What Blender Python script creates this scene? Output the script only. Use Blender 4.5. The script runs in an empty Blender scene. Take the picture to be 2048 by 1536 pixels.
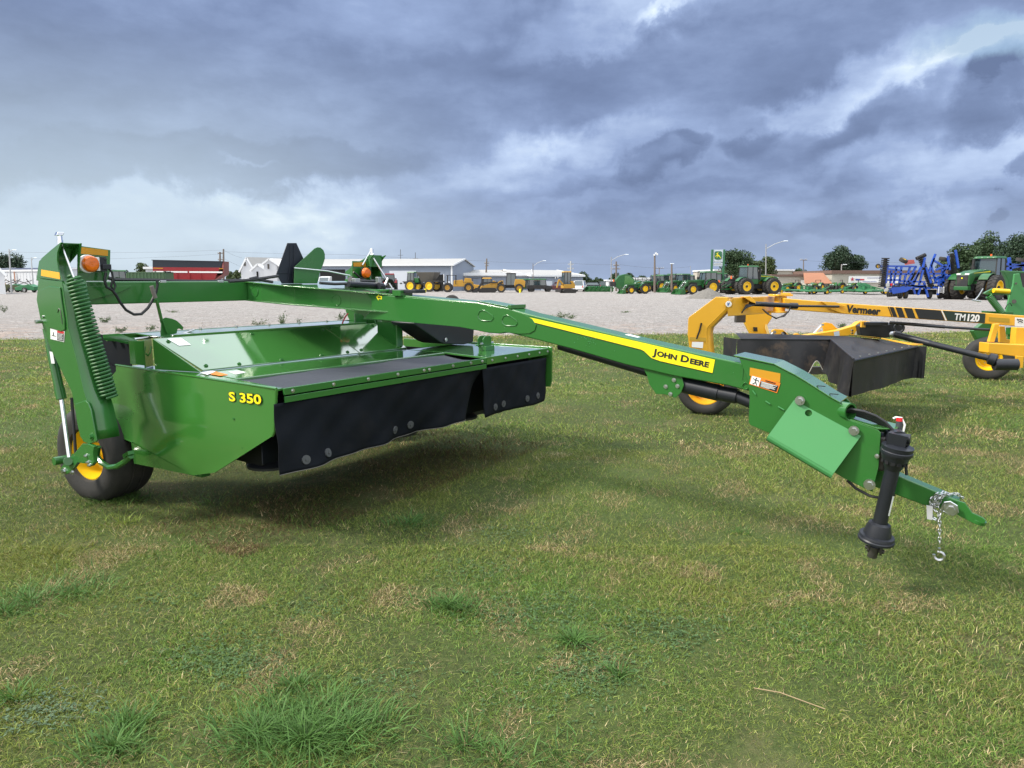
import bpy, bmesh, math, random
import numpy as np
from mathutils import Vector, Matrix
R = math.radians
random.seed(7)
rng = np.random.default_rng(11)
scene = bpy.context.scene
col = scene.collection

# ------------------------------------------------------------ camera
FPX, HOR, HC = 1420.0, 560.0, 1.954         # focal length in photo pixels, horizon row, eye height
PITCH = math.atan((768 - HOR) / FPX)
cam_d = bpy.data.cameras.new('camera')
cam_d.sensor_width = 36.0
cam_d.lens = FPX / 2048 * 36.0
cam_d.clip_start = 0.1
cam_d.clip_end = 5000
cam = bpy.data.objects.new('camera', cam_d)
col.objects.link(cam)
cam.location = (0, 0, HC)
cam.rotation_euler = (math.pi / 2 - PITCH, 0, 0)
scene.camera = cam

CAM = Vector((0, 0, HC))
def ray(px, py):
    x = (px - 1024) / FPX; y = -(py - 768) / FPX
    return Vector((x, math.cos(PITCH) + y * math.sin(PITCH), -math.sin(PITCH) + y * math.cos(PITCH)))
def pz(px, py, z=0.0):                       # point of height z seen at a photo pixel
    d = ray(px, py); return CAM + d * ((z - HC) / d.z)
def ppl(px, py, P, n):                       # point of a plane seen at a photo pixel
    d = ray(px, py); return CAM + d * ((P - CAM).dot(n) / d.dot(n))

# ------------------------------------------------------------ light
SUN_EL, SUN_AZ = 44.0, 260.0                 # azimuth clockwise from +Y (behind the camera, to its left)
sd = bpy.data.lights.new('sun', 'SUN')
sd.energy = 3.4; sd.angle = R(10); sd.color = (1.0, 0.93, 0.82)
sun = bpy.data.objects.new('sun', sd); col.objects.link(sun)
sv = Vector((math.sin(R(SUN_AZ)) * math.cos(R(SUN_EL)), math.cos(R(SUN_AZ)) * math.cos(R(SUN_EL)), math.sin(R(SUN_EL))))
sun.rotation_euler = sv.to_track_quat('Z', 'Y').to_euler()
sun.location = (0, 0, 60)
scene.view_settings.view_transform = 'Standard'
scene.view_settings.look = 'None'
scene.view_settings.exposure = 0.55
scene.view_settings.gamma = 1.0
scene.view_settings.use_curve_mapping = False

# ------------------------------------------------------------ sky with storm clouds (by direction)
def make_world():
    w = bpy.data.worlds.new('World'); scene.world = w; w.use_nodes = True
    nt = w.node_tree; N = nt.nodes; L = nt.links; N.clear()
    out = N.new('ShaderNodeOutputWorld'); bg = N.new('ShaderNodeBackground')
    bg.inputs['Strength'].default_value = 0.1
    L.new(bg.outputs[0], out.inputs[0])
    sky = N.new('ShaderNodeTexSky'); sky.sky_type = 'NISHITA'; sky.sun_disc = False
    sky.sun_elevation = R(SUN_EL); sky.sun_rotation = R(SUN_AZ); sky.air_density = 1.2; sky.dust_density = 1.5
    tc = N.new('ShaderNodeTexCoord')
    def m(op, a, b=None, c=None, clamp=False):
        n = N.new('ShaderNodeMath'); n.operation = op; n.use_clamp = clamp
        for i, x in enumerate((a, b, c)):
            if x is None: continue
            if isinstance(x, (int, float)): n.inputs[i].default_value = x
            else: L.new(x, n.inputs[i])
        return n.outputs[0]
    sep = N.new('ShaderNodeSeparateXYZ'); L.new(tc.outputs['Generated'], sep.inputs[0])
    X, Y, Z = sep.outputs
    az = m('ARCTAN2', X, Y)
    hy = m('SQRT', m('ADD', m('MULTIPLY', X, X), m('MULTIPLY', Y, Y)))
    el = m('ARCTAN2', Z, hy)
    def comb(a, b, c=0.0):
        n = N.new('ShaderNodeCombineXYZ')
        for i, x in enumerate((a, b, c)):
            if isinstance(x, (int, float)): n.inputs[i].default_value = x
            else: L.new(x, n.inputs[i])
        return n.outputs[0]
    def noise(vec, scale, detail=6, rough=0.55, dist=0.0, color=False):
        n = N.new('ShaderNodeTexNoise'); L.new(vec, n.inputs['Vector'])
        n.inputs['Scale'].default_value = scale; n.inputs['Detail'].default_value = detail
        n.inputs['Roughness'].default_value = rough; n.inputs['Distortion'].default_value = dist
        return n.outputs['Color' if color else 'Fac']
    def vm(op, a, b=None, scale=None):
        n = N.new('ShaderNodeVectorMath'); n.operation = op
        for i, x in enumerate((a, b)):
            if x is None: continue
            if isinstance(x, tuple): n.inputs[i].default_value = x
            else: L.new(x, n.inputs[i])
        if scale is not None: n.inputs['Scale'].default_value = scale
        return n.outputs['Value' if op == 'LENGTH' else 'Vector']
    p0 = comb(az, el)
    w1 = vm('SCALE', vm('SUBTRACT', noise(comb(az, m('MULTIPLY', el, 2.0)), 5.0, 3, 0.5, 0, True), (0.5, 0.5, 0.5)), None, 0.15)
    w2 = vm('SCALE', vm('SUBTRACT', noise(p0, 24.0, 7, 0.62, 0.2, True), (0.5, 0.5, 0.5)), None, 0.055)
    p = vm('ADD', vm('ADD', p0, w1), w2)
    def ang(px, py):
        d = ray(px, py); return math.atan2(d.x, d.y), math.atan2(d.z, math.hypot(d.x, d.y))
    V = None
    #        px    py    half-w half-h  rot  amp  edge softness
    blobs = [(250, 120, 620, 130, 4, -0.22, 0.75), (420, 335, 420, 52, 3, -0.24, 0.30), (80, 190, 200, 60, 0, -0.12, 0.6),
             (380, 215, 330, 35, 5, 0.10, 0.8), (560, 85, 170, 60, 20, 0.10, 0.8), (760, 40, 130, 60, 0, 0.12, 0.8), (1060, 110, 210, 75, 5, -0.16, 0.5),
             (1250, 25, 240, 38, 14, 0.30, 0.7), (1335, 8, 60, 14, 20, 0.25, 0.7), (900, 250, 330, 75, 10, -0.10, 0.6), (1450, 110, 420, 85, 12, -0.10, 0.6),
             (1850, 30, 300, 60, 10, -0.10, 0.6),
             (300, 450, 480, 62, 0, 0.32, 0.35), (620, 420, 180, 35, 0, 0.24, 0.5), (560, 480, 160, 32, -5, 0.14, 0.6),
             (1010, 330, 200, 62, 12, 0.24, 0.8), (1180, 270, 230, 30, 14, 0.18, 0.8), (1530, 212, 330, 24, 17, 0.26, 0.9),
             (1900, 112, 240, 24, 17, 0.34, 0.9), (1760, 190, 320, 45, 18, 0.16, 0.9), (2010, 105, 110, 32, 10, 0.35, 0.5), (1975, 340, 190, 70, 15, 0.26, 0.6), (2030, 300, 90, 22, 12, 0.14, 0.9),
             (1310, 305, 95, 40, 22, -0.26, 0.32), (1372, 268, 38, 22, 15, -0.18, 0.4), (1490, 262, 75, 48, 5, -0.20, 0.4), (1600, 275, 150, 42, 3, -0.20, 0.4), (1760, 245, 85, 42, 20, -0.18, 0.45),
             (1450, 365, 330, 45, 2, -0.12, 0.5), (1960, 230, 92, 50, 22, -0.28, 0.4), (1990, 165, 45, 34, 30, -0.30, 0.35), (2060, 340, 40, 28, 0, -0.30, 0.3),
             (1700, 445, 160, 22, 8, -0.14, 0.5), (2010, 430, 20, 10, 0, -0.2, 0.4), (1120, 490, 420, 62, 0, -0.07, 0.7),
             (500, 342, 40, 6, 0, 0.22, 0.9), (1240, 400, 260, 20, 8, 0.10, 0.7), (1680, 335, 120, 14, 10, 0.10, 0.8), (1500, 480, 500, 60, 0, -0.04, 0.7)]
    for (bx, by, hw, hh, rot, amp, soft) in blobs:
        a0, e0 = ang(bx, by)
        mp = N.new('ShaderNodeMapping'); mp.vector_type = 'TEXTURE'; L.new(p, mp.inputs[0])
        mp.inputs['Location'].default_value = (a0, e0, 0); mp.inputs['Rotation'].default_value = (0, 0, R(rot))
        mp.inputs['Scale'].default_value = (hw / FPX, hh / FPX, 1)
        ln = vm('LENGTH', mp.outputs[0])
        mr = N.new('ShaderNodeMapRange'); mr.interpolation_type = 'SMOOTHSTEP'
        L.new(ln, mr.inputs['Value'])
        mr.inputs['From Min'].default_value = 1 + soft * 0.5; mr.inputs['From Max'].default_value = 1 - soft
        mr.inputs['To Min'].default_value = 0; mr.inputs['To Max'].default_value = amp
        V = mr.outputs[0] if V is None else m('ADD', V, mr.outputs[0])
    # layered cloud texture: perspective deck + billows
    zz = m('ADD', m('MAXIMUM', Z, 0.0), 0.16)
    deck = comb(m('DIVIDE', X, zz), m('DIVIDE', Y, zz))
    n1 = m('SUBTRACT', noise(deck, 1.1, 8, 0.55, 0.3), 0.5)
    n2 = m('SUBTRACT', noise(comb(az, m('MULTIPLY', el, 2.4)), 6.5, 10, 0.60, 0.0), 0.5)
    n3 = m('SUBTRACT', noise(comb(az, m('MULTIPLY', el, 1.7)), 22.0, 6, 0.6, 0.4), 0.5)
    V = m('ADD', V, m('ADD', m('ADD', m('MULTIPLY', n1, 0.55), m('MULTIPLY', n2, 0.66)), m('MULTIPLY', n3, 0.13)))
    V = m('ADD', V, 0.40, clamp=True)
    ramp = N.new('ShaderNodeValToRGB'); L.new(V, ramp.inputs[0])
    e = ramp.color_ramp.elements
    stops = [(0.0, (0.102, 0.138, 0.245)), (0.25, (0.148, 0.198, 0.335)), (0.5, (0.226, 0.296, 0.470)), (0.75, (0.37, 0.46, 0.64)), (0.92, (0.52, 0.61, 0.72)), (1.0, (0.70, 0.77, 0.83))]
    e[0].position, e[0].color = stops[0][0], stops[0][1] + (1,)
    e[1].position, e[1].color = stops[-1][0], stops[-1][1] + (1,)
    for s, c in stops[1:-1]:
        x = e.new(s); x.color = c + (1,)
    # paler, greener air low on the left
    def mix(fac, a, b):
        n = N.new('ShaderNodeMix'); n.data_type = 'RGBA'
        if isinstance(fac, (int, float)): n.inputs[0].default_value = fac
        else: L.new(fac, n.inputs[0])
        for i, x in ((6, a), (7, b)):
            if isinstance(x, tuple): n.inputs[i].default_value = x
            else: L.new(x, n.inputs[i])
        return n.outputs[2]
    def mr(v, a, b, c, d):
        n = N.new('ShaderNodeMapRange'); n.interpolation_type = 'SMOOTHSTEP'; L.new(v, n.inputs['Value'])
        for k, x in zip(('From Min', 'From Max', 'To Min', 'To Max'), (a, b, c, d)): n.inputs[k].default_value = x
        return n.outputs[0]
    left = m('MULTIPLY', mr(az, 0.1, -0.5, 0, 1), mr(el, 0.35, 0.02, 0, 1))
    c1 = mix(m('MULTIPLY', left, 0.75), ramp.outputs[0], (0.44, 0.53, 0.585, 1))
    lowband = mr(el, 0.13, 0.0, 0, 0.45)
    c1 = mix(lowband, c1, mix(mr(az, -0.45, 0.2, 0, 1), (0.50, 0.58, 0.64, 1), (0.31, 0.385, 0.51, 1)))
    # the side behind the camera: brighter open cloud, sun glow
    back = mr(Y, 0.35, -0.7, 0, 1)
    c1 = mix(back, c1, mix(noise(deck, 0.8, 5, 0.5), (0.5, 0.56, 0.66, 1), (1.35, 1.3, 1.22, 1)))
    zen = mr(Z, 0.455, 0.60, 0, 1.0)
    c1 = mix(zen, c1, mix(noise(deck, 0.9, 6, 0.55), (0.85, 0.98, 1.15, 1), (1.8, 1.85, 1.9, 1)))
    cl = vm('SCALE', c1, None, 10.0)
    gap = m('MULTIPLY', mr(vm('LENGTH', vm('MULTIPLY', vm('SUBTRACT', p, (*ang(2045, 95), 0.0)), (8.0, 26.0, 1.0))), 1.2, 0.5, 0, 0.75), 1.0)
    L.new(mix(m('MAXIMUM', gap, 0.04), cl, vm('SCALE', sky.outputs[0], None, 1.0)), bg.inputs[0])
make_world()

# ------------------------------------------------------------ object helpers
RM = {}
def tag(o, label=None, cat=None, group=None, kind=None):
    if label: o['label'] = label
    if cat: o['category'] = cat
    if group: o['group'] = group
    if kind: o['kind'] = kind
    return o
def root(name, loc, rotz=0.0, label=None, cat=None, group=None, sc=1.0):
    o = bpy.data.objects.new(name, None); col.objects.link(o)
    o.empty_display_size = 0.2
    o.location = loc; o.rotation_euler = (0, 0, rotz); o.scale = (sc, sc, sc)
    RM[o.name] = Matrix.Translation(Vector(loc)) @ Matrix.Rotation(rotz, 4, 'Z') @ Matrix.Scale(sc, 4)
    return tag(o, label, cat, group)
def V3(*a):
    return Vector(a)
class MB:
    def __init__(s): s.v = []; s.f = []; s.mi = []; s.m = 0; s.sm = []; s.cuts = []
    def cut(s):
        if s.f and (not s.cuts or s.cuts[-1] != (len(s.v), len(s.f))): s.cuts.append((len(s.v), len(s.f)))
        return s
    def add(s, vs, fs, smooth=True):
        b = len(s.v); s.v += [tuple(v) for v in vs]
        for f in fs:
            s.f.append([b + i for i in f]); s.mi.append(s.m); s.sm.append(smooth)
        return s
    def box(s, c, d, ax=None):
        c = Vector(c); X, Y, Z = ax if ax else (V3(1, 0, 0), V3(0, 1, 0), V3(0, 0, 1))
        vs = [c + X * (i * d[0] / 2) + Y * (j * d[1] / 2) + Z * (k * d[2] / 2) for k in (-1, 1) for j in (-1, 1) for i in (-1, 1)]
        return s.add(vs, [(0, 2, 3, 1), (4, 5, 7, 6), (0, 1, 5, 4), (2, 6, 7, 3), (0, 4, 6, 2), (1, 3, 7, 5)], False)
    def bb(s, a, b):
        return s.box([(p + q) / 2 for p, q in zip(a, b)], [abs(q - p) for p, q in zip(a, b)])
    def bar(s, p, q, w, h, up=V3(0, 0, 1)):
        p = Vector(p); q = Vector(q); d = (q - p); L = d.length; X = d / L
        Yv = up.cross(X)
        if Yv.length < 1e-4: Yv = V3(0, 1, 0).cross(X)
        Yv.normalize(); Zv = X.cross(Yv)
        return s.box((p + q) / 2, (L, w, h), (X, Yv, Zv))
    def prism(s, pts, vec):
        pts = [Vector(p) for p in pts]; vec = Vector(vec); n = len(pts)
        nrm = V3(0, 0, 0)
        for i in range(n): nrm += pts[i].cross(pts[(i + 1) % n])
        if nrm.dot(vec) > 0: pts = pts[::-1]
        vs = pts + [p + vec for p in pts]
        fs = [list(range(n)), list(range(2 * n - 1, n - 1, -1))]
        for i in range(n):
            j = (i + 1) % n; fs.append([j, i, n + i, n + j])
        return s.add(vs, fs, False)
    def loft(s, A, B, closed=True, caps=True):
        n = len(A); vs = list(A) + list(B); fs = []
        for i in range(n if closed else n - 1):
            j = (i + 1) % n; fs.append([i, j, n + j, n + i])
        if caps: fs += [list(range(n))[::-1], list(range(n, 2 * n))]
        return s.add(vs, fs, False)
    def tube(s, pts, r, n=8, caps=True, closed=False):
        pts = [Vector(p) for p in pts]; m = len(pts)
        rs = r if isinstance(r, (list, tuple)) else [r] * m
        if closed: T = [(pts[(i + 1) % m] - pts[i - 1]).normalized() for i in range(m)]
        else: T = [(pts[min(i + 1, m - 1)] - pts[max(i - 1, 0)]).normalized() for i in range(m)]
        up = V3(0, 0, 1) if abs(T[0].z) < 0.9 else V3(1, 0, 0)
        a = T[0].cross(up).normalized(); vs = []
        for i in range(m):
            a = (a - T[i] * a.dot(T[i])).normalized(); b = T[i].cross(a)
            for k in range(n):
                t = 2 * math.pi * k / n; vs.append(pts[i] + (a * math.cos(t) + b * math.sin(t)) * rs[i])
        fs = []
        for i in range(m if closed else m - 1):
            for k in range(n):
                k2 = (k + 1) % n; i2 = (i + 1) % m
                fs.append([i * n + k, i2 * n + k, i2 * n + k2, i * n + k2])
        if caps and not closed: fs += [list(range(n))[::-1], list(range((m - 1) * n, m * n))]
        return s.add(vs, [f[::-1] for f in fs])
    def cyl(s, p, q, r0, r1=None, n=16):
        return s.tube([p, q], [r0, r0 if r1 is None else r1], n)
    def lathe(s, o, axis, prof, n=32, closed=False):
        o = Vector(o); A = Vector(axis).normalized()
        up = V3(0, 0, 1) if abs(A.z) < 0.9 else V3(1, 0, 0)
        a = A.cross(up).normalized(); b = A.cross(a); vs = []; m = len(prof)
        for (h, r) in prof:
            for k in range(n):
                t = 2 * math.pi * k / n; vs.append(o + A * h + (a * math.cos(t) + b * math.sin(t)) * r)
        fs = []
        for i in range(m if closed else m - 1):
            for k in range(n):
                k2 = (k + 1) % n; i2 = (i + 1) % m
                fs.append([i * n + k, i * n + k2, i2 * n + k2, i2 * n + k])
        return s.add(vs, fs)
    def sph(s, c, r, n=12, sc=(1, 1, 1)):
        prof = [(-math.cos(math.pi * i / 6), math.sin(math.pi * i / 6) + 1e-4) for i in range(7)]
        c = Vector(c); b = len(s.v); s.lathe((0, 0, 0), (0, 0, 1), prof, n)
        s.v[b:] = [(c.x + v[0] * r * sc[0], c.y + v[1] * r * sc[1], c.z + v[2] * r * sc[2]) for v in s.v[b:]]
        return s
    def torus(s, c, axis, R0, r, n=24, k=8):
        prof = [(r * math.sin(2 * math.pi * i / k), R0 + r * math.cos(2 * math.pi * i / k)) for i in range(k)]
        return s.lathe(c, axis, prof, n, True)
    def quad(s, *p):
        return s.add(p, [list(range(len(p)))], False)
    def build(s, name, mats, parent=None, bevel=0.0, world=False, angle=32, segs=2, label=None, kind=None):
        if s.cuts:
            cs = [(0, 0)] + s.cuts + [(len(s.v), len(s.f))]; o = None
            for (v0, f0), (v1, f1) in zip(cs, cs[1:]):
                if f1 == f0: continue
                b = MB(); b.v = s.v[v0:v1]; b.f = [[i - v0 for i in f] for f in s.f[f0:f1]]; b.mi = s.mi[f0:f1]; b.sm = s.sm[f0:f1]
                o2 = b.build(name, mats, parent, bevel, world, angle, segs, label, kind); o = o or o2
            return o
        me = bpy.data.meshes.new(name)
        vs = s.v
        M = Matrix.Identity(4)
        if parent is not None: M = RM[parent.name]
        if world and parent is not None:
            Mi = M.inverted(); vs = [tuple(Mi @ Vector(v)) for v in vs]
        me.from_pydata(vs, [], s.f)
        if not isinstance(mats, (list, tuple)): mats = [mats]
        for mt in mats: me.materials.append(mt)
        me.polygons.foreach_set('material_index', s.mi)
        me.polygons.foreach_set('use_smooth', [True] * len(s.f))
        me.update()
        bm = bmesh.new(); bm.from_mesh(me); bmesh.ops.recalc_face_normals(bm, faces=bm.faces); bm.to_mesh(me); bm.free()
        me.set_sharp_from_angle(angle=R(angle))
        o = bpy.data.objects.new(name, me); col.objects.link(o)
        if parent is not None: o.parent = parent
        RM[o.name] = M
        if bevel > 0:
            b = o.modifiers.new('bevel', 'BEVEL'); b.width = bevel; b.segments = segs; b.limit_method = 'ANGLE'; b.angle_limit = R(35); b.harden_normals = True
        if label: o['label'] = label
        if kind: o['kind'] = kind
        return o
def copy_tree(o, parent=None, loc=None, rotz=None, label=None, group=None):
    c = o.copy(); col.objects.link(c)
    if parent is not None: c.parent = parent
    if loc is not None: c.location = loc
    if rotz is not None: c.rotation_euler = (0, 0, rotz)
    if label: c['label'] = label
    if group: c['group'] = group
    for ch in [x for x in bpy.data.objects if x.parent == o]: copy_tree(ch, c)
    return c

# ------------------------------------------------------------ materials
def mat(name, c, rough=0.5, metal=0.0, var=0.12, vscale=6.0, coat=0.0, bump=0.0, bscale=60.0, spec=0.5, dirt=0.0, emit=None, dirtc=(0.17, 0.13, 0.09), alpha=1.0, trans=0.0):
    m = bpy.data.materials.new(name); m.use_nodes = True
    nt = m.node_tree; N = nt.nodes; L = nt.links
    b = N['Principled BSDF']
    b.inputs['Roughness'].default_value = rough; b.inputs['Metallic'].default_value = metal
    b.inputs['Specular IOR Level'].default_value = spec
    b.inputs['Coat Weight'].default_value = coat; b.inputs['Coat IOR'].default_value = 1.6; b.inputs['Coat Roughness'].default_value = 0.08
    b.inputs['Alpha'].default_value = alpha; b.inputs['Transmission Weight'].default_value = trans
    tc = N.new('ShaderNodeTexCoord')
    n = N.new('ShaderNodeTexNoise'); n.inputs['Scale'].default_value = vscale; n.inputs['Detail'].default_value = 6; n.inputs['Roughness'].default_value = 0.6
    L.new(tc.outputs['Object'], n.inputs['Vector'])
    mx = N.new('ShaderNodeMix'); mx.data_type = 'RGBA'
    L.new(n.outputs['Fac'], mx.inputs[0])
    mx.inputs[6].default_value = tuple(x * (1 - var) for x in c) + (1,)
    mx.inputs[7].default_value = tuple(min(1, x * (1 + var)) for x in c) + (1,)
    colr = mx.outputs[2]
    if dirt > 0:
        n2 = N.new('ShaderNodeTexNoise'); n2.inputs['Scale'].default_value = vscale * 0.7; n2.inputs['Detail'].default_value = 9; n2.inputs['Roughness'].default_value = 0.72
        L.new(tc.outputs['Object'], n2.inputs['Vector'])
        mr = N.new('ShaderNodeMapRange'); L.new(n2.outputs['Fac'], mr.inputs['Value'])
        mr.inputs['From Min'].default_value = 0.5; mr.inputs['From Max'].default_value = 0.75; mr.inputs['To Max'].default_value = dirt
        m2 = N.new('ShaderNodeMix'); m2.data_type = 'RGBA'; L.new(mr.outputs[0], m2.inputs[0]); L.new(colr, m2.inputs[6]); m2.inputs[7].default_value = dirtc + (1,)
        colr = m2.outputs[2]
        ra = N.new('ShaderNodeMath'); ra.operation = 'MULTIPLY_ADD'; L.new(mr.outputs[0], ra.inputs[0]); ra.inputs[1].default_value = 0.5; ra.inputs[2].default_value = rough
        L.new(ra.outputs[0], b.inputs['Roughness'])
    L.new(colr, b.inputs['Base Color'])
    if bump > 0:
        n3 = N.new('ShaderNodeTexNoise'); n3.inputs['Scale'].default_value = bscale; n3.inputs['Detail'].default_value = 3
        L.new(tc.outputs['Object'], n3.inputs['Vector'])
        bp = N.new('ShaderNodeBump'); bp.inputs['Strength'].default_value = bump; bp.inputs['Distance'].default_value = 0.01
        L.new(n3.outputs['Fac'], bp.inputs['Height']); L.new(bp.outputs[0], b.inputs['Normal'])
    if emit:
        b.inputs['Emission Color'].default_value = emit[0] + (1,); b.inputs['Emission Strength'].default_value = emit[1]
    return m
GREEN = mat('green_paint', (0.026, 0.140, 0.026), 0.22, 0, 0.06, 1.4, coat=0.35, bump=0.05, bscale=2.2, dirt=0.20, dirtc=(0.10, 0.17, 0.08))
GREENP = mat('green_panel_paint', (0.040, 0.165, 0.028), 0.13, 0, 0.05, 1.2, coat=1.0, bump=0.05, bscale=1.6, dirt=0.08, dirtc=(0.10, 0.17, 0.08))
GREENL = mat('satin_green_shield_paint', (0.055, 0.24, 0.075), 0.42, 0, 0.05, 3.0, bump=0.04, bscale=300, dirt=0.08, dirtc=(0.10, 0.2, 0.1))
GREENF = mat('green_machine_paint', (0.016, 0.105, 0.026), 0.35, 0, 0.2, 1.0, dirt=0.25)
GREENH = mat('pale_green_implement_paint', (0.03, 0.17, 0.07), 0.45, 0, 0.25, 1.0, dirt=0.3)
YELP = mat('yellow_wheel_paint', (0.80, 0.50, 0.010), 0.3, 0, 0.05, 4.0, dirt=0.12)
YELS = mat('yellow_decal', (0.86, 0.74, 0.01), 0.35, 0, 0.02, 4.0)
HOODP = mat('mirror_gloss_green_hood', (0.045, 0.165, 0.035), 0.10, 0, 0.05, 1.2, coat=1.0, bump=0.04, bscale=1.6, dirt=0.06, dirtc=(0.10, 0.17, 0.08))
HOODP.node_tree.nodes['Principled BSDF'].inputs['Coat IOR'].default_value = 2.3
SPRG = mat('dull_green_spring', (0.022, 0.115, 0.026), 0.55, 0, 0.1, 4)
AMBER = mat('amber_yellow_mower_paint', (0.80, 0.41, 0.022), 0.32, 0, 0.06, 2.0, coat=0.3, bump=0.04, bscale=3, dirt=0.14, dirtc=(0.45, 0.27, 0.08))
REFL = mat('amber_reflector_strip', (0.55, 0.26, 0.012), 0.3, 0, 0.05, 60.0, bump=0.2, bscale=600)
REFLB = mat('bright_amber_reflector_strip', (0.80, 0.42, 0.02), 0.35, 0, 0.05, 60.0)
BLK = mat('black_decal', (0.012, 0.013, 0.016), 0.4)
BLKP = mat('black_plastic', (0.014, 0.016, 0.022), 0.38, 0, 0.2, 8, dirt=0.12, dirtc=(0.06, 0.055, 0.05))
RUB = mat('black_hose_rubber', (0.016, 0.016, 0.019), 0.45, 0, 0.2, 12)
TYRE = mat('tyre_rubber', (0.024, 0.023, 0.022), 0.75, 0, 0.25, 7, bump=0.25, bscale=90, dirt=0.5, dirtc=(0.075, 0.066, 0.055))
TYREF = mat('dusty_tyre_rubber', (0.030, 0.029, 0.028), 0.85, 0, 0.3, 3, dirt=0.6, dirtc=(0.10, 0.09, 0.075))
CURT = mat('black_rubber_curtain', (0.006, 0.008, 0.012), 0.7, 0, 0.25, 5, bump=0.10, bscale=160, dirt=0.22, dirtc=(0.034, 0.031, 0.028), spec=0.14)
CURTT = mat('grey_black_top_mat', (0.030, 0.033, 0.045), 0.55, 0, 0.12, 5, bump=0.06, bscale=200)
TARP = mat('grey_canvas_cover', (0.016, 0.016, 0.019), 0.5, 0, 0.25, 5, bump=0.15, bscale=120, dirt=0.45, dirtc=(0.07, 0.062, 0.052), spec=0.35)
TARPD = mat('muddy_canvas_cover', (0.015, 0.015, 0.018), 0.6, 0, 0.3, 4, bump=0.2, bscale=90, dirt=0.9, dirtc=(0.17, 0.115, 0.075))
STEEL = mat('zinc_steel', (0.62, 0.63, 0.64), 0.28, 1.0, 0.15, 30)
CHROME = mat('chrome_rod', (0.85, 0.86, 0.88), 0.08, 1.0, 0.04, 10)
DSTEEL = mat('worn_dark_steel', (0.10, 0.095, 0.09), 0.5, 0.7, 0.4, 25, dirt=0.5, dirtc=(0.16, 0.09, 0.05))
WHT = mat('white_decal', (0.80, 0.80, 0.79), 0.4, 0, 0.04)
WHTP = mat('white_paint', (0.72, 0.73, 0.74), 0.5, 0, 0.08, 2, dirt=0.15, dirtc=(0.45, 0.42, 0.38))
ORNG = mat('orange_decal', (0.85, 0.22, 0.02), 0.4)
RED = mat('red_plastic', (0.62, 0.015, 0.02), 0.35)
REDP = mat('red_machine_paint', (0.26, 0.012, 0.018), 0.4, 0, 0.15, 2, dirt=0.2)
LENS = mat('amber_lens', (0.80, 0.14, 0.004), 0.15, 0, 0.5, 38, coat=0.3)
GRYL = mat('light_grey_decal', (0.42, 0.43, 0.43), 0.4)
DARK = mat('unlit_interior', (0.006, 0.007, 0.008), 0.9)
GLASS = mat('dark_cab_glass', (0.03, 0.05, 0.055), 0.06, 0, 0.1, 1, coat=1.0, spec=0.9)
GLASSL = mat('pale_cab_glass', (0.22, 0.27, 0.30), 0.08, 0, 0.2, 1, coat=1.0, spec=0.9)
STRAW = mat('dry_straw', (0.30, 0.22, 0.12), 0.8, 0, 0.3, 20)

TXT = {}
def text(body, size, o, X, Yd, m_, parent, name='lettering', bold=0.0, thick=0.0015, sx=1.0, spacing=1.0, align='LEFT', flat_lift=0.0):
    cu = bpy.data.curves.new('t', 'FONT'); cu.body = body; cu.size = size; cu.offset = bold; cu.extrude = thick / 2
    cu.space_character = spacing; cu.align_x = align; cu.resolution_u = 3
    ob = bpy.data.objects.new('t', cu); col.objects.link(ob)
    dg = bpy.context.evaluated_depsgraph_get(); dg.update()
    me = bpy.data.meshes.new_from_object(ob.evaluated_get(dg))
    vs = [v.co.copy() for v in me.vertices]; fs = [list(p.vertices) for p in me.polygons]
    bpy.data.objects.remove(ob); bpy.data.curves.remove(cu); bpy.data.meshes.remove(me)
    X = Vector(X).normalized(); Yd = Vector(Yd); Yd = (Yd - X * Yd.dot(X)).normalized(); Z = X.cross(Yd)
    o = Vector(o)
    b = MB(); b.add([o + X * (v.x * sx) + Yd * v.y + Z * (v.z + flat_lift) for v in vs], fs, False)
    return b if parent is None else b.build(name, m_, parent, world=True)
# ============================================================ green mower-conditioner
UA = V3(0.567, 0.824, 0).normalized(); FA = V3(UA.y, -UA.x, 0); ZA = V3(0, 0, 1)
DZ = 0.104                                     # header carried this much higher on its wheels
AO = pz(553, 778, 1.09 + DZ); AO.z = 0
def W(u, f, z): return AO + UA * u + FA * f + ZA * (z + DZ)
def pu(px, py, u): return ppl(px, py, AO + UA * u, UA)     # on a plane across the machine
def pf(px, py, f): return ppl(px, py, AO + FA * f, FA)     # on a plane along the machine
def LU(pts, u): return [pu(x, y, u) for x, y in pts]
def LF(pts, f): return [pf(x, y, f) for x, y in pts]
AX = (UA, FA, ZA)
mow = root('mower_conditioner', AO + UA * 1.6 - FA, math.atan2(FA.y, FA.x), 'large green mower conditioner with black front curtain and long tongue, nearest the camera', 'mower conditioner')
def bolt(mb, p, n, r=0.012, h=0.012):
    mb.cut()
    p = Vector(p); n = Vector(n).normalized()
    mb.cyl(p, p + n * h * 0.3, r * 1.7, n=14); mb.cyl(p + n * h * 0.3, p + n * h, r, n=6); return mb

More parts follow.
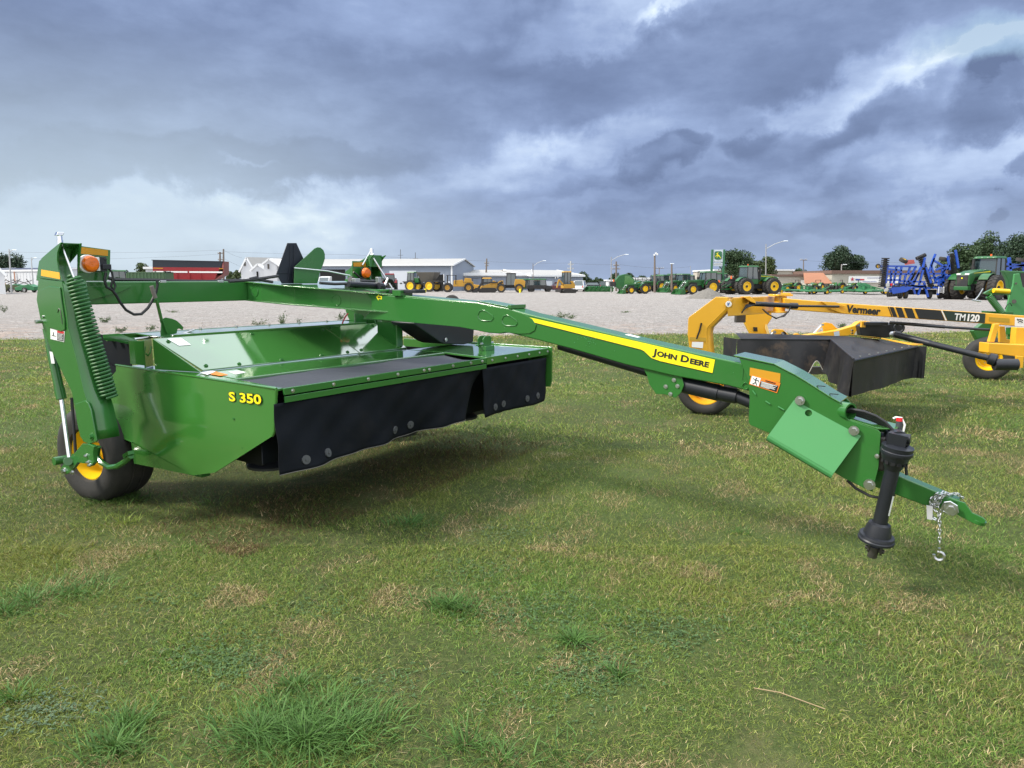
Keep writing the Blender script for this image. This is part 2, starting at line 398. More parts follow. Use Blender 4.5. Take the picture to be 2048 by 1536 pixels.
# ---- header: end panel, faceted sheet with a rolled edge
def sheet(mb, P, faces, vec):                       # thick faceted sheet
    n = len(P); Q = [p + vec for p in P]
    mb.add(list(P) + Q, [list(f) for f in faces] + [[n + i for i in reversed(f)] for f in faces], False)
    edges = {}
    for f in faces:
        for i in range(len(f)):
            a, b = f[i], f[(i + 1) % len(f)]; edges[(a, b)] = 1
    for (a, b) in edges:
        if (b, a) not in edges: mb.add([P[a], P[b], Q[b], Q[a]], [[0, 1, 2, 3]], False)
    return mb
ep = [(232, 730, 0.0), (553, 778, 0.0), (549, 862, 0.0), (545, 872, 0.0), (430, 945, 0.0), (385, 951, 0.005), (268, 927, 0.005), (262, 884, -0.01), (239, 875, -0.012), (220, 814, -0.045), (216, 767, -0.03), (237, 742, -0.022)]
P = [pu(x, y, 0) + UA * k for x, y, k in ep]
for i, k in ((6, -.09), (7, -.10), (8, -.10), (9, -.08)): P[i] = pu(ep[i][0], ep[i][1], k)   # the rear lower corner flares outwards
P_in1 = pu(400, 931, -.03)           # apex of the lower facets
P.append(P_in1)                                # 12
mb = MB()
sheet(mb, P, [(0, 1, 2, 3, 11), (11, 3, 4, 12, 9, 10), (9, 12, 8), (8, 12, 5, 6, 7), (12, 4, 5)], UA * 0.012)
mb.build('end_panel', GREENP, mow, bevel=0.004, world=True)
# rolled flange along top and front edge
mb = MB(); mb.tube([P[0] + ZA * 0.002, P[1] + ZA * 0.002], 0.009, 8)
mb.tube([P[1], P[2], P[3] + V3(0, 0, -0.0)], 0.011, 8)
mb.build('panel_flange', GREENP, mow, world=True)
# skid / bracket plate behind the panel with bolts
mb = MB(); mb.prism([W(0.045, -2.05, 0.45), W(0.045, -1.2, 0.42), W(0.045, -1.15, 0.26), W(0.045, -1.75, 0.25), W(0.045, -2.0, 0.27)], UA * 0.03)
mb.bar(W(0.1, -1.8, 0.26), W(0.1, -1.1, 0.28), 0.08, 0.05)
mb.build('skid_bracket', GREEN, mow, bevel=0.003, world=True)
mb = MB()
for x, y in [(292, 893), (285, 908), (290, 922), (469, 837), (487, 895)]:
    bolt(mb, pu(x, y, 0.0) - UA * (0.0 if x > 400 else -0.0), -UA, 0.009 if x > 400 else 0.014)
mb.build('bolt', GREEN, mow, world=True)

# ---- header decks
H0 = 1.09
mb = MB()
mb.add([W(0.0, 0.0, H0 - .004), W(0.06, -0.04, H0 - .004), W(0.14, -0.70, H0 - .004), W(0.14, -0.74, H0 - .004), W(2.72, -0.70, H0 - .004), W(2.72, -1.27, H0 - .004), W(0.25, -1.30, H0 - .004), W(0.25, -2.2, H0 - .004), W(0.0, -2.2, H0 - .004)], [[0, 1, 2, 3, 6, 7, 8], [3, 4, 5, 6]], False)
sheetdeck = mb
mb = MB()
mb.prism([W(0.0, 0.0, H0 - .02), W(0.07, -0.02, H0 - .02), W(0.15, -0.74, H0 - .02), W(0.25, -1.31, H0 - .02), W(0.25, -2.25, H0 - .02), W(0.0, -2.22, H0 - .02)], ZA * 0.018)
mb.build('side_deck', GREENP, mow, bevel=0.003, world=True)
mb = MB()
mb.prism([W(0.152, -0.70, H0 - .018), W(2.62, -0.66, H0 - .018), W(2.62, -1.30, H0 - .018), W(0.253, -1.33, H0 - .018)], ZA * 0.02)
mb.prism([W(0.15, -0.69, H0 - .045), W(2.62, -0.645, H0 - .045), W(2.62, -0.66, H0 - .045), W(0.15, -0.705, H0 - .045)], ZA * 0.044)
mb.build('hood_ledge', HOODP, mow, bevel=0.003, world=True)
# right hand deck (green, beyond the mat)
mb = MB(); mb.prism([W(2.47, 0.0, H0 - .015), W(3.63, 0.0, H0 - .015), W(3.79, -1.17, H0 - .015), W(2.624, -1.17, H0 - .015), W(2.624, -0.66, H0 - .015)], ZA * 0.02)
mb.bar(W(2.46, 0.012, H0 - .03), W(3.62, 0.012, H0 - .03), 0.02, 0.075)
mb.bar(W(3.655, 0.02, H0 - .19), W(3.655, -1.1, H0 - .19), 0.02, 0.42)
mb.build('front_deck', GREENP, mow, bevel=0.004, world=True)
mb = MB()
mb.prism([W(3.64, 0.05, H0 + .02), W(3.64, 0.05, H0 - .37), W(3.64, 0.03, H0 - .43), W(3.64, -1.2, H0 - .60), W(3.64, -2.2, H0 - .5), W(3.64, -2.2, H0 + .01)], UA * 0.02)
mb.build('end_panel', GREENP, mow, bevel=0.004, world=True)
# the black top mat, gently sagging
def grid(mb, f, nu, nv):
    vs = [f(i / nu, j / nv) for i in range(nu + 1) for j in range(nv + 1)]
    fs = [[i * (nv + 1) + j, (i + 1) * (nv + 1) + j, (i + 1) * (nv + 1) + j + 1, i * (nv + 1) + j + 1] for i in range(nu) for j in range(nv)]
    return mb.add(vs, fs)
def wob(a, b, s=0): return math.sin(a * 5.1 + s) * math.cos(b * 3.7 + 2 * s) + 0.5 * math.sin(a * 11.3 + b * 6.1 + s)
def matf(a, b):
    u0 = 0.075 + a * (2.46 - 0.075); u1 = 0.155 + a * (2.615 - 0.155)
    u = u0 + (u1 - u0) * b; f = -0.005 - 0.69 * b
    z = H0 - 0.012 - 0.035 * math.sin(math.pi * b) * (0.6 + 0.4 * math.sin(a * 14)) - 0.006 * wob(a * 3, b * 2)
    return W(u, f, z)
mb = MB(); grid(mb, matf, 60, 10); mb.build('top_mat', CURTT, mow, world=True)
# retaining strips on the front edge
mb = MB(); mb.bar(W(0.05, 0.012, H0 - .025), W(2.45, 0.012, H0 - .025), 0.022, 0.05); mb.bar(W(0.05, 0.018, H0 - .082), W(2.45, 0.018, H0 - .082), 0.014, 0.045)
mb.build('front_rail', GREEN, mow, bevel=0.003, world=True)
mb = MB()
for u in (0.12, 0.5, 0.86, 1.2, 1.53, 1.60, 1.93, 2.2, 2.38): bolt(mb, W(u, 0.023, H0 - .025), FA, 0.009, 0.012)
for u in (2.55, 2.78, 3.0, 3.22, 3.43, 3.6): bolt(mb, W(u, 0.022, H0 - .03), FA, 0.008, 0.010)
mb.build('rail_screw', STEEL, mow, world=True)
# curtains
def curt1(a, b):
    u = -0.03 + a * 2.46; z = 0.99 - b * (0.505 + 0.0 * a)
    zb = 0.475 + 0.05 * a + 0.06 * max(0, (a - 0.88) / 0.12) ** 2
    z = 0.985 + (zb - 0.985) * b
    f = 0.006 + b * (0.05 * math.sin(a * 7 + 0.6) + 0.028 * math.sin(a * 19) + .012 * math.sin(a * 41 + 3 * b)) * (0.3 + 0.7 * b) + 0.008 * wob(a * 4, b * 2, 1)
    k = max(0, (a - 0.86) / 0.14)
    f -= 0.30 * k * k * b; u -= 0.11 * k * b
    return W(u, f, z)
def curt2(a, b):
    u = 2.40 + a * 1.19; z = 0.992 - b * 0.49
    f = 0.012 + b * (0.03 * math.sin(a * 8 + 2)) + 0.006 * wob(a * 3, b * 2, 2) + 0.012 * math.exp(-((a - 0.42) / 0.05) ** 2) * b
    return W(u, f, z)
mb = MB(); grid(mb, curt1, 90, 20); c1 = mb.build('front_curtain', CURT, mow, world=True)
mb = MB(); grid(mb, curt2, 40, 16); c2 = mb.build('front_curtain', CURT, mow, world=True)
for c in (c1, c2):
    sm = c.modifiers.new('thick', 'SOLIDIFY'); sm.thickness = 0.006
def disc_on(fn, a, b, par):
    p = fn(a, b); q = (fn(a + .01, b) - p).normalized(); r_ = (fn(a, b + .01) - p).normalized(); n = q.cross(r_).normalized()
    if n.dot(FA) < 0: n = -n
    m_ = MB(); m_.cyl(p - n * 0.002, p + n * 0.010, 0.034, n=20); m_.cyl(p + n * 0.010, p + n * 0.018, 0.010, n=8)
    return m_.build('washer', mat_w, par, world=True)
mat_w = mat('grey_rubber_washer', (0.07, 0.075, 0.08), 0.6, 0, 0.3, 60)
for a, b in ((0.085, 0.86), (0.175, 0.86), (0.50, 0.83), (0.585, 0.82), (0.955, 0.80)): disc_on(curt1, a, b, c1)
for a, b in ((0.18, 0.85), (0.33, 0.84), (0.64, 0.82), (0.83, 0.82)): disc_on(curt2, a, b, c2)
mb = MB(); mb.tube([curt1(i / 60, 1.0) for i in range(61)], 0.0035, 5); mb.build('curtain_hem', mat('curtain_edge', (0.12, 0.115, 0.10), 0.7), c1, world=True)
# hood: sloping sheets between upper rear edge and lower front edge
hl0, hl1 = W(0.255, -1.30, H0 + .004), W(2.70, -1.27, H0 + .004)
hu0, hu1 = pu(308, 680, 0.12), pu(825, 650, 2.95)
ht = hu0.z - DZ
hu1 = W(2.72, (hu0 - AO).dot(FA), ht)
mb = MB()
def seg(t0, t1, lift=0.0):
    a, b = hl0.lerp(hl1, t0), hl0.lerp(hl1, t1); c, d = hu0.lerp(hu1, t1), hu0.lerp(hu1, t0)
    mb.prism([a, b, c, d], V3(0, 0, 0.012 + lift))
seg(0.0, 0.712); seg(0.716, 1.0)
mb.build('hood', HOODP, mow, bevel=0.003, world=True)
mb = MB()
for t, s_ in ((0.03, .1), (0.03, .88), (0.33, .05), (0.36, .93), (0.66, .06), (0.69, .9), (0.74, .08), (0.74, .94), (0.97, .08), (0.97, .9), (0.52, .05), (.15, .05)):
    p = hl0.lerp(hl1, t).lerp(hu0.lerp(hu1, t), s_) + V3(0, 0, 0.012)
    bolt(mb, p, (V3(0, 0, 1) + FA * 0.25), 0.011, 0.014)
mb.build('bolt', GREEN, mow, world=True)
mb = MB(); mb.prism([W(0.24, -1.29, H0), hu0 + V3(0, 0, 0.012), W(0.12, (hu0 - AO).dot(FA), H0)], UA * -0.012)
mb.prism([hl1 + V3(0, 0, -0.004), hu1 + V3(0, 0, 0.01), W(2.70, (hu0 - AO).dot(FA), H0)], UA * 0.012)
mb.build('hood_side', GREENP, mow, bevel=0.003, world=True)
mb = MB(); mb.torus(pu(315, 709, 0.226), UA, 0.022, 0.007, 20, 6); mb.cyl(pu(315, 709, 0.226), pu(315, 709, 0.226) + UA * .004, 0.02, n=16); mb.build('grommet', BLKP, mow, world=True)
mb = MB(); mb.prism(LU([(348, 717), (366, 719), (367, 733), (349, 731)], 0.226), UA * -0.002); mb.build('serial_plate', GRYL, mow, world=True)
fu = (hu0 - AO).dot(FA)
# rear canopy: upper deck behind the hood down to the swath board
mb = MB()
mb.prism([W(0.25, fu, ht), W(2.72, fu, ht), W(2.72, fu - 0.55, ht + .015), W(0.25, fu - 0.55, ht + .015)], V3(0, 0, 0.012))
mb.bar(W(0.0, fu - 0.56, ht - 0.0), W(3.3, fu - 0.56, ht - 0.0), 0.03, 0.06)
mb.bar(W(0.3, fu - 0.02, ht + .022), W(2.6, fu - 0.02, ht + .022), 0.02, 0.02)
mb.build('rear_canopy', GREENP, mow, bevel=0.003, world=True)
mb = MB()
for u in (0.5, 0.9, 1.3, 1.7, 2.1, 2.5): bolt(mb, W(u, fu - 0.56, ht + .03), ZA, 0.01, 0.015)
mb.build('bolt', STEEL, mow, world=True)
# black swath curtains / interior walls
mb = MB()
mb.prism([W(0.03, -2.25, 1.06), W(0.03, -2.75, 1.22), W(0.03, -2.8, 0.55), W(0.03, -2.1, 0.5)], UA * 0.01)
mb.cut(); mb.prism([W(0.03, -0.25, 1.0), W(3.6, -0.25, 1.0), W(3.6, -0.25, 0.5), W(0.03, -0.25, 0.5)], FA * 0.01)
mb.cut(); mb.prism(LU([(196, 668), (262, 684), (262, 732), (234, 731), (218, 768), (219, 850), (206, 800)], .05), UA * .01); mb.build('inner_curtain', CURT, mow, world=True)
# cutterbar and skids under the header
mb = MB()
mb.box(W(1.85, -0.65, 0.40), (3.2, 0.24, 0.06), AX)
for i in range(7): mb.cut(); mb.lathe(W(0.38 + i * 0.49, -0.62, 0.36), (0, 0, 1), [(0, 0.0), (0, 0.19), (0.02, 0.19), (0.10, 0.09), (0.13, 0.0)], 16)
mb.build('cutterbar', BLKP, mow, world=True)
mb = MB(); mb.cyl(W(0.3, -1.25, 0.62), W(3.3, -1.25, 0.62), 0.12, n=20); mb.cyl(W(0.3, -1.3, 0.86), W(3.3, -1.3, 0.86), 0.11, n=20)
mb.box(W(1.8, -1.9, 0.75), (3.0, 0.05, 0.5), AX); mb.box(W(0.22, -1.3, 0.72), (0.02, 1.6, 0.62), AX); mb.box(W(3.4, -1.3, 0.72), (0.02, 1.6, 0.62), AX)
mb.build('conditioner_rolls', DARK, mow, world=True)
# bracket post left of the hood
mb = MB()
mb.prism(LF([(258, 681), (289, 682), (289, 731), (262, 728)], -1.93), -FA * 0.012)
mb.prism([W(0.10, -1.93, 1.09), W(0.10, -1.93, 1.335), W(0.24, -2.06, 1.335), W(0.24, -2.06, 1.09)], UA * 0.012)
mb.build('bracket_post', GREENP, mow, bevel=0.003, world=True)
mb = MB(); mb.tube([W(0.11, -1.91, 1.22), W(0.13, -1.91, 1.20), W(0.17, -1.95, 1.215), W(0.19, -1.97, 1.25), W(0.2, -1.98, 1.27)], 0.007, 6)
mb.build('latch', GREEN, mow, world=True)
mb = MB(); mb.prism([W(-0.12, -2.15, 1.37), W(0.02, -2.15, 1.37), W(0.1, -1.95, 1.30), W(0.1, -1.95, 1.27), W(-0.05, -2.1, 1.33), W(-0.12, -2.15, 1.34)], ZA * 0.02)
mb.bar(W(0.0, -2.2, 1.33), W(0.3, -2.2, 1.33), 0.05, 0.02); mb.build('link_bracket', GREEN, mow, bevel=0.002, world=True)
# latch rod lying on the hood
mb = MB(); mb.tube([W(0.12, -2.1, 1.335), pf(365, 667, -2.12), pf(388, 659, -2.12)], 0.011, 8); mb.build('latch_rod', STEEL, mow, world=True)
# decals on the hood
def decal(name, pts, m_, par, n=None, lift=0.0015):
    n = n or ZA; mb = MB(); mb.prism([p + n * lift for p in pts], n * 0.0012); return mb.build(name, m_, par, world=True)
hn = (hl1 - hl0).cross(hu0 - hl0).normalized()
if hn.z < 0: hn = -hn
HP = hl0 + V3(0, 0, 0.012)
def ph(px, py): return ppl(px, py, HP, hn)
decal('instruction_decal', [ph(334, 678), ph(362, 676), ph(382, 690), ph(358, 692)], WHT, mow, hn)
def pd(px, py): return pz(px, py, H0 + DZ + .002)
decal('warning_decal', [pd(400, 746), pd(421, 742), pd(432, 743), pd(415, 750)], WHT, mow)
decal('warning_decal', [pd(432, 743.5), pd(456, 750), pd(440, 752), pd(420, 748.5)], ORNG, mow)
decal('warning_decal', [pd(457, 744), pd(478, 741.5), pd(492, 745), pd(472, 749)], WHT, mow)
# lever and toothed sector at the rear
mb = MB()
mb.prism([W(0.30, -2.0, 1.35)] + [pf(x, y, -2.0) for x, y in [(322, 640), (330, 635), (342, 637), (352, 641), (360, 648), (366, 655), (364, 660), (358, 657), (354, 658), (352, 667)]], FA * 0.01)
mb.build('adjuster_sector', GREEN, mow, bevel=0.001, world=True)
mb = MB(); lv = [pf(x, y, -1.98) for x, y in [(333, 667), (323, 640), (313, 600), (309, 594)]]
mb.bar(lv[0], lv[1], 0.012, 0.05, FA); mb.bar(lv[1], lv[2], 0.012, 0.038, FA); ad = mb.build('adjuster_lever', GREEN, mow, bevel=0.002, world=True)
mb = MB(); mb.tube([pf(311, 596, -1.97), pf(306, 583, -1.97), pf(303, 572, -1.97)], 0.018, 8); mb.build('hand_grip', mat('grey_grip', (0.16, 0.14, 0.13), 0.7), ad, world=True)

# ---- left leg of the frame (outer plate, cap, inner channel)
uL = -0.5
def leg(uo, sgn, tagname='frame_leg'):
    # outline of the outer plate in (f, z)
    out = [pu(x, y, uL) for x, y in [(76.5, 557), (73, 600), (80, 636), (90, 668), (102, 700), (126.7, 750), (143, 783), (149.6, 817), (154, 846), (160, 873), (166, 881), (179, 888.5), (193, 884), (189, 860), (178.7, 816.7), (168, 783), (156, 731), (148, 700), (136, 655), (134, 630), (127.7, 592), (124, 563)]]
    cap = [pu(x, y, uL) for x, y in [(77.5, 556), (80, 538), (83.5, 516.5), (103, 499.5), (121, 485), (124, 484.5), (120, 493), (115.8, 505), (115, 520), (117, 537), (121, 551), (124.5, 562)]]
    return out, cap
out, cap = leg(uL, 1)
mb = MB(); mb.prism(out, UA * 0.012)
mb.build('leg_plate', GREEN, mow, bevel=0.004, world=True)
mb = MB(); mb.prism([p - UA * 0.004 for p in cap], UA * 0.014)
top = [pu(121, 485, uL), pu(83.5, 516.5, uL)]
mb.prism([top[0], top[1], top[1] - ZA * 0.01, top[0] - ZA * 0.01], UA * 0.147)
# inner cheek of the cap and its top
mb.prism([p + UA * 0.135 for p in cap[:6]] + [pu(119, 545, uL) + UA * 0.135, pu(117, 505, uL) + UA * 0.135], UA * 0.012)
mb.prism([p + UA * .014 - FA * .09 - ZA * .02 for p in cap], UA * .118)
mb.build('leg_cap', GREEN, mow, bevel=0.004, world=True)
mb = MB(); q = [pu(x, y, uL - 0.005) for x, y in [(83, 539), (119, 545), (120.5, 558.5), (82.5, 551.5)]]
mb.prism(q, UA * -0.002); mb.build('reflector', REFLB, mow, world=True)
# channel web facing forward: strip from cap down to the foot
fr = [pu(x, y, uL + .006) for x, y in [(124.5, 562), (129, 592), (135, 630), (137, 655), (149, 700), (157, 731), (169, 783), (180, 817), (190, 860), (193, 880)]]
mb = MB()
mb.loft([p + UA * 0.0 for p in fr] , [p + UA * 0.17 for p in fr], False, False)
mb.loft([p + UA * 0.17 for p in fr], [p + UA * 0.17 - FA * 0.3 for p in fr], False, False)
mb.tube([p + UA * 0.17 for p in fr[3:]], 0.007, 6)
lc = mb.build('leg_channel', GREEN, mow, world=True)
sm = lc.modifiers.new('thick', 'SOLIDIFY'); sm.thickness = 0.008
# pressed relief, slot and pins on the outer plate
mb = MB()
rel = [pu(x, y, uL - .001) for x, y in [(85, 579), (86, 610), (90, 640), (100, 655), (124, 663), (132, 659), (131, 640), (125, 600), (122, 575), (100, 572)]]
mb.prism(rel, UA * -0.010); mb.build('leg_relief', GREEN, mow, bevel=0.006, world=True)
mb = MB(); mb.tube([pu(x, y, uL - .012) for x, y in [(115.5, 625), (118, 617), (121, 621), (123.5, 637), (125, 648)]], 0.004, 6); mb.build('slot_edge', DSTEEL, mow, world=True)
mb = MB(); p = pu(84, 643, uL); mb.cyl(p, p - UA * 0.05, 0.016, n=10); mb.cyl(pu(90, 633, uL), pu(90, 633, uL) - UA * 0.02, 0.011, n=8); mb.build('clevis_pin', STEEL, mow, world=True)
# warning decal on the leg
q = [pu(x, y, uL - .002) for x, y in [(101, 657), (129.5, 662.5), (128.5, 684), (101.5, 678)]]
mb = MB(); mb.prism(q, UA * -0.002); dc = mb.build('warning_decal', WHT, mow, world=True)
def sub(qd, a0, b0, a1, b1, lift, n):
    f = lambda a, b: qd[0].lerp(qd[1], a).lerp(qd[3].lerp(qd[2], a), b) + n * lift
    return [f(a0, b0), f(a1, b0), f(a1, b1), f(a0, b1)]
mb = MB(); mb.prism(sub(q, .5, .04, .97, .24, 0.002, -UA), -UA * .001); mb.build('red_band', RED, dc, world=True)
mb = MB(); mb.prism(sub(q, .5, .26, .97, .95, 0.002, -UA), -UA * .001); mb.build('black_text_block', BLK, dc, world=True)
mb = MB()
for i in range(5): mb.prism(sub(q, .54, .32 + i * .12, .93 - .06 * (i % 2), .36 + i * .12, 0.0032, -UA), -UA * .0006)
mb.build('fine_print', WHT, dc, world=True)
mb = MB(); mb.prism(sub(q, .1, .6, .42, .66, 0.002, -UA), -UA * .001); mb.prism(sub(q, .2, .3, .26, .6, 0.002, -UA), -UA * .001); mb.build('pictogram', BLK, dc, world=True)
# foot plate (yoke) at the leg bottom, pivot and bolt
mb = MB()
mb.prism(LU([(150, 808), (170, 801), (175, 805), (181, 820), (193, 882), (178, 888), (166, 883), (154, 846)], uL - .012), UA * 0.012)
mb.build('leg_foot', GREEN, mow, bevel=0.004, world=True)
mb = MB(); bolt(mb, pu(183, 873, uL - .012), -UA, 0.018, 0.018); mb.build('bolt', GREEN, mow, world=True)
# spindle arm: plate from wheel hub to cylinder end
ar = [(122, 935), (138, 915), (150, 905), (165, 887), (179, 889), (188, 893), (186, 905), (188, 925), (181, 933), (176, 921), (168, 927), (155, 925), (148, 934), (138, 946), (128, 950), (120, 942)]
mb = MB(); mb.prism(LU(ar, uL - .03), UA * 0.03); mb.build('axle_arm', GREEN, mow, bevel=0.003, world=True)
mb = MB(); mb.cyl(pu(136, 923, uL - .03), pu(136, 923, uL - .06), 0.035, n=16); mb.build('pivot_boss', GREEN, mow, bevel=0.003, world=True)
mb = MB()
for x, y, r_ in [(129, 942, .017), (173, 911, .009), (177, 924, .009), (180, 930, .009), (146, 944, .012)]: bolt(mb, pu(x, y, uL - .03), -UA, r_, 0.02)
mb.build('bolt', STEEL, mow, world=True)
# lift cylinder: barrel and rod
mb = MB(); a = pu(100, 690, uL + .08); b = pu(123, 798, uL + .08); mb.cyl(a, b, 0.036, n=20); mb.cyl(a.lerp(b, .80), b, 0.040, n=20); mb.cyl(a.lerp(b, .0), a.lerp(b, -.3), 0.03, n=12)
lc = mb.build('lift_cylinder', GREEN, mow, world=True)
mb = MB(); mb.cyl(b, pu(139, 915, uL + .02), 0.019, n=16); mb.build('cylinder_rod', CHROME, lc, world=True)
mb = MB(); mb.cyl(b + UA * .08, pu(152, 915, uL + .1), 0.012, n=12); mb.build('hose', RUB, lc, world=True)
mb = MB(); q = [pu(x, y, uL + .04) for x, y in [(99.7, 703), (106, 704), (110, 727), (103.5, 727)]]; mb.prism(q, -UA * .003); mb.build('cylinder_decal', WHT, lc, world=True)
# curved lower link from leg to panel bracket
mb = MB(); ln = [pu(x, y, uL + .25) for x, y in [(196, 893), (194, 912), (203, 925), (219, 935), (236, 932), (252, 922), (262, 912)]]
mb.tube(ln, 0.024, 8); mb.bar(pu(252, 912, uL + .25), pu(262, 905, uL + .25), 0.03, 0.05, UA); mb.build('lower_link', GREEN, mow, bevel=0, world=True)
mb = MB(); mb.prism(LU([(248, 890), (256, 893), (262, 906), (261, 916), (246, 917), (252, 903)], -0.03), UA * .03); mb.build('link_bracket', GREEN, mow, bevel=.002, world=True)
# spring and its rod
s0 = pf(147, 550, -1.72); s1 = pf(222, 800, -1.72)
def fr_(p, f): return ppl(p[0], p[1], AO + FA * f, FA)
s0 = fr_((147, 551), -1.80); s1 = fr_((219, 795), -1.66)
mb = MB(); D = s1 - s0; dn = D.normalized(); ea = dn.cross(V3(0, 0, 1)).normalized(); eb = dn.cross(ea); T = 34; pts = []
for i in range(T * 14 + 1):
    t = i / (T * 14); a = 2 * math.pi * T * t; r_ = 0.056 * (0.62 + 0.38 * min(1, t * 16)); pts.append(s0 + D * t + (ea * math.cos(a) + eb * math.sin(a)) * r_)
mb.tube(pts, 0.0118, 6); mb.build('spring', SPRG, mow, world=True)
mb = MB(); mb.cyl(fr_((124, 490), -1.95), s0 + D * 0.04, 0.0075, n=8); mb.build('spring_rod', STEEL, mow, world=True)
mb = MB(); p = fr_((120, 482), -2.0); mb.lathe(p - ZA * .04, ZA, [(0, .0), (0, .03), (.01, .03), (.01, .022), (.045, .022), (.05, .02), (.1, .018), (.1, 0)], 12); mb.box(p + ZA * .055, (.05, .04, .032), (UA, FA, (ZA + UA * .5).normalized())); mb.build('spring_nut', CHROME, mow, bevel=.006, world=True)

# ---- wheels
def bigwheel(c, ax, Rr, Wd, rimr, par, depth=0.10, tm=TYRE, rmat=YELP, n=56):
    ax = Vector(ax).normalized(); c = Vector(c); h = Wd / 2
    mb = MB(); prof = [(-h * .72, rimr), (-h * .92, rimr * 1.06), (-h, rimr + (Rr - rimr) * .38), (-h * .98, rimr + (Rr - rimr) * .66), (-h * .84, Rr * .955), (-h * .66, Rr * .985), (-h * .3, Rr), (-h * .28, Rr * .985), (-h * .2, Rr * .985), (-h * .18, Rr), (h * .18, Rr), (h * .2, Rr * .985), (h * .28, Rr * .985), (h * .3, Rr), (h * .66, Rr * .985), (h * .84, Rr * .955), (h * .98, rimr + (Rr - rimr) * .66), (h, rimr + (Rr - rimr) * .38), (h * .92, rimr * 1.06), (h * .72, rimr)]
    mb.lathe(c, ax, prof, n)
    t = mb.build('wheel', tm, par, world=True, angle=50)
    mb = MB(); prof = [(h * .78, rimr * 1.03), (h * .80, rimr * .97), (h * .66, rimr * .93), (h * .5, rimr * .86), (h * .30, rimr * .84), (h * .05, rimr * .82), (h * .0, rimr * .7), (h * .12, rimr * .55), (h * .14, rimr * .34), (h * .12, rimr * .30), (h * .4, rimr * .28), (h * .42, 0.001)]
    mb.lathe(c, ax, prof, 40)
    mb.lathe(c, ax, [(-a, r) for a, r in prof[:6]] + [(-h * .0, rimr * .6), (0, .001)], 40)
    mb.build('rim', rmat, t, world=True)
    mb = MB()
    e1 = ax.cross(V3(0, 0, 1)).normalized(); e2 = ax.cross(e1)
    for k in range(6):
        a = k * math.pi / 3; mb.cut(); p = c + ax * h * .12 + (e1 * math.cos(a) + e2 * math.sin(a)) * rimr * .45; mb.cyl(p, p + ax * .018, .011, n=6)
    mb.build('wheel_nut', STEEL, t, world=True)
    return t
wa = (-UA * math.cos(R(9)) + FA * math.sin(R(9)))
WF, WZ = -2.37, .428 - DZ
bigwheel(W(-0.06, WF - .02, WZ + .002), wa, 0.436, 0.42, 0.225, mow)
bigwheel(W(2.95, WF, WZ), -UA, 0.428, 0.36, 0.225, mow)
mb = MB(); mb.cyl(W(-0.5, WF, WZ), W(0.1, WF, WZ), 0.035, n=14); mb.cut(); mb.cyl(W(2.7, WF, WZ), W(3.3, WF, WZ), 0.035, n=14); mb.build('axle', GREEN, mow, world=True)

# ---- cross beam and leg on the far side
zb0, zb1 = 1.645, 1.838
mb = MB(); mb.prism([W(-.30, -2.12, zb0), W(-.30, -2.12, zb1), W(-.30, -2.32, zb1), W(-.30, -2.32, zb0)], UA * 3.38)
mb.build('cross_beam', GREEN, mow, bevel=0.012, world=True)
mb = MB(); mb.prism([W(-.3, -2.11, 1.66), W(0.04, -2.11, 1.75), W(0.12, -2.11, 1.79), W(0.13, -2.11, 1.80), W(-.3, -2.11, 1.80)], FA * .008); mb.build('gusset', GREEN, mow, bevel=.002, world=True)
mb = MB()
o3 = [Vector(p) for p in out]; sh = UA * (3.50)
mb.prism([p + sh for p in o3], UA * .012); mb.prism([p + sh + UA * -.2 for p in o3], UA * .012)
mb.build('leg_plate', GREEN, mow, bevel=0.004, world=True)
mb = MB(); c3 = [Vector(p) for p in cap]
mb.prism([p + UA * 3.32 for p in c3], UA * .012); mb.prism([p + UA * 3.52 for p in c3], UA * .012)
mb.prism([W(2.82, -1.93, 2.14), W(2.82, -2.35, 1.95), W(2.82, -2.35, 1.90), W(2.82, -2.0, 2.02), W(2.82, -1.93, 2.0)], UA * .2)
mb.build('leg_cap', GREEN, mow, bevel=0.004, world=True)
mb = MB(); mb.cyl(W(2.88, -1.93, 2.10), W(3.02, -1.7, 1.66), .010, n=8); mb.cyl(W(2.9, -1.98, 2.2), W(2.75, -1.98, 2.02), .009, n=8); mb.build('spring_rod', STEEL, mow, world=True)
mb = MB(); mb.lathe(W(2.9, -1.98, 2.13), ZA, [(0, .04), (.02, .04), (.03, .025), (.08, .025), (.09, 0.001)], 10); mb.build('spring_nut', CHROME, mow, world=True)

# ---- lamp plates and amber lamps
def lamp(pl, lx, ly, lf, k, refl):
    mb = MB(); mb.prism([pf(x, y, lf) for x, y in pl], -FA * 0.008); p = mb.build('lamp_plate', GREEN, mow, bevel=.002, world=True)
    mb = MB(); mb.prism([pf(x, y, lf + .002) for x, y in refl], FA * .002); mb.build('reflector', REFL, p, world=True)
    return p
lp = lamp([(155, 491), (221, 500), (220, 545), (214, 562), (155, 562)], 179, 528, -2.08, 1, [(157.5, 493.5), (216, 500.5), (215.5, 512), (158, 507)])
c = pf(178, 528, -2.0)
mb = MB(); mb.cyl(c - FA * .01 - UA * .012, c + FA * .018 - UA * .012, .074, n=32); mb.box(c - UA * -.055 , (.05, .03, .11), AX); mb.build('lamp_housing', WHTP, lp, bevel=.004, world=True)
mb = MB(); mb.lathe(c + FA * .015, FA, [(0, .066), (.02, .066), (.035, .055), (.042, .03), (.038, .012), (.04, .001)], 32); mb.build('amber_lens', LENS, lp, world=True)
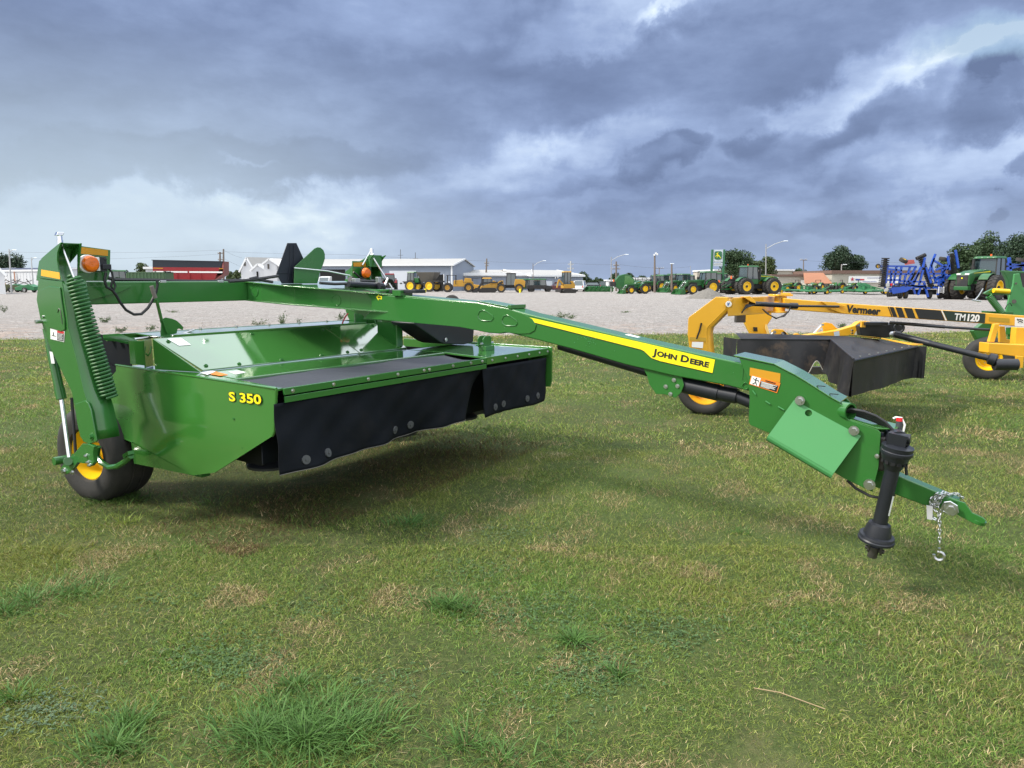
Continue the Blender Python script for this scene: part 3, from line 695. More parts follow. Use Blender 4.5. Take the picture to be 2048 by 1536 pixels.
mb = MB(); mb.box(c + UA * .10 - FA * .02, (.08, .05, .12), AX); mb.box(c + UA * .13 + ZA * -.02, (.07, .05, .04), AX); mb.cyl(c + UA * .13 + ZA * .04 - FA * .05, c + UA * .13 + ZA * .04 + FA * .01, .012, n=8); mb.build('lamp_bracket', BLKP, lp, bevel=.003, world=True)
mb = MB()
mb.tube([pf(x, y, -2.0) for x, y in [(205, 530), (216, 535), (224, 545), (226, 558), (222, 572), (228, 580), (231, 572), (226, 560)]], .009, 6)
mb.tube([pf(x, y, -2.0) for x, y in [(212, 545), (209, 560), (213, 574), (224, 580), (232, 590), (241, 606), (252, 620), (268, 629), (283, 628), (296, 616), (304, 602), (312, 585), (315, 570), (314, 562)]], .012, 8)
mb.tube([pf(x, y, -2.2) for x, y in [(210, 548), (216, 556), (230, 559.5), (310, 560.5), (355, 562), (415, 563), (470, 561), (520, 562)]], .018, 6)
mb.build('electric_harness', RUB, mow, world=True)
lp = lamp([(705, 522), (742, 523), (743, 568), (704, 568)], 728, 545, -2.0, .6, [(706.5, 525), (737, 524.5), (736.5, 533), (707, 533)])
c = pf(729, 546, -1.95)
mb = MB(); mb.cyl(c - FA * .01, c + FA * .015, .062, n=28); mb.build('lamp_housing', BLKP, lp, world=True)
mb = MB(); mb.lathe(c + FA * .015, FA, [(0, .06), (.02, .06), (.04, .048), (.045, .02), (.045, .001)], 28); mb.build('amber_lens', LENS, lp, world=True)
mb = MB(); mb.tube([pf(x, y, -1.9) for x, y in [(707, 544), (712, 548), (720, 556), (735, 562), (760, 561)]], .01, 6); mb.tube([pf(x, y, -1.8) for x, y in [(700, 558), (712, 564), (740, 566), (752, 567)]], .035, 10); mb.build('hose', RUB, lp, world=True)

# ---- gooseneck arm from beam to pivot
ua = 1.40
bt = [W(1.28, -2.12, 1.83), W(1.62, -.62, 1.728), W(1.66, -.50, 1.715)]
mb = MB()
fl = [W(1.27, -2.12, 0), W(1.30, -1.55, 0), W(1.46, -1.0, 0), W(1.56, -.62, 0), W(1.60, -.42, 0), W(1.75, -.38, 0), W(1.92, -.5, 0), W(1.96, -1.0, 0), W(2.35, -1.7, 0), W(2.6, -2.12, 0)]
def zt(p, top):                                   # the arm drops towards the pivot
    f = (p - AO).dot(FA); t = (f + 2.12) / 1.72
    return (1.838 - .115 * t) if top else (1.645 - .095 * t)
TOPp = [p + ZA * zt(p, True) for p in fl]
mb.prism(TOPp, ZA * -.012)
mb.build('arm_top_plate', GREENP, mow, bevel=.003, world=True)
mb = MB(); BOT = [p + ZA * zt(p, False) for p in fl]; mb.prism(BOT, ZA * .012)
mb.build('arm_bottom_plate', GREEN, mow, bevel=.003, world=True)
mb = MB(); e = [W(1.27, -2.11, 0), W(1.28, -1.9, 0), W(1.36, -1.5, 0), W(1.52, -.9, 0), W(1.60, -.62, 0)]
A_ = [p + UA * .03 + ZA * (zt(p, True) - .012) for p in e]; B_ = [p + UA * .03 + ZA * (zt(p, False) + .012) for p in e]
for i in range(4): mb.prism([A_[i], A_[i + 1], B_[i + 1], B_[i]], UA * .014)
mb.box(W(1.80, -1.2, 1.69), (.014, 1.5, .14), AX)
mb.build('arm_web', GREEN, mow, world=True, bevel=.002)
mb = MB(); mb.torus(A_[0].lerp(B_[1], .5) + UA * .0 + V3(0, 0, 0), UA, .05, .004, 24, 6); mb.torus(A_[2].lerp(B_[2], .62).lerp(A_[3].lerp(B_[3], .6), .75), (UA - FA * .25), .05, .004, 24, 6); mb.build('pressed_ring', GREEN, mow, world=True)
mb = MB(); mb.cyl(W(1.71, -.60, 1.46), W(1.71, -.60, 1.76), .05, n=20); mb.cyl(W(1.71, -.60, 1.745), W(1.71, -.60, 1.765), .08, n=20); mb.build('pivot_pin', GREEN, mow, world=True, bevel=.003)
# SMV sign bracket and green plate on top of the arm
sg = [(575, 486), (593, 486), (613, 530), (618, 548), (604, 567), (564, 567), (553, 548)]
mb = MB(); mb.prism([pf(x, y, -1.75) for x, y in sg], -FA * .008)
for x0 in (580.5, 588): mb.tube([pf(x0 + .5, 489, -1.742), pf(x0, 530, -1.742), pf(x0 - 4, 560, -1.742)], .003, 5)
mb.tube([pf(556, 545, -1.742), pf(590, 547, -1.742)], .003, 5)
mb.build('sign_back', mat('navy_black_sign_back', (0.012, 0.016, 0.028), 0.5, 0, .1), mow, bevel=.003, world=True)
g = [(587, 567), (588, 534), (600, 523), (628, 497), (634, 494.5), (640, 495), (646, 500), (649, 508), (649, 518), (645, 530), (639, 545), (634, 567)]
mb = MB(); mb.prism([pf(x, y, -1.70) for x, y in g], FA * .008); gp = mb.build('sign_bracket', GREEN, mow, bevel=.003, world=True)
mb = MB(); mb.tube([pf(588, 536, -1.68), pf(612, 538, -1.68), pf(655, 542, -1.66), pf(700, 551, -1.64)], .007, 6); mb.build('tie_rod', STEEL, mow, world=True)
# tool box mess on the far beam: valves, hoses
mb = MB()
mb.box(pf(716, 570, -1.3), (.26, .12, .05), AX); mb.tube([pf(697, 568, -1.2), pf(755, 571, -1.2)], .03, 10); mb.tube([pf(757, 572, -1.15), pf(766, 573, -1.15)], .04, 10)
mb.build('hydraulic_valve', BLKP, mow, bevel=.004, world=True)
mb = MB()
for k in range(5): mb.cut(); mb.tube([pf(x, y + k * 1.6, -1.3 - .04 * k) for x, y in [(758, 572), (766, 560 - k), (775, 557), (784, 560), (790, 570), (794, 580)]], .009, 6)
mb.tube([pf(x, y, -1.3) for x, y in [(640, 566), (670, 568), (700, 567), (750, 570)]], .016, 6)
mb.tube([pf(x, y, -1.35) for x, y in [(458, 563), (500, 560), (530, 556), (556, 552)]], .015, 6); mb.tube([pf(x, y, -1.35) for x, y in [(500, 558), (512, 555), (520, 560), (545, 564)]], .014, 6)
mb.tube([pf(x, y, -1.35) for x, y in [(722, 562), (745, 562), (770, 559), (776, 557)]], .010, 6)
mb.build('hydraulic_hose', RUB, mow, world=True)
mb = MB(); mb.box(pf(712, 562, -1.25), (.07, .05, .05), AX); mb.tube([pf(776, 556, -1.2), pf(766, 580, -1.2)], .012, 6); mb.box(pf(757, 560, -1.2), (.05, .04, .06), AX)
for x, y in ((326, 563.5), (441, 563), (512, 566), (540, 567), (678, 567)): mb.cut(); mb.box(pf(x, y, -2.0), (.05, .03, .02), AX)
mb.build('pipe_clamp', STEEL, mow, bevel=.003, world=True)

# ---- tongue
UT = 1.6; TW = 0.20
side = [(736, 584), (760, 586), (910, 600.5), (953, 604), (1016, 616), (1056, 628), (1170, 655), (1293, 684), (1400, 708), (1486, 727), (1500, 731), (1500, 783), (1454, 771), (1342, 751), (1250, 729), (1140, 697), (1075, 680), (1014, 665), (1000, 667.5), (977, 666), (921, 655), (820, 645), (724, 638), (731, 632), (739, 622), (743, 610), (742, 597)]
mb = MB(); mb.prism(LU(side, UT), UA * TW); ton = mb.build('tongue', GREEN, mow, bevel=0.010, world=True, segs=3)
mb = MB(); ov = [(731, 588), (953, 606), (1016, 618), (1048, 628), (1065, 638), (1073, 650), (1070, 661), (1060, 667), (1040, 668), (1010, 664.5), (1000, 666.5), (978, 665), (921, 654), (730, 636.5), (739, 625), (744.5, 612), (743, 600), (736, 590)]
mb.prism(LU(ov, UT - .001), -UA * .006); mb.build('tongue_side_plate', GREEN, mow, bevel=.003, world=True)
def tear(cx, cy, s=1):
    return [pu(cx + x * s, cy + y * s, UT - .008) for x, y in [(-14, -2), (-10, -11), (-3, -13), (6, -10), (19, -1), (21, 5), (17, 10), (6, 11), (-6, 10), (-12, 5)]]
for cx, cy in ((968, 632), (1016, 642)):
    mb = MB(); mb.tube(tear(cx, cy, .9), .005, 6, closed=True); mb.build('pressed_slot', GREEN, mow, world=True)
mb = MB(); mb.prism([pu(x, y, UT) + UA * k for x, y, k in [(953, 603, 0), (1016, 615, 0), (1016, 615, .2), (953, 603, .2)]], ZA * .008)
mb.box(pu(1020, 615, UT) + UA * .1 + ZA * .005, (.22, .03, .03), AX); mb.box(pu(805, 588, UT + .05) + ZA * .01, (.16, .10, .05), AX)
mb.build('splice_plate', GREEN, mow, bevel=.002, world=True)
mb = MB(); mb.box(pu(815, 587, UT + .08) + ZA * .02, (.14, .32, .03), AX); mb.build('rubber_mat', BLKP, mow, bevel=.004, world=True)
# yellow stripe with maker's name
st = [(1056, 634), (1293, 687), (1430, 719.5), (1425, 746), (1320, 722), (1303, 716), (1288, 702), (1282, 699), (1057, 642)]
n_ = -UA
blk = [(x, y + (1.6 if y > 640 and i > 2 else 0)) for i, (x, y) in enumerate(st)]
mb = MB(); mb.prism(LU(blk, UT - .0008), n_ * .0012); mb.build('stripe_black_edge', BLK, mow, world=True)  # black decal line along the stripe's lower edge
mb = MB(); mb.prism(LU(st, UT - .0022), n_ * .0012); sp = mb.build('yellow_stripe', YELS, mow, world=True)
o = pu(1307, 710, UT - .0045); xe = pu(1417, 735, UT - .0045); xd = (xe - o); Lw = xd.length; xd.normalize(); yd = (pu(1307, 700, UT - .0045) - o).normalized()
yd = (yd - xd * yd.dot(xd)).normalized()
def smallcaps(words, big, small, o, xd, yd, par, m_, bold, total):
    # lay out letters one run at a time, then scale to the total length
    runs = []; x = 0
    def width(s_, sz):
        b = text(s_, sz, (0, 0, 0), (1, 0, 0), (0, 1, 0), None, None, bold=bold); xs = [v[0] for v in b.v]; return max(xs) if xs else 0
    for w_ in words:
        runs.append((w_[0], big, x)); x += width(w_[0], big) + big * .08
        runs.append((w_[1:], small, x)); x += width(w_[1:], small) + big * .30
    tot = x - big * .30; k = total / tot
    allmb = MB()
    for s_, sz, xx in runs:
        b = text(s_, sz, o + xd * xx * k, xd, yd, None, None, bold=bold, sx=k); allmb.add(b.v, b.f, False)
    return allmb.build('lettering', m_, par, world=True)
hb = (pu(1307, 694, UT) - pu(1307, 710, UT)).length
smallcaps(['JOHN', 'DEERE'], hb * 1.15, hb * .88, o, xd, yd, sp, BLK, 0.0022, Lw)
# S 350 badge on the end panel
o = pu(460, 801, -.002); xe = pu(524, 808, -.002); xd = (xe - o); Lw = xd.length; xd.normalize(); hb = (pu(460, 783, 0) - pu(460, 801, 0)).length
for s_, m_, bd, lf in (('S 350', BLK, .0065, .001), ('S 350', YELS, .0025, .0026)):
    b = text(s_, hb * 1.38, (0, 0, 0), (1, 0, 0), (0, 1, 0), None, None, bold=0); w0 = max(v[0] for v in b.v)
    text(s_, hb * 1.38, o - UA * lf - UA * .006, xd, ZA, m_, mow, 'model_badge', bold=bd, sx=Lw / w0, thick=.0016)
mb = MB(); rr = random.Random(9)                         # chipped paint flecks on the tongue
for i in range(46):
    x = rr.gauss(1183, 12) if i < 34 else rr.uniform(1080, 1480); y = 655 + (x - 1170) * .235 + rr.uniform(12, 36)
    p = pu(x, y, UT - .0015); s_ = rr.uniform(.002, .005); mb.cut(); mb.prism([p + FA * a * s_ + ZA * b * s_ for a, b in ((-1, -.3), (.2, -1), (1.2, .1), (.3, .9))], n_ * .001)
mb.v = mb.v; mb.cuts = []; mb.build('paint_chips', GREENL, mow, world=True, kind='stuff')
# arrow decal and alert triangle
mb = MB(); mb.prism(LU([(752.5, 594), (758, 588.5), (758, 591.5), (764, 592), (763.5, 599), (757.5, 597.5), (757, 601)], UT - .008), n_ * .001); ad = mb.build('arrow_decal', YELS, mow, world=True)
mb = MB(); mb.prism(LU([(755.5, 594.5), (758.8, 592), (758.5, 594), (762, 594.5), (761.8, 596.8), (758.2, 596), (758, 598)], UT - .0095), n_ * .001); mb.build('arrow_mark', BLK, ad, world=True)
mb = MB(); mb.prism([pu(x, y, -.052) for x, y in [(226, 846), (231, 855), (222, 854.5)]], n_ * .001); mb.build('alert_triangle', YELS, mow, world=True)
# white strips on the top face
for a, b in (((1245, 666), (1306, 680)), ((1314, 683), (1350, 691))):
    p = [pu(a[0], a[1], UT + .14), pu(b[0], b[1], UT + .14)]; mb = MB(); mb.prism([p[0] + ZA * .004, p[1] + ZA * .004, p[1] + UA * .055 + ZA * .004, p[0] + UA * .055 + ZA * .004], ZA * .0); 
mb = MB()
for a, b in (((1238, 665), (1300, 681)), ((1308, 684), (1345, 693))):
    z0 = pu(a[0], a[1] + 7, UT); z1 = pu(b[0], b[1] + 7, UT)
    d1, d2 = z0 + UA * .10 + ZA * .004, z1 + UA * .10 + ZA * .004
    mb.prism([d1, d2, d2 + UA * .06, d1 + UA * .06], ZA * .0015)
mb.build('top_decal', WHT, mow, world=True)
# front gearbox housing
gs = [(1478, 716), (1547, 730), (1590, 752), (1610, 764), (1660, 796), (1680, 807), (1686, 812), (1690, 835), (1705, 842), (1756, 860), (1762, 866), (1757, 935), (1745, 984), (1738, 981), (1690, 958), (1538, 866), (1500, 850), (1497, 844), (1499, 797), (1496, 760)]
mb = MB(); mb.prism(LU(gs, UT - .012), UA * .008)
mb.prism([p + UA * (TW + .022) for p in LU(gs, UT - .012)], UA * .008)
mb.build('gearbox_side_plate', GREEN, mow, bevel=.003, world=True)
tp = [(1467, 713), (1547, 730), (1590, 752), (1610, 764), (1660, 796), (1680, 807)]
mb = MB(); q = LU(tp, UT - .02)
for i in range(5): mb.prism([q[i] + ZA * .002, q[i + 1] + ZA * .002, q[i + 1] + UA * (TW + .05) + ZA * .002, q[i] + UA * (TW + .05) + ZA * .002], ZA * .008)
mb.box(pu(1600, 760, UT + .2) + ZA * .02, (.03, .14, .02), AX)
q = LU([(1700, 841), (1755, 859), (1787, 857)], UT - .01)
mb.prism([q[0], q[1], q[1] + FA * .1 + UA * .06, q[1] + FA * .1 + UA * .2, q[0] + UA * .22], ZA * .008)
mb.build('gearbox_top_plate', GREENP, mow, bevel=.002, world=True)
mb = MB()
for x, y in ((1624, 777), (1642, 772 + 2), (1653, 792), (1668, 790)):
    p = pu(x, y, UT + .03); mb.box(p + ZA * .006, (.012, .05, .004), AX)
mb.build('vent_slot', DARK, mow, world=True)
mb = MB(); p = pu(1696, 823, UT + .02)
mb.lathe(p, FA - UA * .55, [(-.05, .056), (0.02, .056), (0.02, .045), (-.03, .045), (-.03, .001)], 28); mb.build('hose_port', GREEN, mow, world=True)
mb = MB(); mb.cyl(p - FA * .02, p - FA * .015, .043, n=20)
for k in range(4):
    mb.cut(); z = .02 + (k - 1.5) * .017; pth = [(1690, 822), (1702, 818 + k * 3), (1728, 823 + k * 4), (1752, 832 + k * 4), (1772, 845 + k * 3), (1784, 858 + k * 2), (1792, 880)]
    mb.tube([pu(x, y, UT + .03 + z) for x, y in pth], .0085, 8)
mb.cut()
mb.tube([pu(x, y, UT + .12) for x, y in [(1800, 862), (1806, 885), (1812, 930), (1813, 950)]], .009, 8)
mb.tube([pu(x, y, UT + .03) for x, y in [(1694, 960), (1712, 977), (1740, 992), (1760, 996), (1790, 990)]], .009, 8)
mb.build('hydraulic_hose', RUB, mow, world=True)
mb = MB(); p0 = pu(1799, 842, UT + .12); mb.cyl(p0, p0 - ZA * .15, .019, n=12); hd = mb.build('coupler_handle', mat('grey_handle', (.05, .055, .06), .5), mow, world=True)
mb = MB(); mb.cyl(p0, p0 + ZA * .022, .02, .017, n=12); mb.build('red_cap', RED, hd, world=True)
mb = MB(); mb.tube([p0 + V3(0, 0, .012) - FA * .035, p0 + ZA * .02 - FA * .02, p0 + ZA * .02 + FA * .01, p0 + FA * .03 - ZA * .02, p0 + FA * .02 - ZA * .1], .007, 6); mb.build('coupler_clip', WHT, hd, world=True)
# warning decals on the gearbox side
mb = MB(); mb.prism(LU([(1500, 735), (1561, 747), (1560, 765), (1499, 751)], UT - .0135), n_ * .0012); mb.build('reflector', REFL, mow, world=True)
q = LU([(1503, 750), (1561, 766), (1554, 786), (1498, 768)], UT - .015)
mb = MB(); mb.prism(q, n_ * .0012); wd = mb.build('warning_decal', ORNG, mow, world=True)
mb = MB(); mb.prism(sub(q, .03, .06, .34, .93, .0014, n_), n_ * .0008); mb.build('pictogram_panel', WHT, wd, world=True)
mb = MB(); mb.prism(sub(q, .36, .30, .97, .93, .0014, n_), n_ * .0008); mb.build('black_text_block', BLK, wd, world=True)
mb = MB()
for i in range(6): mb.prism(sub(q, .40 if i else .37, .36 + i * .092, (.93, .8, .9, .86, .9, .72)[i], .40 + i * .092 + (.01 if i == 0 else 0), .0024, n_), n_ * .0005)
mb.build('fine_print', WHT, wd, world=True)
o = q[0].lerp(q[1], .5).lerp(q[3].lerp(q[2], .5), .24) + n_ * .0024
text('WARNING', .014, o, (q[1] - q[0]), ZA, BLK, wd, 'lettering', bold=.0004)
mb = MB()
fig = [[(.19, .2), (.17, .4), (.21, .6)], [(.21, .6), (.12, .85)], [(.21, .6), (.27, .88)], [(.17, .4), (.09, .28)], [(.17, .4), (.28, .34), (.30, .5)]]
for s_ in fig: mb.tube([sub(q, a, b, a, b, .004, n_)[0] for a, b in s_], .0024, 5)
mb.sph(sub(q, .2, .17, .2, .17, .003, n_)[0], .004, 8); mb.build('pictogram', BLK, wd, world=True)
# bent guard plate
ua_, ub_ = UT - .02, UT - .12
g0, g1 = pu(1588, 800, ua_), pu(1722, 872, ua_)
g2, g3 = pu(1667, 947, ub_), pu(1537, 870, ub_)
mb = MB(); gn = (g1 - g0).cross(g3 - g0).normalized()
if gn.dot(UA) > 0: gn = -gn
gx = (g1 - g0).normalized()
# cut a round hole: ring of points joined to the outline
hc = ppl(1617, 826, g0, gn); gy = gn.cross(gx)
if gy.dot(g3 - g0) < 0: gy = -gy
ringp = [hc + (gx * math.cos(t) + gy * math.sin(t)) * .021 for t in [2 * math.pi * k / 24 for k in range(24)]]
outl = [g0, g1, g2, g3]
bm = bmesh.new()
def plate_with_hole(outer, ring, n, th):
    m_ = MB(); N_ = 24; O = []
    for k in range(N_):                                  # walk the outline from the hole's angles
        d = (ring[k] - hc).normalized(); best = None
        for i in range(len(outer)):
            a, b = outer[i], outer[(i + 1) % len(outer)]; e = b - a
            den = d.cross(e).dot(n)
            if abs(den) < 1e-9: continue
            t = (a - hc).cross(e).dot(n) / den; s_ = (a - hc).cross(d).dot(n) / den
            if t > 0 and -1e-6 <= s_ <= 1 + 1e-6 and (best is None or t < best): best = t
        O.append(hc + d * best)
    vs = []; pts = []
    for i in range(len(outer)): pass
    allO = sorted([(math.atan2((p - hc).dot(gy), (p - hc).dot(gx)), 0, p) for p in O] + [(math.atan2((p - hc).dot(gy), (p - hc).dot(gx)), 1, p) for p in outer], key=lambda t: t[0])
    Rg = [hc + (gx * math.cos(a[0]) + gy * math.sin(a[0])) * .021 for a in allO]
    Op = [a[2] for a in allO]
    n2 = len(Op)
    fs = [[i, (i + 1) % n2, n2 + (i + 1) % n2, n2 + i] for i in range(n2)]
    V = Op + Rg
    sheet(m_, V, fs, n * -th); return m_
m_ = plate_with_hole(outl, ringp, gn, .006)
# rolled lower lip
lip = []
for k in range(7):
    t = k / 6 * math.pi * .9; r_ = .035
    lip.append((math.sin(t) * r_, (1 - math.cos(t)) * r_))
inw = -gn; dn_ = gy
A0 = [g3 + dn_ * a + inw * b for a, b in lip]; B0 = [g2 + dn_ * a + inw * b for a, b in lip]
for i in range(6): m_.prism([A0[i], B0[i], B0[i + 1], A0[i + 1]], inw * .006)
gd = m_.build('driveline_guard', GREENL, mow, world=True, angle=40)
mb = MB()
for x, y in ((1600, 801), (1708, 861)): bolt(mb, pu(x, y, ua_ - .012), -UA, .018, .022)
bolt(mb, pu(1739, 969, UT - .02), -UA, .02, .022); bolt(mb, pu(1754, 912, UT - .02), -UA, .008, .02)
mb.build('bolt', STEEL, mow, world=True)
mb = MB()                                              # chipped weld beads with pale primer
for a, b in (((1505, 781), (1511, 789)), ((1531, 802), (1540, 808)), ((1556, 813), (1568, 820))): mb.tube([pu(*a, UT - .021), pu(*b, UT - .021)], .004, 6)
mb.build('weld_bead', GREENL, mow, world=True)
mb = MB(); mb.tube([pu(x, y, UT - .002) for x, y in [(1487, 730), (1486, 745), (1485, 760)]], .002, 5); mb.torus(pu(1491, 772, UT - .004), UA, .022, .004, 20, 6); mb.torus(pu(1491, 732, UT - .004), UA, .018, .004, 20, 6); mb.build('weld_bead', GREEN, mow, world=True)
# under-tongue bracket and driveline shields
mb = MB(); br = [(1286, 736), (1294, 752), (1298, 768), (1312, 788), (1330, 789), (1351, 796), (1362, 785), (1368, 770), (1362, 750)]
mb.prism(LU(br, UT + .02), UA * .01); mb.prism(LU(br, UT + .15), UA * .01); mb.build('shaft_bracket', GREEN, mow, bevel=.003, world=True)
mb = MB()
for x, y in ((1331.5, 773), (1341, 788), (1348, 760), (1355, 772)): bolt(mb, pu(x, y, UT + .02), -UA, .009, .012)
mb.build('bolt', STEEL, mow, world=True)
ds = lambda x, y: pu(x, y, UT + .09)
mb = MB(); mb.cyl(ds(1352, 766), ds(1438, 786), .058, n=24); mb.cyl(ds(1436, 785.5), ds(1475, 793), .052, n=24); mb.cyl(ds(1474, 793), ds(1520, 812), .042, n=24)
mb.cyl(ds(1120, 690), ds(1295, 742), .04, n=16)
mb.build('driveline_shield', BLKP, mow, world=True)
# gearbox interior block, PTO shaft with bells
mb = MB(); mb.box(W(1.70, 3.45, .80), (.16, .42, .22), AX); mb.build('gearbox', DSTEEL, mow, bevel=.02, world=True)
pt = pu(1796, 892, 1.56); pb = pu(1755, 1066, 1.60)
px_ = (pb - pt).normalized()
mb = MB(); mb.box(pt - px_ * .035 - FA * .01, (.085, .10, .085), (px_, px_.cross(UA).normalized(), UA)); mb.cyl(pt - px_ * .05 - FA * .06, pt - px_ * .05 + FA * .055, .03, n=12); mb.cyl(pt - px_ * .03 + UA * .16 - FA * .05, pt - px_ * .03, .055, .06, n=18)
for k in range(3): mb.torus(pt - px_ * (.0 - k * .018), px_, .066 + .003 * k, .005, 24, 6)
pts = [(-.012, .05), (0, .088), (.012, .086), (.022, .086), (.022, .081), (.03, .089), (.045, .089), (.045, .083), (.055, .083), (.062, .078), (.075, .075), (.125, .055), (.15, .044)]
mb.lathe(pt - px_ * .0, px_, pts, 32); bell = mb.build('shaft_bell', BLKP, mow, world=True)
mb = MB(); mb.cyl(pt + px_ * .10, pb - px_ * .06, .041, n=28); sh_ = mb.build('pto_shaft', BLKP, mow, world=True)
mb = MB()
e1 = px_.cross(UA).normalized(); e2 = px_.cross(e1)
for k in range(12):
    a = 2 * math.pi * k / 12; d = e1 * math.cos(a) + e2 * math.sin(a); mb.box(pt + px_ * .098 + d * .067, (.022, .020, .008), (e1 * -math.sin(a) + e2 * math.cos(a), px_, d))
mb.build('bell_slot', DARK, bell, world=True)
mb = MB(); mb.lathe(pb - px_ * .075, px_, [(0, .044), (.010, .062), (.05, .074), (.082, .080), (.086, .098), (.10, .102), (.104, .097), (.112, .104), (.125, .104), (.13, .09), (.12, .085), (.08, .07)], 32); mb.build('shaft_bell', BLKP, mow, world=True)
mb = MB(); 
for s_ in (-1, 1): mb.prism([pb + px_ * .03 + e1 * s_ * .028 - e2 * .03, pb + px_ * .03 + e1 * s_ * .028 + e2 * .03, pb + px_ * .12 + e1 * s_ * .036 + e2 * .028, pb + px_ * .14 + e1 * s_ * .036, pb + px_ * .12 + e1 * s_ * .036 - e2 * .028], e1 * .014)
mb.cyl(pb + px_ * .11 - e1 * .05, pb + px_ * .11 + e1 * .06, .013, n=12); mb.cyl(pb + px_ * .09, pb + px_ * .165, .032, .028, n=14); mb.build('shaft_yoke', DSTEEL, mow, bevel=.003, world=True)
mb = MB(); q0 = pt.lerp(pb, .55); vd = (CAM - q0).normalized(); sd_ = px_.cross(vd).normalized()
mb.add([q0 + vd * .0425 * math.cos(a) - sd_ * .0425 * math.sin(a) + px_ * s_ for a in (.9, 1.15, 1.4) for s_ in (0, .13)], [[0, 1, 3, 2], [2, 3, 5, 4]]); mb.build('shaft_decal', WHT, sh_, world=True)
# drawbar
mb = MB(); cA, cB = pu(1790, 966, 1.72), pu(1925, 1022, 1.72)
dd = (cB - cA).normalized(); dn2 = dd.cross(UA).normalized()
if dn2.z < 0: dn2 = -dn2
tl, tr = pu(1796, 950, 1.72), pu(1920, 1003, 1.72); bl, br_ = pu(1780, 990, 1.72), pu(1862, 1016, 1.72)
mb.prism([tl - dd * .25, tr, pu(1915, 1022, 1.72), br_, bl - dd * .25], UA * .105)
mb.build('drawbar', GREEN, mow, bevel=.008, world=True)
mb = MB()
for u_ in (1.72, 1.81): mb.prism(LU([(1905, 998), (1930, 1006), (1945, 1026), (1965, 1035), (1972, 1041), (1968, 1048), (1945, 1046), (1915, 1030), (1903, 1020)], u_), UA * .014)
mb.lathe(pu(1953, 1040, 1.77), dn2, [(-.012, .026), (-.012, .052), (.012, .052), (.012, .026)], 24, True)
mb.build('hitch_clevis', GREEN, mow, bevel=.003, world=True)
# safety chain: links wrapped round the drawbar, hanging tail with hook
def link(mb, c, t, s_, L=.034, w=.022, r_=.0038):
    t = t.normalized(); s_ = (s_ - t * s_.dot(t)).normalized(); pts = []
    for k in range(12):
        a = 2 * math.pi * k / 12; pts.append(c + t * (math.cos(a) * (L / 2 - r_)) + s_ * (math.sin(a) * (w / 2 - r_)))
    mb.tube(pts, r_, 5, closed=True)
def chain(mb, path, pitch=.025):
    P_ = [Vector(p) for p in path]; d = []; tot = 0
    for i in range(len(P_) - 1): d.append((P_[i + 1] - P_[i]).length); tot += d[-1]
    n = int(tot / pitch)
    for k in range(n):
        x = (k + .5) * pitch; i = 0
        while i < len(d) - 1 and x > d[i]: x -= d[i]; i += 1
        t = (P_[i + 1] - P_[i]); c = P_[i].lerp(P_[i + 1], min(1, x / d[i])); t.normalize()
        a = t.cross(V3(.3, .7, .6)).normalized(); b = t.cross(a)
        link(mb, c, t, a if k % 2 else b)
def pw(x, y, u=1.605): return pu(x, y, u + .10)
mb = MB()
for j, (x0, y0) in enumerate(((1866, 990), (1874, 992), (1884, 990))):
    chain(mb, [pw(x0 - 8, y0 + 24), pw(x0 - 2, y0 + 6), pw(x0 + 8, y0 - 2, 1.61), pu(x0 + 24 + j * 4, y0 - 6 + j * 2, 1.78), pu(x0 + 34 + j * 5, y0 + 2 + j * 3, 1.83)])
chain(mb, [pw(1860, 1002), pw(1868, 1018), pw(1880, 1030), pw(1878, 1042), pw(1866, 1036), pw(1858, 1020), pw(1868, 1006), pw(1884, 1002)])
chain(mb, [pw(1864, 1018, 1.60), pw(1876, 1010, 1.595), pw(1882, 1026, 1.60), pw(1872, 1040, 1.6)])
tail = pw(1879, 1034, 1.60); bot = pw(1879, 1096, 1.60); chain(mb, [tail, bot]); ch = mb.build('safety_chain', STEEL, mow, world=True)
mb = MB(); hp = pw(1878, 1112, 1.60); mb.tube([hp + (FA * math.cos(t) + ZA * math.sin(t)) * .027 for t in [R(110 - k * 30) for k in range(11)]], .009, 8); mb.tube([bot, hp + ZA * .028], .008, 8); mb.build('grab_hook', STEEL, ch, world=True)
mb = MB(); mb.tube([pw(x, y, 1.585) for x, y in [(1884, 1016), (1890, 1005), (1900, 1004), (1913, 1012), (1915, 1024), (1906, 1030), (1896, 1026), (1886, 1022)]], .008, 8, closed=True); bolt(mb, pw(1902, 1018, 1.585), -UA, .022, .025); mb.build('shackle', STEEL, ch, world=True)
mb = MB(); mb.prism([pw(1853, 1010, 1.59), pw(1866, 1013, 1.59), pw(1865, 1040, 1.59), pw(1854, 1038, 1.59)], -UA * .004); mb.build('chain_tag', GRYL, ch, bevel=.001, world=True)
# little swivel bracket standing on the front deck
mb = MB(); p = W(3.05, -.42, H0); mb.box(p + ZA * .03, (.16, .10, .05), AX); mb.prism([p + ZA * z + UA * a for a, z in ((-.07, .04), (-.075, .13), (-.04, .16), (.05, .16), (.08, .13), (.07, .04))], FA * .012); mb.prism([p + ZA * z + UA * a - FA * .07 for a, z in ((-.07, .04), (-.075, .13), (-.04, .16), (.05, .16), (.08, .13), (.07, .04))], FA * .012); mb.prism([p + UA * a - FA * .02 + ZA * .06 for a in (-.16, -.07)] + [p + UA * -.07 - FA * .06 + ZA * .06, p + UA * -.16 - FA * .04 + ZA * .06], ZA * .012)
mb.build('hose_support', GREEN, mow, bevel=.003, world=True)
mb = MB(); mb.cyl(p + UA * -.1 + ZA * .08, p + UA * .12 + ZA * .08, .012, n=8); mb.build('clevis_pin', STEEL, mow, world=True)
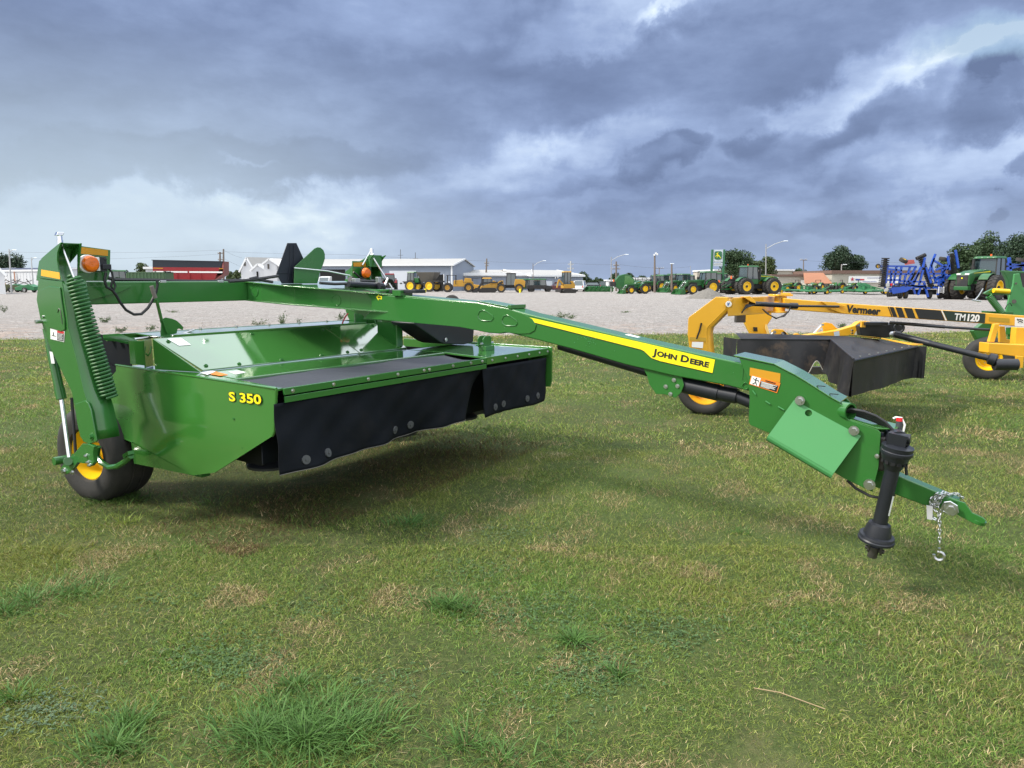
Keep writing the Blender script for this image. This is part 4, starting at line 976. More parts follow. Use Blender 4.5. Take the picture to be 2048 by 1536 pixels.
# black gear housing under the tongue at the header rear
mb = MB(); q = [pf(x, y, -1.0) for x, y in [(828, 648), (832, 640), (950, 640), (947, 684), (930, 689), (890, 688), (880, 684)]]
mb.prism(q, -FA * .35); mb.build('belt_cover', BLKP, mow, bevel=.015, world=True)
mb = MB(); bolt(mb, pf(892, 679, -.99), FA, .014, .012); mb.build('bolt', STEEL, mow, world=True)
mb = MB(); mb.box(W(2.63, -1.45, 1.35), (.10, .30, .5), AX); mb.cut(); mb.prism(LF([(708, 626), (722, 629), (745, 652), (708, 652)], -2.0), FA * .02); mb.build('header_mast', GREEN, mow, bevel=.01, world=True)
mb = MB(); mb.tube([pf(x, y, -1.9) for x, y in [(696, 627), (691, 633), (686, 643), (684, 650)]], .008, 6); mb.build('red_hose', RED, mow, world=True)
# ============================================================ amber disc mower (behind, right)
def pY(px, py, y): return ppl(px, py, V3(0, y, 0), V3(0, 1, 0))
def LY(pts, y): return [pY(a, b, y) for a, b in pts]
YV = V3(0, 1, 0)
yel = root('disc_mower', (4.4, 10.8, 0), 0, 'amber yellow disc mower with dusty grey canvas cover and lettered tongue', 'disc mower')
# near leg
mb = MB(); lg = [(1376, 638), (1378, 634), (1432, 594), (1455, 595), (1456, 600), (1451, 619), (1415, 655), (1413, 664), (1414, 690), (1417, 716), (1424, 745), (1428, 790), (1396, 790), (1388, 745), (1379, 700), (1375, 669)]
mb.prism(LY(lg, 10.0), V3(.02, .02, 0)); mb.build('leg_plate', AMBER, yel, bevel=.006, world=True)
mb = MB(); ed = [(1455, 597), (1451, 619), (1415, 655), (1413, 664), (1414, 690), (1417, 716), (1424, 745), (1428, 790)]
A_ = LY(ed, 10.02); mb.loft(A_, [p + V3(.13, .16, 0) for p in A_], False, False)
A2 = LY([(1455, 595), (1432, 594), (1378, 634)], 10.02); mb.loft(A2, [p + V3(.13, .16, 0) for p in A2], False, False)
l_ = mb.build('leg_channel', AMBER, yel, world=True); sm = l_.modifiers.new('t', 'SOLIDIFY'); sm.thickness = .01
mb = MB(); mb.tube(LY([(1403, 646), (1399, 662), (1393, 678)], 9.99), .012, 6); mb.build('slot', DARK, yel, world=True)
mb = MB(); mb.prism(LY([(1380, 674), (1412, 675.5), (1412, 683), (1380, 681)], 9.99), V3(0, -.004, 0)); mb.build('reflector', mat('dull_amber_reflector', (.50, .30, .03), .4), yel, world=True)
mb = MB(); mb.prism(LY([(1384, 683.5), (1406.5, 684), (1405.5, 696.5), (1383.5, 694)], 9.985), V3(0, -.003, 0)); mb.build('leg_decal', WHT, yel, world=True)
mb = MB(); c = pY(1457, 608, 9.98); mb.cyl(c, c + V3(0, -.008, 0), .042, n=24); em = mb.build('round_emblem', WHT, yel, world=True)
mb = MB(); mb.prism([c + V3(x * .01, -.011, z * .01) for x, z in ((-1.6, -2.2), (-.2, -2.2), (1.6, 1.8), (.6, 2.4), (-.2, .2), (-1, 2.2), (-1.9, 1.9))], V3(0, -.002, 0)); mb.build('emblem_mark', mat('blue_mark', (.05, .12, .35), .4), em, world=True)
# rear cross frame
mb = MB(); mb.prism([pY(1455, 596, 10.05), pY(1455, 633, 10.05), pY(1560, 625, 11.6), pY(1560, 592.5, 11.6)], V3(.12, .25, 0)); mb.build('cross_beam', AMBER, yel, bevel=.01, world=True)
mb = MB(); mb.prism([pY(1487, 594, 10.4), pY(1500, 592.5, 10.4), pY(1511, 602, 10.4), pY(1512, 607, 10.4), pY(1503, 604, 10.4)], V3(0, .2, 0)); mb.build('gusset', AMBER, yel, bevel=.004, world=True)
mb = MB(); mb.prism(LY([(1489, 627), (1542, 619), (1544, 636), (1535, 650), (1536, 660), (1541, 690), (1512, 700), (1504, 675), (1488, 643)], 12.6), V3(.05, .25, 0)); mb.build('leg_plate', AMBER, yel, bevel=.01, world=True)
mb = MB(); mb.prism(LY([(1531, 648), (1534, 649), (1541, 676), (1536, 676), (1530, 655)], 12.58), V3(0, -.006, 0)); mb.build('leg_edge', mat('pale_amber_edge', (.85, .60, .22), .4), yel, world=True)
mb = MB(); mb.prism(LY([(1506, 654), (1514.5, 654.5), (1515, 663), (1507, 662.5)], 12.58), V3(0, -.006, 0)); mb.build('black_decal', BLK, yel, world=True)
mb = MB(); mb.box(pY(1480, 637, 11), (.15, .1, .12)); mb.build('lamp_back', DSTEEL, yel, bevel=.01, world=True)
# pivot head
mb = MB(); c = pY(1562, 592, 11.2)
mb.cyl(c + V3(-.05, 0, -.0), c + V3(-.05, 0, .03), .14, n=24); mb.cyl(c + V3(.07, 0, .02), c + V3(.07, 0, .05), .08, n=20); mb.cyl(c + V3(-.02, 0, -.26), c, .09, n=20); mb.cyl(c + V3(-.02, 0, -.26), c + V3(-.02, 0, -.235), .15, n=24); mb.prism([c + V3(x, y, .0) for x, y in ((-.16, -.1), (-.1, -.16), (.14, -.12), (.18, 0), (.1, .12), (-.12, .12))], V3(0, 0, .03))
mb.build('pivot_head', AMBER, yel, bevel=.004, world=True)
mb = MB(); mb.cyl(c + V3(-.02, 0, .03), c + V3(-.02, 0, .045), .03, n=6); mb.build('bolt', STEEL, yel, world=True)
# tongue
YT = 11.0
mb = MB(); tg = [(1568, 596), (1585, 598), (1676, 605.5), (2060, 632), (2380, 657), (2380, 679), (2060, 654.5), (1978, 648), (1690, 628), (1682, 627.5), (1592, 620.5), (1570, 616)]
mb.prism(LY(tg, YT), V3(0, .2, 0)); yt = mb.build('tongue', AMBER, yel, bevel=.012, world=True, segs=3)
mb = MB(); mb.prism(LY([(1640, 603), (1668, 604), (1690, 612), (1682, 613), (1671, 611), (1652, 611)], YT - .01), V3(0, -.05, 0)); mb.prism(LY([(1655, 617), (1675, 616), (1690, 627), (1682, 626)], YT - .01), V3(0, -.03, 0)); mb.build('cylinder_anchor', AMBER, yel, bevel=.004, world=True)
def tl(px, py, k=.004): return pY(px, py, YT - k)
o, xe = tl(1693, 624), tl(1759, 629.5)
hgt = (tl(1700, 609) - tl(1700, 625)).length
b = text('Vermeer', hgt * 1.25, (0, 0, 0), (1, 0, 0), (0, 0, 1), None, None, bold=0); w0 = max(v[0] for v in b.v)
text('Vermeer', hgt * 1.25, o, xe - o, V3(0, 0, 1), BLK, yt, 'lettering', bold=.0065, sx=(xe - o).length / w0)
mb = MB(); n_ = V3(0, -.002, 0)
sl = lambda x: (x - 1676) * (26.5 / 384) + 605.5
def band(x0, x1, sk=7.5, t=1.0, b_=20.5, m=None):
    return LY([(x0, sl(x0) + t), (x1, sl(x1) + t), (x1 + sk, sl(x1 + sk) + b_), (x0 + sk, sl(x0 + sk) + b_)], YT - .003)
for x0, x1 in ((1775.5, 1777.5), (1779, 1787), (1791, 1803), (1808, 1824)): mb.prism(band(x0, x1), n_); mb.cut()
mb.prism(band(1829, 1881, 8.5), n_); mb.build('black_stripe', BLK, yt, world=True)
mb = MB(); mb.prism(band(1882, 1884.5, 9), n_); mb.build('white_slash', WHT, yt, world=True)
mb = MB(); mb.prism(LY([(1885.5, sl(1885) + 1), (1971, sl(1971) + 1), (1969.5, sl(1969) + 20.5), (1895, sl(1895) + 20.5)], YT - .003), n_); mb.build('model_panel', mat('dark_green_panel', (.012, .03, .022), .4), yt, world=True)
o, xe = tl(1908, 640.5, .007), tl(1957.5, 644, .007)
for s_, a, bx in (('TM', 1908, 1929.5), ('120', 1931.5, 1957.5)):
    o, xe = tl(a, sl(a) + 18.0, .008), tl(bx, sl(bx) + 18.0, .008)
    b = text(s_, hgt * 1.15, (0, 0, 0), (1, 0, 0), (0, 0, 1), None, None, bold=0); w0 = max(v[0] for v in b.v)
    text(s_, hgt * 1.15, o, xe - o, V3(0, 0, 1), WHT, yt, 'lettering', bold=.006 if s_ == '120' else .003, sx=(xe - o).length / w0)
mb = MB(); mb.prism(LY([(1978, 634), (2019, 637), (2018.5, 645.5), (1978, 642.5)], YT - .003), n_); mb.build('reflector', mat('olive_reflector', (.42, .27, .02), .4), yt, world=True)
mb = MB(); mb.prism(LY([(2030, 634.5), (2060, 636.5), (2060, 654), (2029.5, 652)], YT - .003), n_); d_ = mb.build('warning_decal', WHT, yt, world=True)
mb = MB(); 
for a in (((2035, 641), (2040, 638.5), (2046, 641)), ((2036, 645), (2040, 642), (2045, 645)), ((2034, 638), (2038, 640))): mb.tube(LY(a, YT - .006), .007, 5)
mb.build('pictogram', BLK, d_, world=True)
# swing cylinder, hoses
mb = MB(); mb.cyl(pY(1500, 607, 10.5), pY(1592, 612, 10.75), .036, n=18); mb.cyl(pY(1580, 611.5, 10.73), pY(1594, 612, 10.75), .046, n=18); cyl_ = mb.build('swing_cylinder', BLKP, yel, world=True)
mb = MB(); mb.cyl(pY(1594, 612, 10.75), pY(1678, 613, 10.9), .017, n=12); mb.build('cylinder_rod', BLKP, cyl_, world=True)
mb = MB()
for k in range(4): mb.tube(LY([(1480 + k, 628), (1492, 616 - k * 2), (1510, 609 - k), (1522, 608)], 10.42 + k * .01), .008, 6); mb.cut()
for k in range(4): mb.tube(LY([(1525, 618), (1535 + k * 2, 628 + k), (1552, 636 + k * .5), (1568, 633 - k), (1578, 622), (1581, 613)], 10.5 + k * .015), .009, 6); mb.cut()
mb.build('hydraulic_hose', RUB, yel, world=True)
# header: cover and curtains
def yp(px, py, z): return pz(px, py, z)
P0, P1, P2, P3 = yp(1481, 678, 1.10), yp(1661, 679, 1.10), yp(1707.5, 719, .98), yp(1833, 692, .98)
P4, P5 = yp(1762, 679, 1.08), yp(1698, 672.5, 1.12)
P6, P7 = P5 + V3(-.6, .9, 0), P0 + V3(.3, 1.2, 0)
def rip(x, y): return .012 * math.sin(x * 9 + y * 4) + .008 * math.sin(x * 21 - y * 13)
mb = MB()
def patch(A, B, C, D, nu=24, nv=16, sag=.04):           # A-B near edge, D-C far edge
    def f(a, b):
        p = A.lerp(B, a).lerp(D.lerp(C, a), b); s_ = math.sin(math.pi * a) * math.sin(math.pi * b)
        return p + V3(0, 0, -sag * s_ + rip(p.x, p.y) * min(1, 4 * s_))
    grid(mb, f, nu, nv)
patch(P2, P3, P4, P5, 26, 20, .03)
mb.add([P2, P5, P1], [[0, 1, 2]], True)
patch(P0, P1, P5, P7, 10, 8, .03)
cv = mb.build('canvas_cover', TARP, yel, world=True)
mb = MB()
def drop(A, B, za, zb, nu, nv, amp, ph, bot=None, tuck=0.0):
    nrm = (B - A).cross(V3(0, 0, 1)).normalized()
    if nrm.dot(V3(-.75, -.66, 0)) < 0: nrm = -nrm
    def f(a, b):
        t = A.lerp(B, a); z0 = t.z; z1 = za + (zb - za) * a
        if bot: z1 += bot(a)
        z = z0 + (z1 - z0) * b
        return V3(t.x, t.y, z) + nrm * (amp * b * (math.sin(a * 9 + ph) + .5 * math.sin(a * 23 + ph * 2)) + tuck * b)
    grid(mb, f, nu, nv)
mb = MB(); drop(P2, P3, .50, .50, 60, 14, .020, .4, tuck=.02); c_ = mb.build('front_curtain', TARP, yel, world=True)
mb = MB(); drop(P3 + V3(-.02, 0, 0), P3 + V3(.12, -.06, 0), .50, .50, 8, 8, .012, 1.5); mb.build('front_curtain', TARP, yel, world=True)
def notch(a):
    return (0.22 * math.exp(-((a - .86) / .07) ** 2)) + .02 * math.sin(a * 6)
mb = MB(); drop(P0 + V3(-.05, 0, 0), P1, .55, .60, 80, 18, .03, 2.2, notch, tuck=.05)
mb.build('side_curtain', TARPD, yel, world=True)
mb = MB(); drop(P1, P2, .52, .50, 60, 18, .055, 1.0, lambda a: .12 * math.exp(-(a / .18) ** 2), tuck=.03); mb.build('side_curtain', TARP, yel, world=True)
mb = MB(); drop(P0 + V3(-.05, 0, 0), P0 + V3(-.13, .4, 0), .5, .5, 10, 10, .02, 1); mb.build('side_curtain', TARP, yel, world=True)
n0 = (P1 - P0).cross(V3(0, 0, 1)).normalized(); n0 = n0 if n0.y < 0 else -n0
tp_ = []
for i in range(61):
    a = i / 60; A = P0 + V3(-.05, 0, 0); t = A.lerp(P1, a); z1 = .55 + .05 * a + notch(a)
    tp_.append(V3(t.x, t.y, z1 - .004) + n0 * (.03 * (math.sin(a * 9 + 2.2) + .5 * math.sin(a * 23 + 4.4)) + .05))
mb = MB(); mb.tube(tp_, .006, 5); mb.build('curtain_hem', mat('pale_hem', (.42, .40, .36), .7), yel, world=True)
mb = MB(); mb.tube([P2 + V3(0, -.02, -.01), P3 + V3(0, -.02, -.01)], .016, 6); mb.cut(); mb.tube([P1 + V3(0, 0, .006), P2 + V3(0, 0, .006)], .012, 6); mb.cut(); mb.tube([P0, P1], .014, 6); mb.build('cover_tube', BLKP, yel, world=True)
mb = MB()
for i in range(7): mb.cut(); p = P2.lerp(P3, .1 + i * .13) + V3(0, .03, .012); mb.cyl(p, p + V3(0, 0, .012), .012, n=8)
mb.build('bolt', STEEL, yel, world=True)
mb = MB(); mb.prism([P3 + V3(-.12, 0, .008), P3 + V3(.0, -.0, .008), yp(1846, 690, .985), yp(1806, 685.5, 1.0), yp(1762, 677.5, 1.08)], V3(0, 0, .015)); mb.prism([yp(1700, 671.5, 1.12), yp(1762, 678, 1.09), yp(1762, 675.5, 1.12), yp(1700, 669.5, 1.14)], V3(0, .05, 0)); mb.build('cover_edge', AMBER, yel, world=True, bevel=.003)
mb = MB(); mb.box(pz(1615, 745, .45) + V3(0, .3, 0), (1.4, .1, .12)); mb.box(pz(1628, 742, .42), (.10, .15, .10)); mb.build('skid_frame', DSTEEL, yel, world=True)
# header frame, lugs, cylinders
mb = MB(); mb.prism(LY([(1590, 677), (1600, 672), (1678, 660), (1709, 651), (1718, 644), (1728, 642), (1742, 643), (1742, 650), (1722, 650), (1712, 664), (1708, 671), (1690, 672)], 12.0), V3(0, .15, 0)); mb.build('header_frame', AMBER, yel, bevel=.01, world=True)
mb = MB(); mb.prism(LY([(1668, 664), (1678, 662), (1679, 671), (1668, 673)], 11.985), V3(0, -.004, 0)); mb.build('frame_decal', mat('pale_blue_decal', (.5, .58, .68), .4), yel, world=True)
mb = MB()
for q in ([(1645, 647), (1652, 645), (1664, 647), (1672, 655), (1680, 659), (1676, 663), (1648, 664)], [(1544, 661), (1550, 658), (1566, 659), (1572, 665), (1577, 673), (1580, 677), (1545, 677)], [(1588, 668), (1595, 666), (1602, 671), (1603, 676), (1588, 676)], [(1562, 664), (1569, 662), (1576, 668), (1580, 677), (1560, 677)]):
    mb.prism(LY(q, 12.2), V3(0, .04, 0)); mb.cut()
mb.build('lift_lug', AMBER, yel, bevel=.005, world=True)
mb = MB()
for a, b in (((1627, 668), (1643, 651)), ((1536, 676), (1547, 665))): mb.cut(); mb.cyl(pY(*a, 12.15), pY(*b, 12.15), .022, n=12)
mb.build('cylinder_rod', CHROME, yel, world=True)
mb = MB()
for x, y in ((1644.5, 649.5), (1548, 664), (1564, 667.5), (1556, 672), (1703, 661), (1703, 666), (1722, 650), (1718, 668), (1727, 669)): mb.cut(); c = pY(x, y, 12.1 if x < 1700 else 11.9); mb.cyl(c + V3(0, .0, 0), c + V3(0, -.04, 0), .025 if x < 1600 else .016, n=12)
mb.build('pin', STEEL, yel, world=True)
# gear case and drivelines
mb = MB(); mb.prism(LY([(1719, 652), (1728, 648), (1772, 650), (1790, 645), (1808, 653), (1806, 664), (1790, 674), (1770, 676), (1722, 671)], 11.6), V3(0, .15, 0)); mb.build('gear_case', BLKP, yel, bevel=.015, world=True)
mb = MB(); mb.box(pY(1748, 647, 11.5), (.36, .2, .05)); mb.cut(); mb.torus(pY(1798, 656, 11.5), V3(-.3, -1, 0), .07, .02, 16, 6); mb.build('gear_guard', BLKP, yel, bevel=.005, world=True)
mb = MB(); mb.box(pY(1726, 648.5, 11.5), (.07, .05, .1)); mb.build('amber_bracket', AMBER, yel, bevel=.005, world=True)
mb = MB(); mb.cyl(pY(1783, 669, 11.3), pY(1789, 669, 11.25), .05, n=14); mb.build('shaft_collar', STEEL, yel, world=True)
mb = MB(); mb.cyl(pY(1787, 668, 11.3), pY(1860, 687, 10.9), .052, n=18); mb.cyl(pY(1858, 686.5, 10.9), pY(1976, 716, 10.4), .046, n=18); mb.lathe(pY(1978, 717, 10.4), pY(1990, 720, 10.35) - pY(1975, 716, 10.4), [(-.02, .05), (.0, .085), (.08, .09), (.1, .07)], 24); mb.build('pto_shaft', BLKP, yel, world=True)
mb = MB(); mb.cyl(pY(1988, 729, 10.35), pY(2034, 729, 10.3), .085, n=22); mb.build('shaft_cover', BLKP, yel, world=True)
mb = MB(); mb.cyl(pY(1779, 645, 11.3), pY(1890, 654, 10.9), .026, n=12); mb.cyl(pY(1888, 654, 10.9), pY(1984, 660, 10.7), .02, n=12); mb.build('link_rod', BLKP, yel, world=True)
mb = MB(); mb.prism(LY([(1977, 686), (2100, 692), (2100, 722), (1976, 706)], 10.5), V3(0, .22, 0)); mb.cut(); mb.prism(LY([(2100, 700), (2420, 716), (2420, 732), (2100, 722)], 10.6), V3(0, .12, 0)); mb.build('hitch_box', AMBER, yel, bevel=.012, world=True)
mb = MB(); mb.prism(LY([(1989, 648), (2000, 647), (1989, 684), (1978.5, 684)], 10.6), V3(0, .06, 0)); mb.cut(); mb.prism(LY([(2033, 655), (2060, 656), (2060, 690), (2030, 688)], 10.7), V3(0, .12, 0)); mb.cut(); mb.prism(LY([(1999, 652), (2010, 653), (2013, 678), (2030, 681), (2030, 688), (2000, 685)], 11.3), V3(0, .05, 0)); mb.cut(); mb.prism(LY([(2034, 712), (2048, 713), (2046, 736), (2030, 736), (2036, 731)], 10.4), V3(0, .05, 0)); mb.build('hitch_post', AMBER, yel, bevel=.006, world=True)
wy = bigwheel(pz(1411, 828, 0) + V3(0, .0, .425), V3(-.42, -.9, 0), .425, .34, .262, yel, rmat=AMBER)
mb = MB(); q = pz(1411, 828, 0) + V3(.1, .1, .425); mb.cyl(q, q + V3(-.1, -.3, 0), .04, n=12); mb.build('axle', AMBER, yel, world=True)
q = pz(1411, 828, 0); 
wy2 = bigwheel(V3(6.6, 13.2, .425), V3(.42, .9, 0), .425, .34, .225, yel, rmat=AMBER)

# ============================================================ second green implement (right edge)
gm = root('hay_machine', (8.9, 13.6, 0), 0, 'green hay machine on yellow-rimmed wheel, cut by the right picture edge', 'hay machine')
bigwheel(pz(1975, 760, 0) + V3(0, .05, .425), V3(-.45, -.89, 0), .425, .36, .225, gm)
YG = 13.9
mb = MB(); mb.prism(LY([(2029, 548), (2040, 547), (2046, 575), (2230, 590), (2230, 660), (2004, 650), (2012, 624), (2022, 581), (2026, 572)], YG), V3(0, .04, 0)); mb.build('frame_plate', GREENL, gm, bevel=.01, world=True)
mb = MB(); mb.prism(LY([(1969, 587), (1974, 583), (1987, 577), (2024, 583), (2022, 590), (1975, 590)], YG - .2), V3(0, .06, 0)); mb.build('spring_lug', GREEN, gm, bevel=.005, world=True)
mb = MB(); mb.cyl(pY(1987, 581, YG - .25), pY(2018, 583, YG - .25), .045, n=14); mb.build('yellow_pin', YELP, gm, world=True)
mb = MB(); a, b = pY(1977, 591, YG - .2), pY(2004, 626, YG - .2); D = b - a; dn = D.normalized(); ea = dn.cross(YV).normalized(); eb = dn.cross(ea)
mb.tube([a + D * (i / 200) + (ea * math.cos(i / 200 * 2 * math.pi * 15) + eb * math.sin(i / 200 * 2 * math.pi * 15)) * .05 for i in range(201)], .016, 6); mb.build('spring', GREEN, gm, world=True)
mb = MB(); mb.tube([pY(1966, 577, YG), pY(1957, 592, YG), pY(1950, 600, YG)], .012, 6); mb.tube([pY(1945, 600, YG), pY(1962, 603, YG)], .016, 6); mb.build('stand', STEEL, gm, world=True)
mb = MB(); mb.prism(LY([(1946, 662), (1968, 645), (1988, 648), (1990, 684), (1958, 684)], YG + .1), V3(0, .12, 0)); mb.prism(LY([(1970, 622), (2028, 624), (2026, 632), (1972, 630)], YG - .1), V3(0, .12, 0)); mb.build('header_panel', GREEN, gm, bevel=.01, world=True)
mb = MB(); mb.cyl(pY(2019, 655, YG - .1), pY(2019, 668, YG - .1), .06, n=14); mb.cyl(pY(2019, 668, YG - .1), pY(2019, 684, YG - .1), .03, n=12); mb.build('lift_cylinder', GREEN, gm, world=True)
mb = MB(); mb.prism(LY([(1992, 684), (2230, 700), (2230, 730), (1985, 712)], YG + .3), V3(0, .2, 0)); mb.build('under_frame', GREEN, gm, world=True)
mb = MB(); mb.cyl(pY(2032, 567, YG - .02), pY(2032, 567, YG - .05), .02, n=10); mb.cut(); mb.cyl(pY(2028, 603, YG - .02), pY(2028, 603, YG - .012), .04, n=14); mb.build('pin', DSTEEL, gm, world=True)
mb = MB(); mb.tube(LY([(2010, 618), (2014, 610), (2020, 606), (2024, 612)], YG - .1), .008, 6); mb.build('hose', RUB, gm, world=True)
# ============================================================ background vehicles and machines
def gp(px, py): return pz(px, py, 0.0)                     # ground point under a photo pixel
CACHE = {}
def wheel(par, pos, Rr, Wd, side=1, rimf=.55, rm=YELP, tm=TYREF, lug=0, axis='y'):
    key = (round(Rr, 2), round(Wd, 2), rimf, rm.name, lug)
    if key not in CACHE:
        h = Wd / 2; ri = Rr * rimf; mb = MB()
        mb.lathe((0, 0, 0), (0, 1, 0), [(-h * .8, ri), (-h, ri + (Rr - ri) * .5), (-h * .9, Rr * .95), (-h * .6, Rr * (.97 if lug else 1)), (h * .6, Rr * (.97 if lug else 1)), (h * .9, Rr * .95), (h, ri + (Rr - ri) * .5), (h * .8, ri)], 28)
        for i in range(lug):
            for s_ in (-1, 1):
                a = 2 * math.pi * (i + (.5 if s_ > 0 else 0)) / lug; r_ = V3(math.cos(a), 0, math.sin(a)); t = V3(-math.sin(a), 0, math.cos(a))
                mb.box(r_ * Rr * .985 + V3(0, s_ * h * .45, 0), (Rr * .075, Wd * .5, Rr * .07), (t * .85 + V3(0, .5 * s_, 0), (V3(0, 1, 0) - t * .5 * s_).normalized(), r_))
        ty = mb.build('wheel', tm, None)
        mb = MB(); mb.lathe((0, 0, 0), (0, 1, 0), [(h * .82, ri * 1.04), (h * .82, ri * .93), (h * .35, ri * .85), (h * .3, ri * .5), (h * .45, ri * .3), (h * .5, .001)], 22)
        mb.lathe((0, 0, 0), (0, 1, 0), [(-h * .82, ri * 1.04), (-h * .82, ri * .93), (-h * .2, ri * .8), (-h * .1, .001)], 22)
        rr = mb.build('rim', rm, None)
        CACHE[key] = (ty.data, rr.data); bpy.data.objects.remove(ty); bpy.data.objects.remove(rr)
    a, b = CACHE[key]
    o = bpy.data.objects.new('wheel', a); col.objects.link(o); o.parent = par; o.location = pos
    if axis == 'z': o.rotation_euler = (R(90), 0, 0)
    elif side < 0: o.rotation_euler = (0, 0, math.pi)
    q = bpy.data.objects.new('rim', b); col.objects.link(q); q.parent = o
    return o
def build(mb, name, m_, par, bevel=.012): return mb.build(name, m_, par, bevel=bevel)
def face(px, py, deg):                                       # heading: 0 = +X (right), 90 = away from the camera
    return R(deg)
BLKF = mat('black_machine_parts', (.018, .019, .021), .6, 0, .3, 3, dirt=.3)
YELC = mat('construction_yellow', (.46, .25, .028), .5, 0, .12, 2, dirt=.25)
ORF = mat('orange_lamp', (.85, .13, .02), .4)
def cab(t, x0, x1, w, z0, z1, roofm, post=BLKF, glass=GLASS, over=.12, lamps=True):
    h = w / 2; ins = .06; mb = MB()
    top = [(x0 + .08, h - ins), (x1 - .1, h - ins)]
    g = MB(); A_ = [V3(x0, -h, z0), V3(x1, -h, z0), V3(x1, h, z0), V3(x0, h, z0)]; B_ = [V3(x0 + .06, -h + ins, z1), V3(x1 - .15, -h + ins, z1), V3(x1 - .15, h - ins, z1), V3(x0 + .06, h - ins, z1)]
    g.loft(A_, B_); c = build(g, 'cab', glass, t, .02)
    for a, b in zip(A_, B_): mb.bar(a, b, .09, .09)
    mb.bar(V3((x0 + x1) / 2, -h - .005, z0), V3((x0 + x1) / 2, -h + ins - .005, z1), .06, .07); mb.bar(V3((x0 + x1) / 2, h + .005, z0), V3((x0 + x1) / 2, h - ins + .005, z1), .06, .07)
    for i in range(4): mb.bar(A_[i], A_[(i + 1) % 4], .08, .1)
    build(mb, 'cab_frame', post, t, 0)
    mb = MB(); mb.loft([V3(x, y, z1) for x, y in ((x0 - over * .5, -h), (x1 + over * .4, -h), (x1 + over * .4, h), (x0 - over * .5, h))], [V3(x, y, z1 + .18) for x, y in ((x0, -h + .1), (x1 - .1, -h + .12), (x1 - .1, h - .12), (x0, h - .1))]); rf = build(mb, 'cab_roof', roofm, t, .03)
    if lamps:
        mb = MB()
        for y in (-.6, -.2, .2, .6): mb.cut(); mb.box((x1 + .02, y * w * .6, z1 + .05), (.06, .12, .06))
        build(mb, 'work_lamp', GRYL, rf, 0)
    mb = MB(); mb.box(((x0 + x1) / 2 - .2, 0, z0 + .3), (.5, .5, .6)); mb.box(((x0 + x1) / 2 - .4, 0, z0 + .75), (.15, .5, .6)); build(mb, 'seat', BLKF, t, .04)
    return c
def arc_fender(mb, c, Rr, w, a0, a1, th=.04, n=9):
    P_ = [(c[0] + math.cos(R(a0 + (a1 - a0) * i / n)) * Rr, c[2] + math.sin(R(a0 + (a1 - a0) * i / n)) * Rr) for i in range(n + 1)]
    for i in range(n): mb.prism([V3(P_[i][0], c[1] - w / 2, P_[i][1]), V3(P_[i + 1][0], c[1] - w / 2, P_[i + 1][1]), V3(P_[i + 1][0], c[1] + w / 2, P_[i + 1][1]), V3(P_[i][0], c[1] + w / 2, P_[i][1])], V3(0, 0, th))
def bucket(t, x, w, mat_, z=.0, s=1.0):
    mb = MB(); prof = [(.0, .0), (.75, .02), (.78, .05), (.1, .12), (.03, .35), (.12, .72), (.04, .76), (-.1, .5), (-.1, .15)]
    mb.prism([V3(x + a * s, -w / 2, z + b * s) for a, b in prof], V3(0, w, 0))
    for y in (-w / 2 - .02, w / 2): mb.prism([V3(x + a * s, y, z + b * s) for a, b in ((0, 0), (.75, .02), (.12, .74), (-.08, .5))], V3(0, .02, 0))
    return build(mb, 'bucket', mat_, t, 0)
def loader(t, L, w, mat_, zt=1.75):
    mb = MB()
    for y in (-w / 2, w / 2):
        mb.cut(); mb.bar((L * .35, y, zt), (L + .55, y, zt - .10), .10, .2); mb.bar((L + .5, y, zt - .05), (L + 1.35, y, .45), .10, .2)
    build(mb, 'loader_arm', mat_, t, .01)
    mb = MB()
    for y in (-w / 2, w / 2): mb.cut(); mb.bar((L * .35, y, zt + .05), (L * .42, y, .9), .12, .2)
    mb.cut(); mb.bar((L + 1.0, -w / 2, .95), (L + 1.0, w / 2, .95), .1, .1)
    build(mb, 'loader_frame', mat_, t, 0)
    mb = MB()
    for y in (-w / 2 + .14, w / 2 - .14): mb.cut(); mb.cyl((L + .35, y, zt - .05), (L + 1.15, y, .75), .035, n=8)
    build(mb, 'loader_cylinder', STEEL, t, 0)
    bucket(t, L + 1.25, 2.3, mat_)
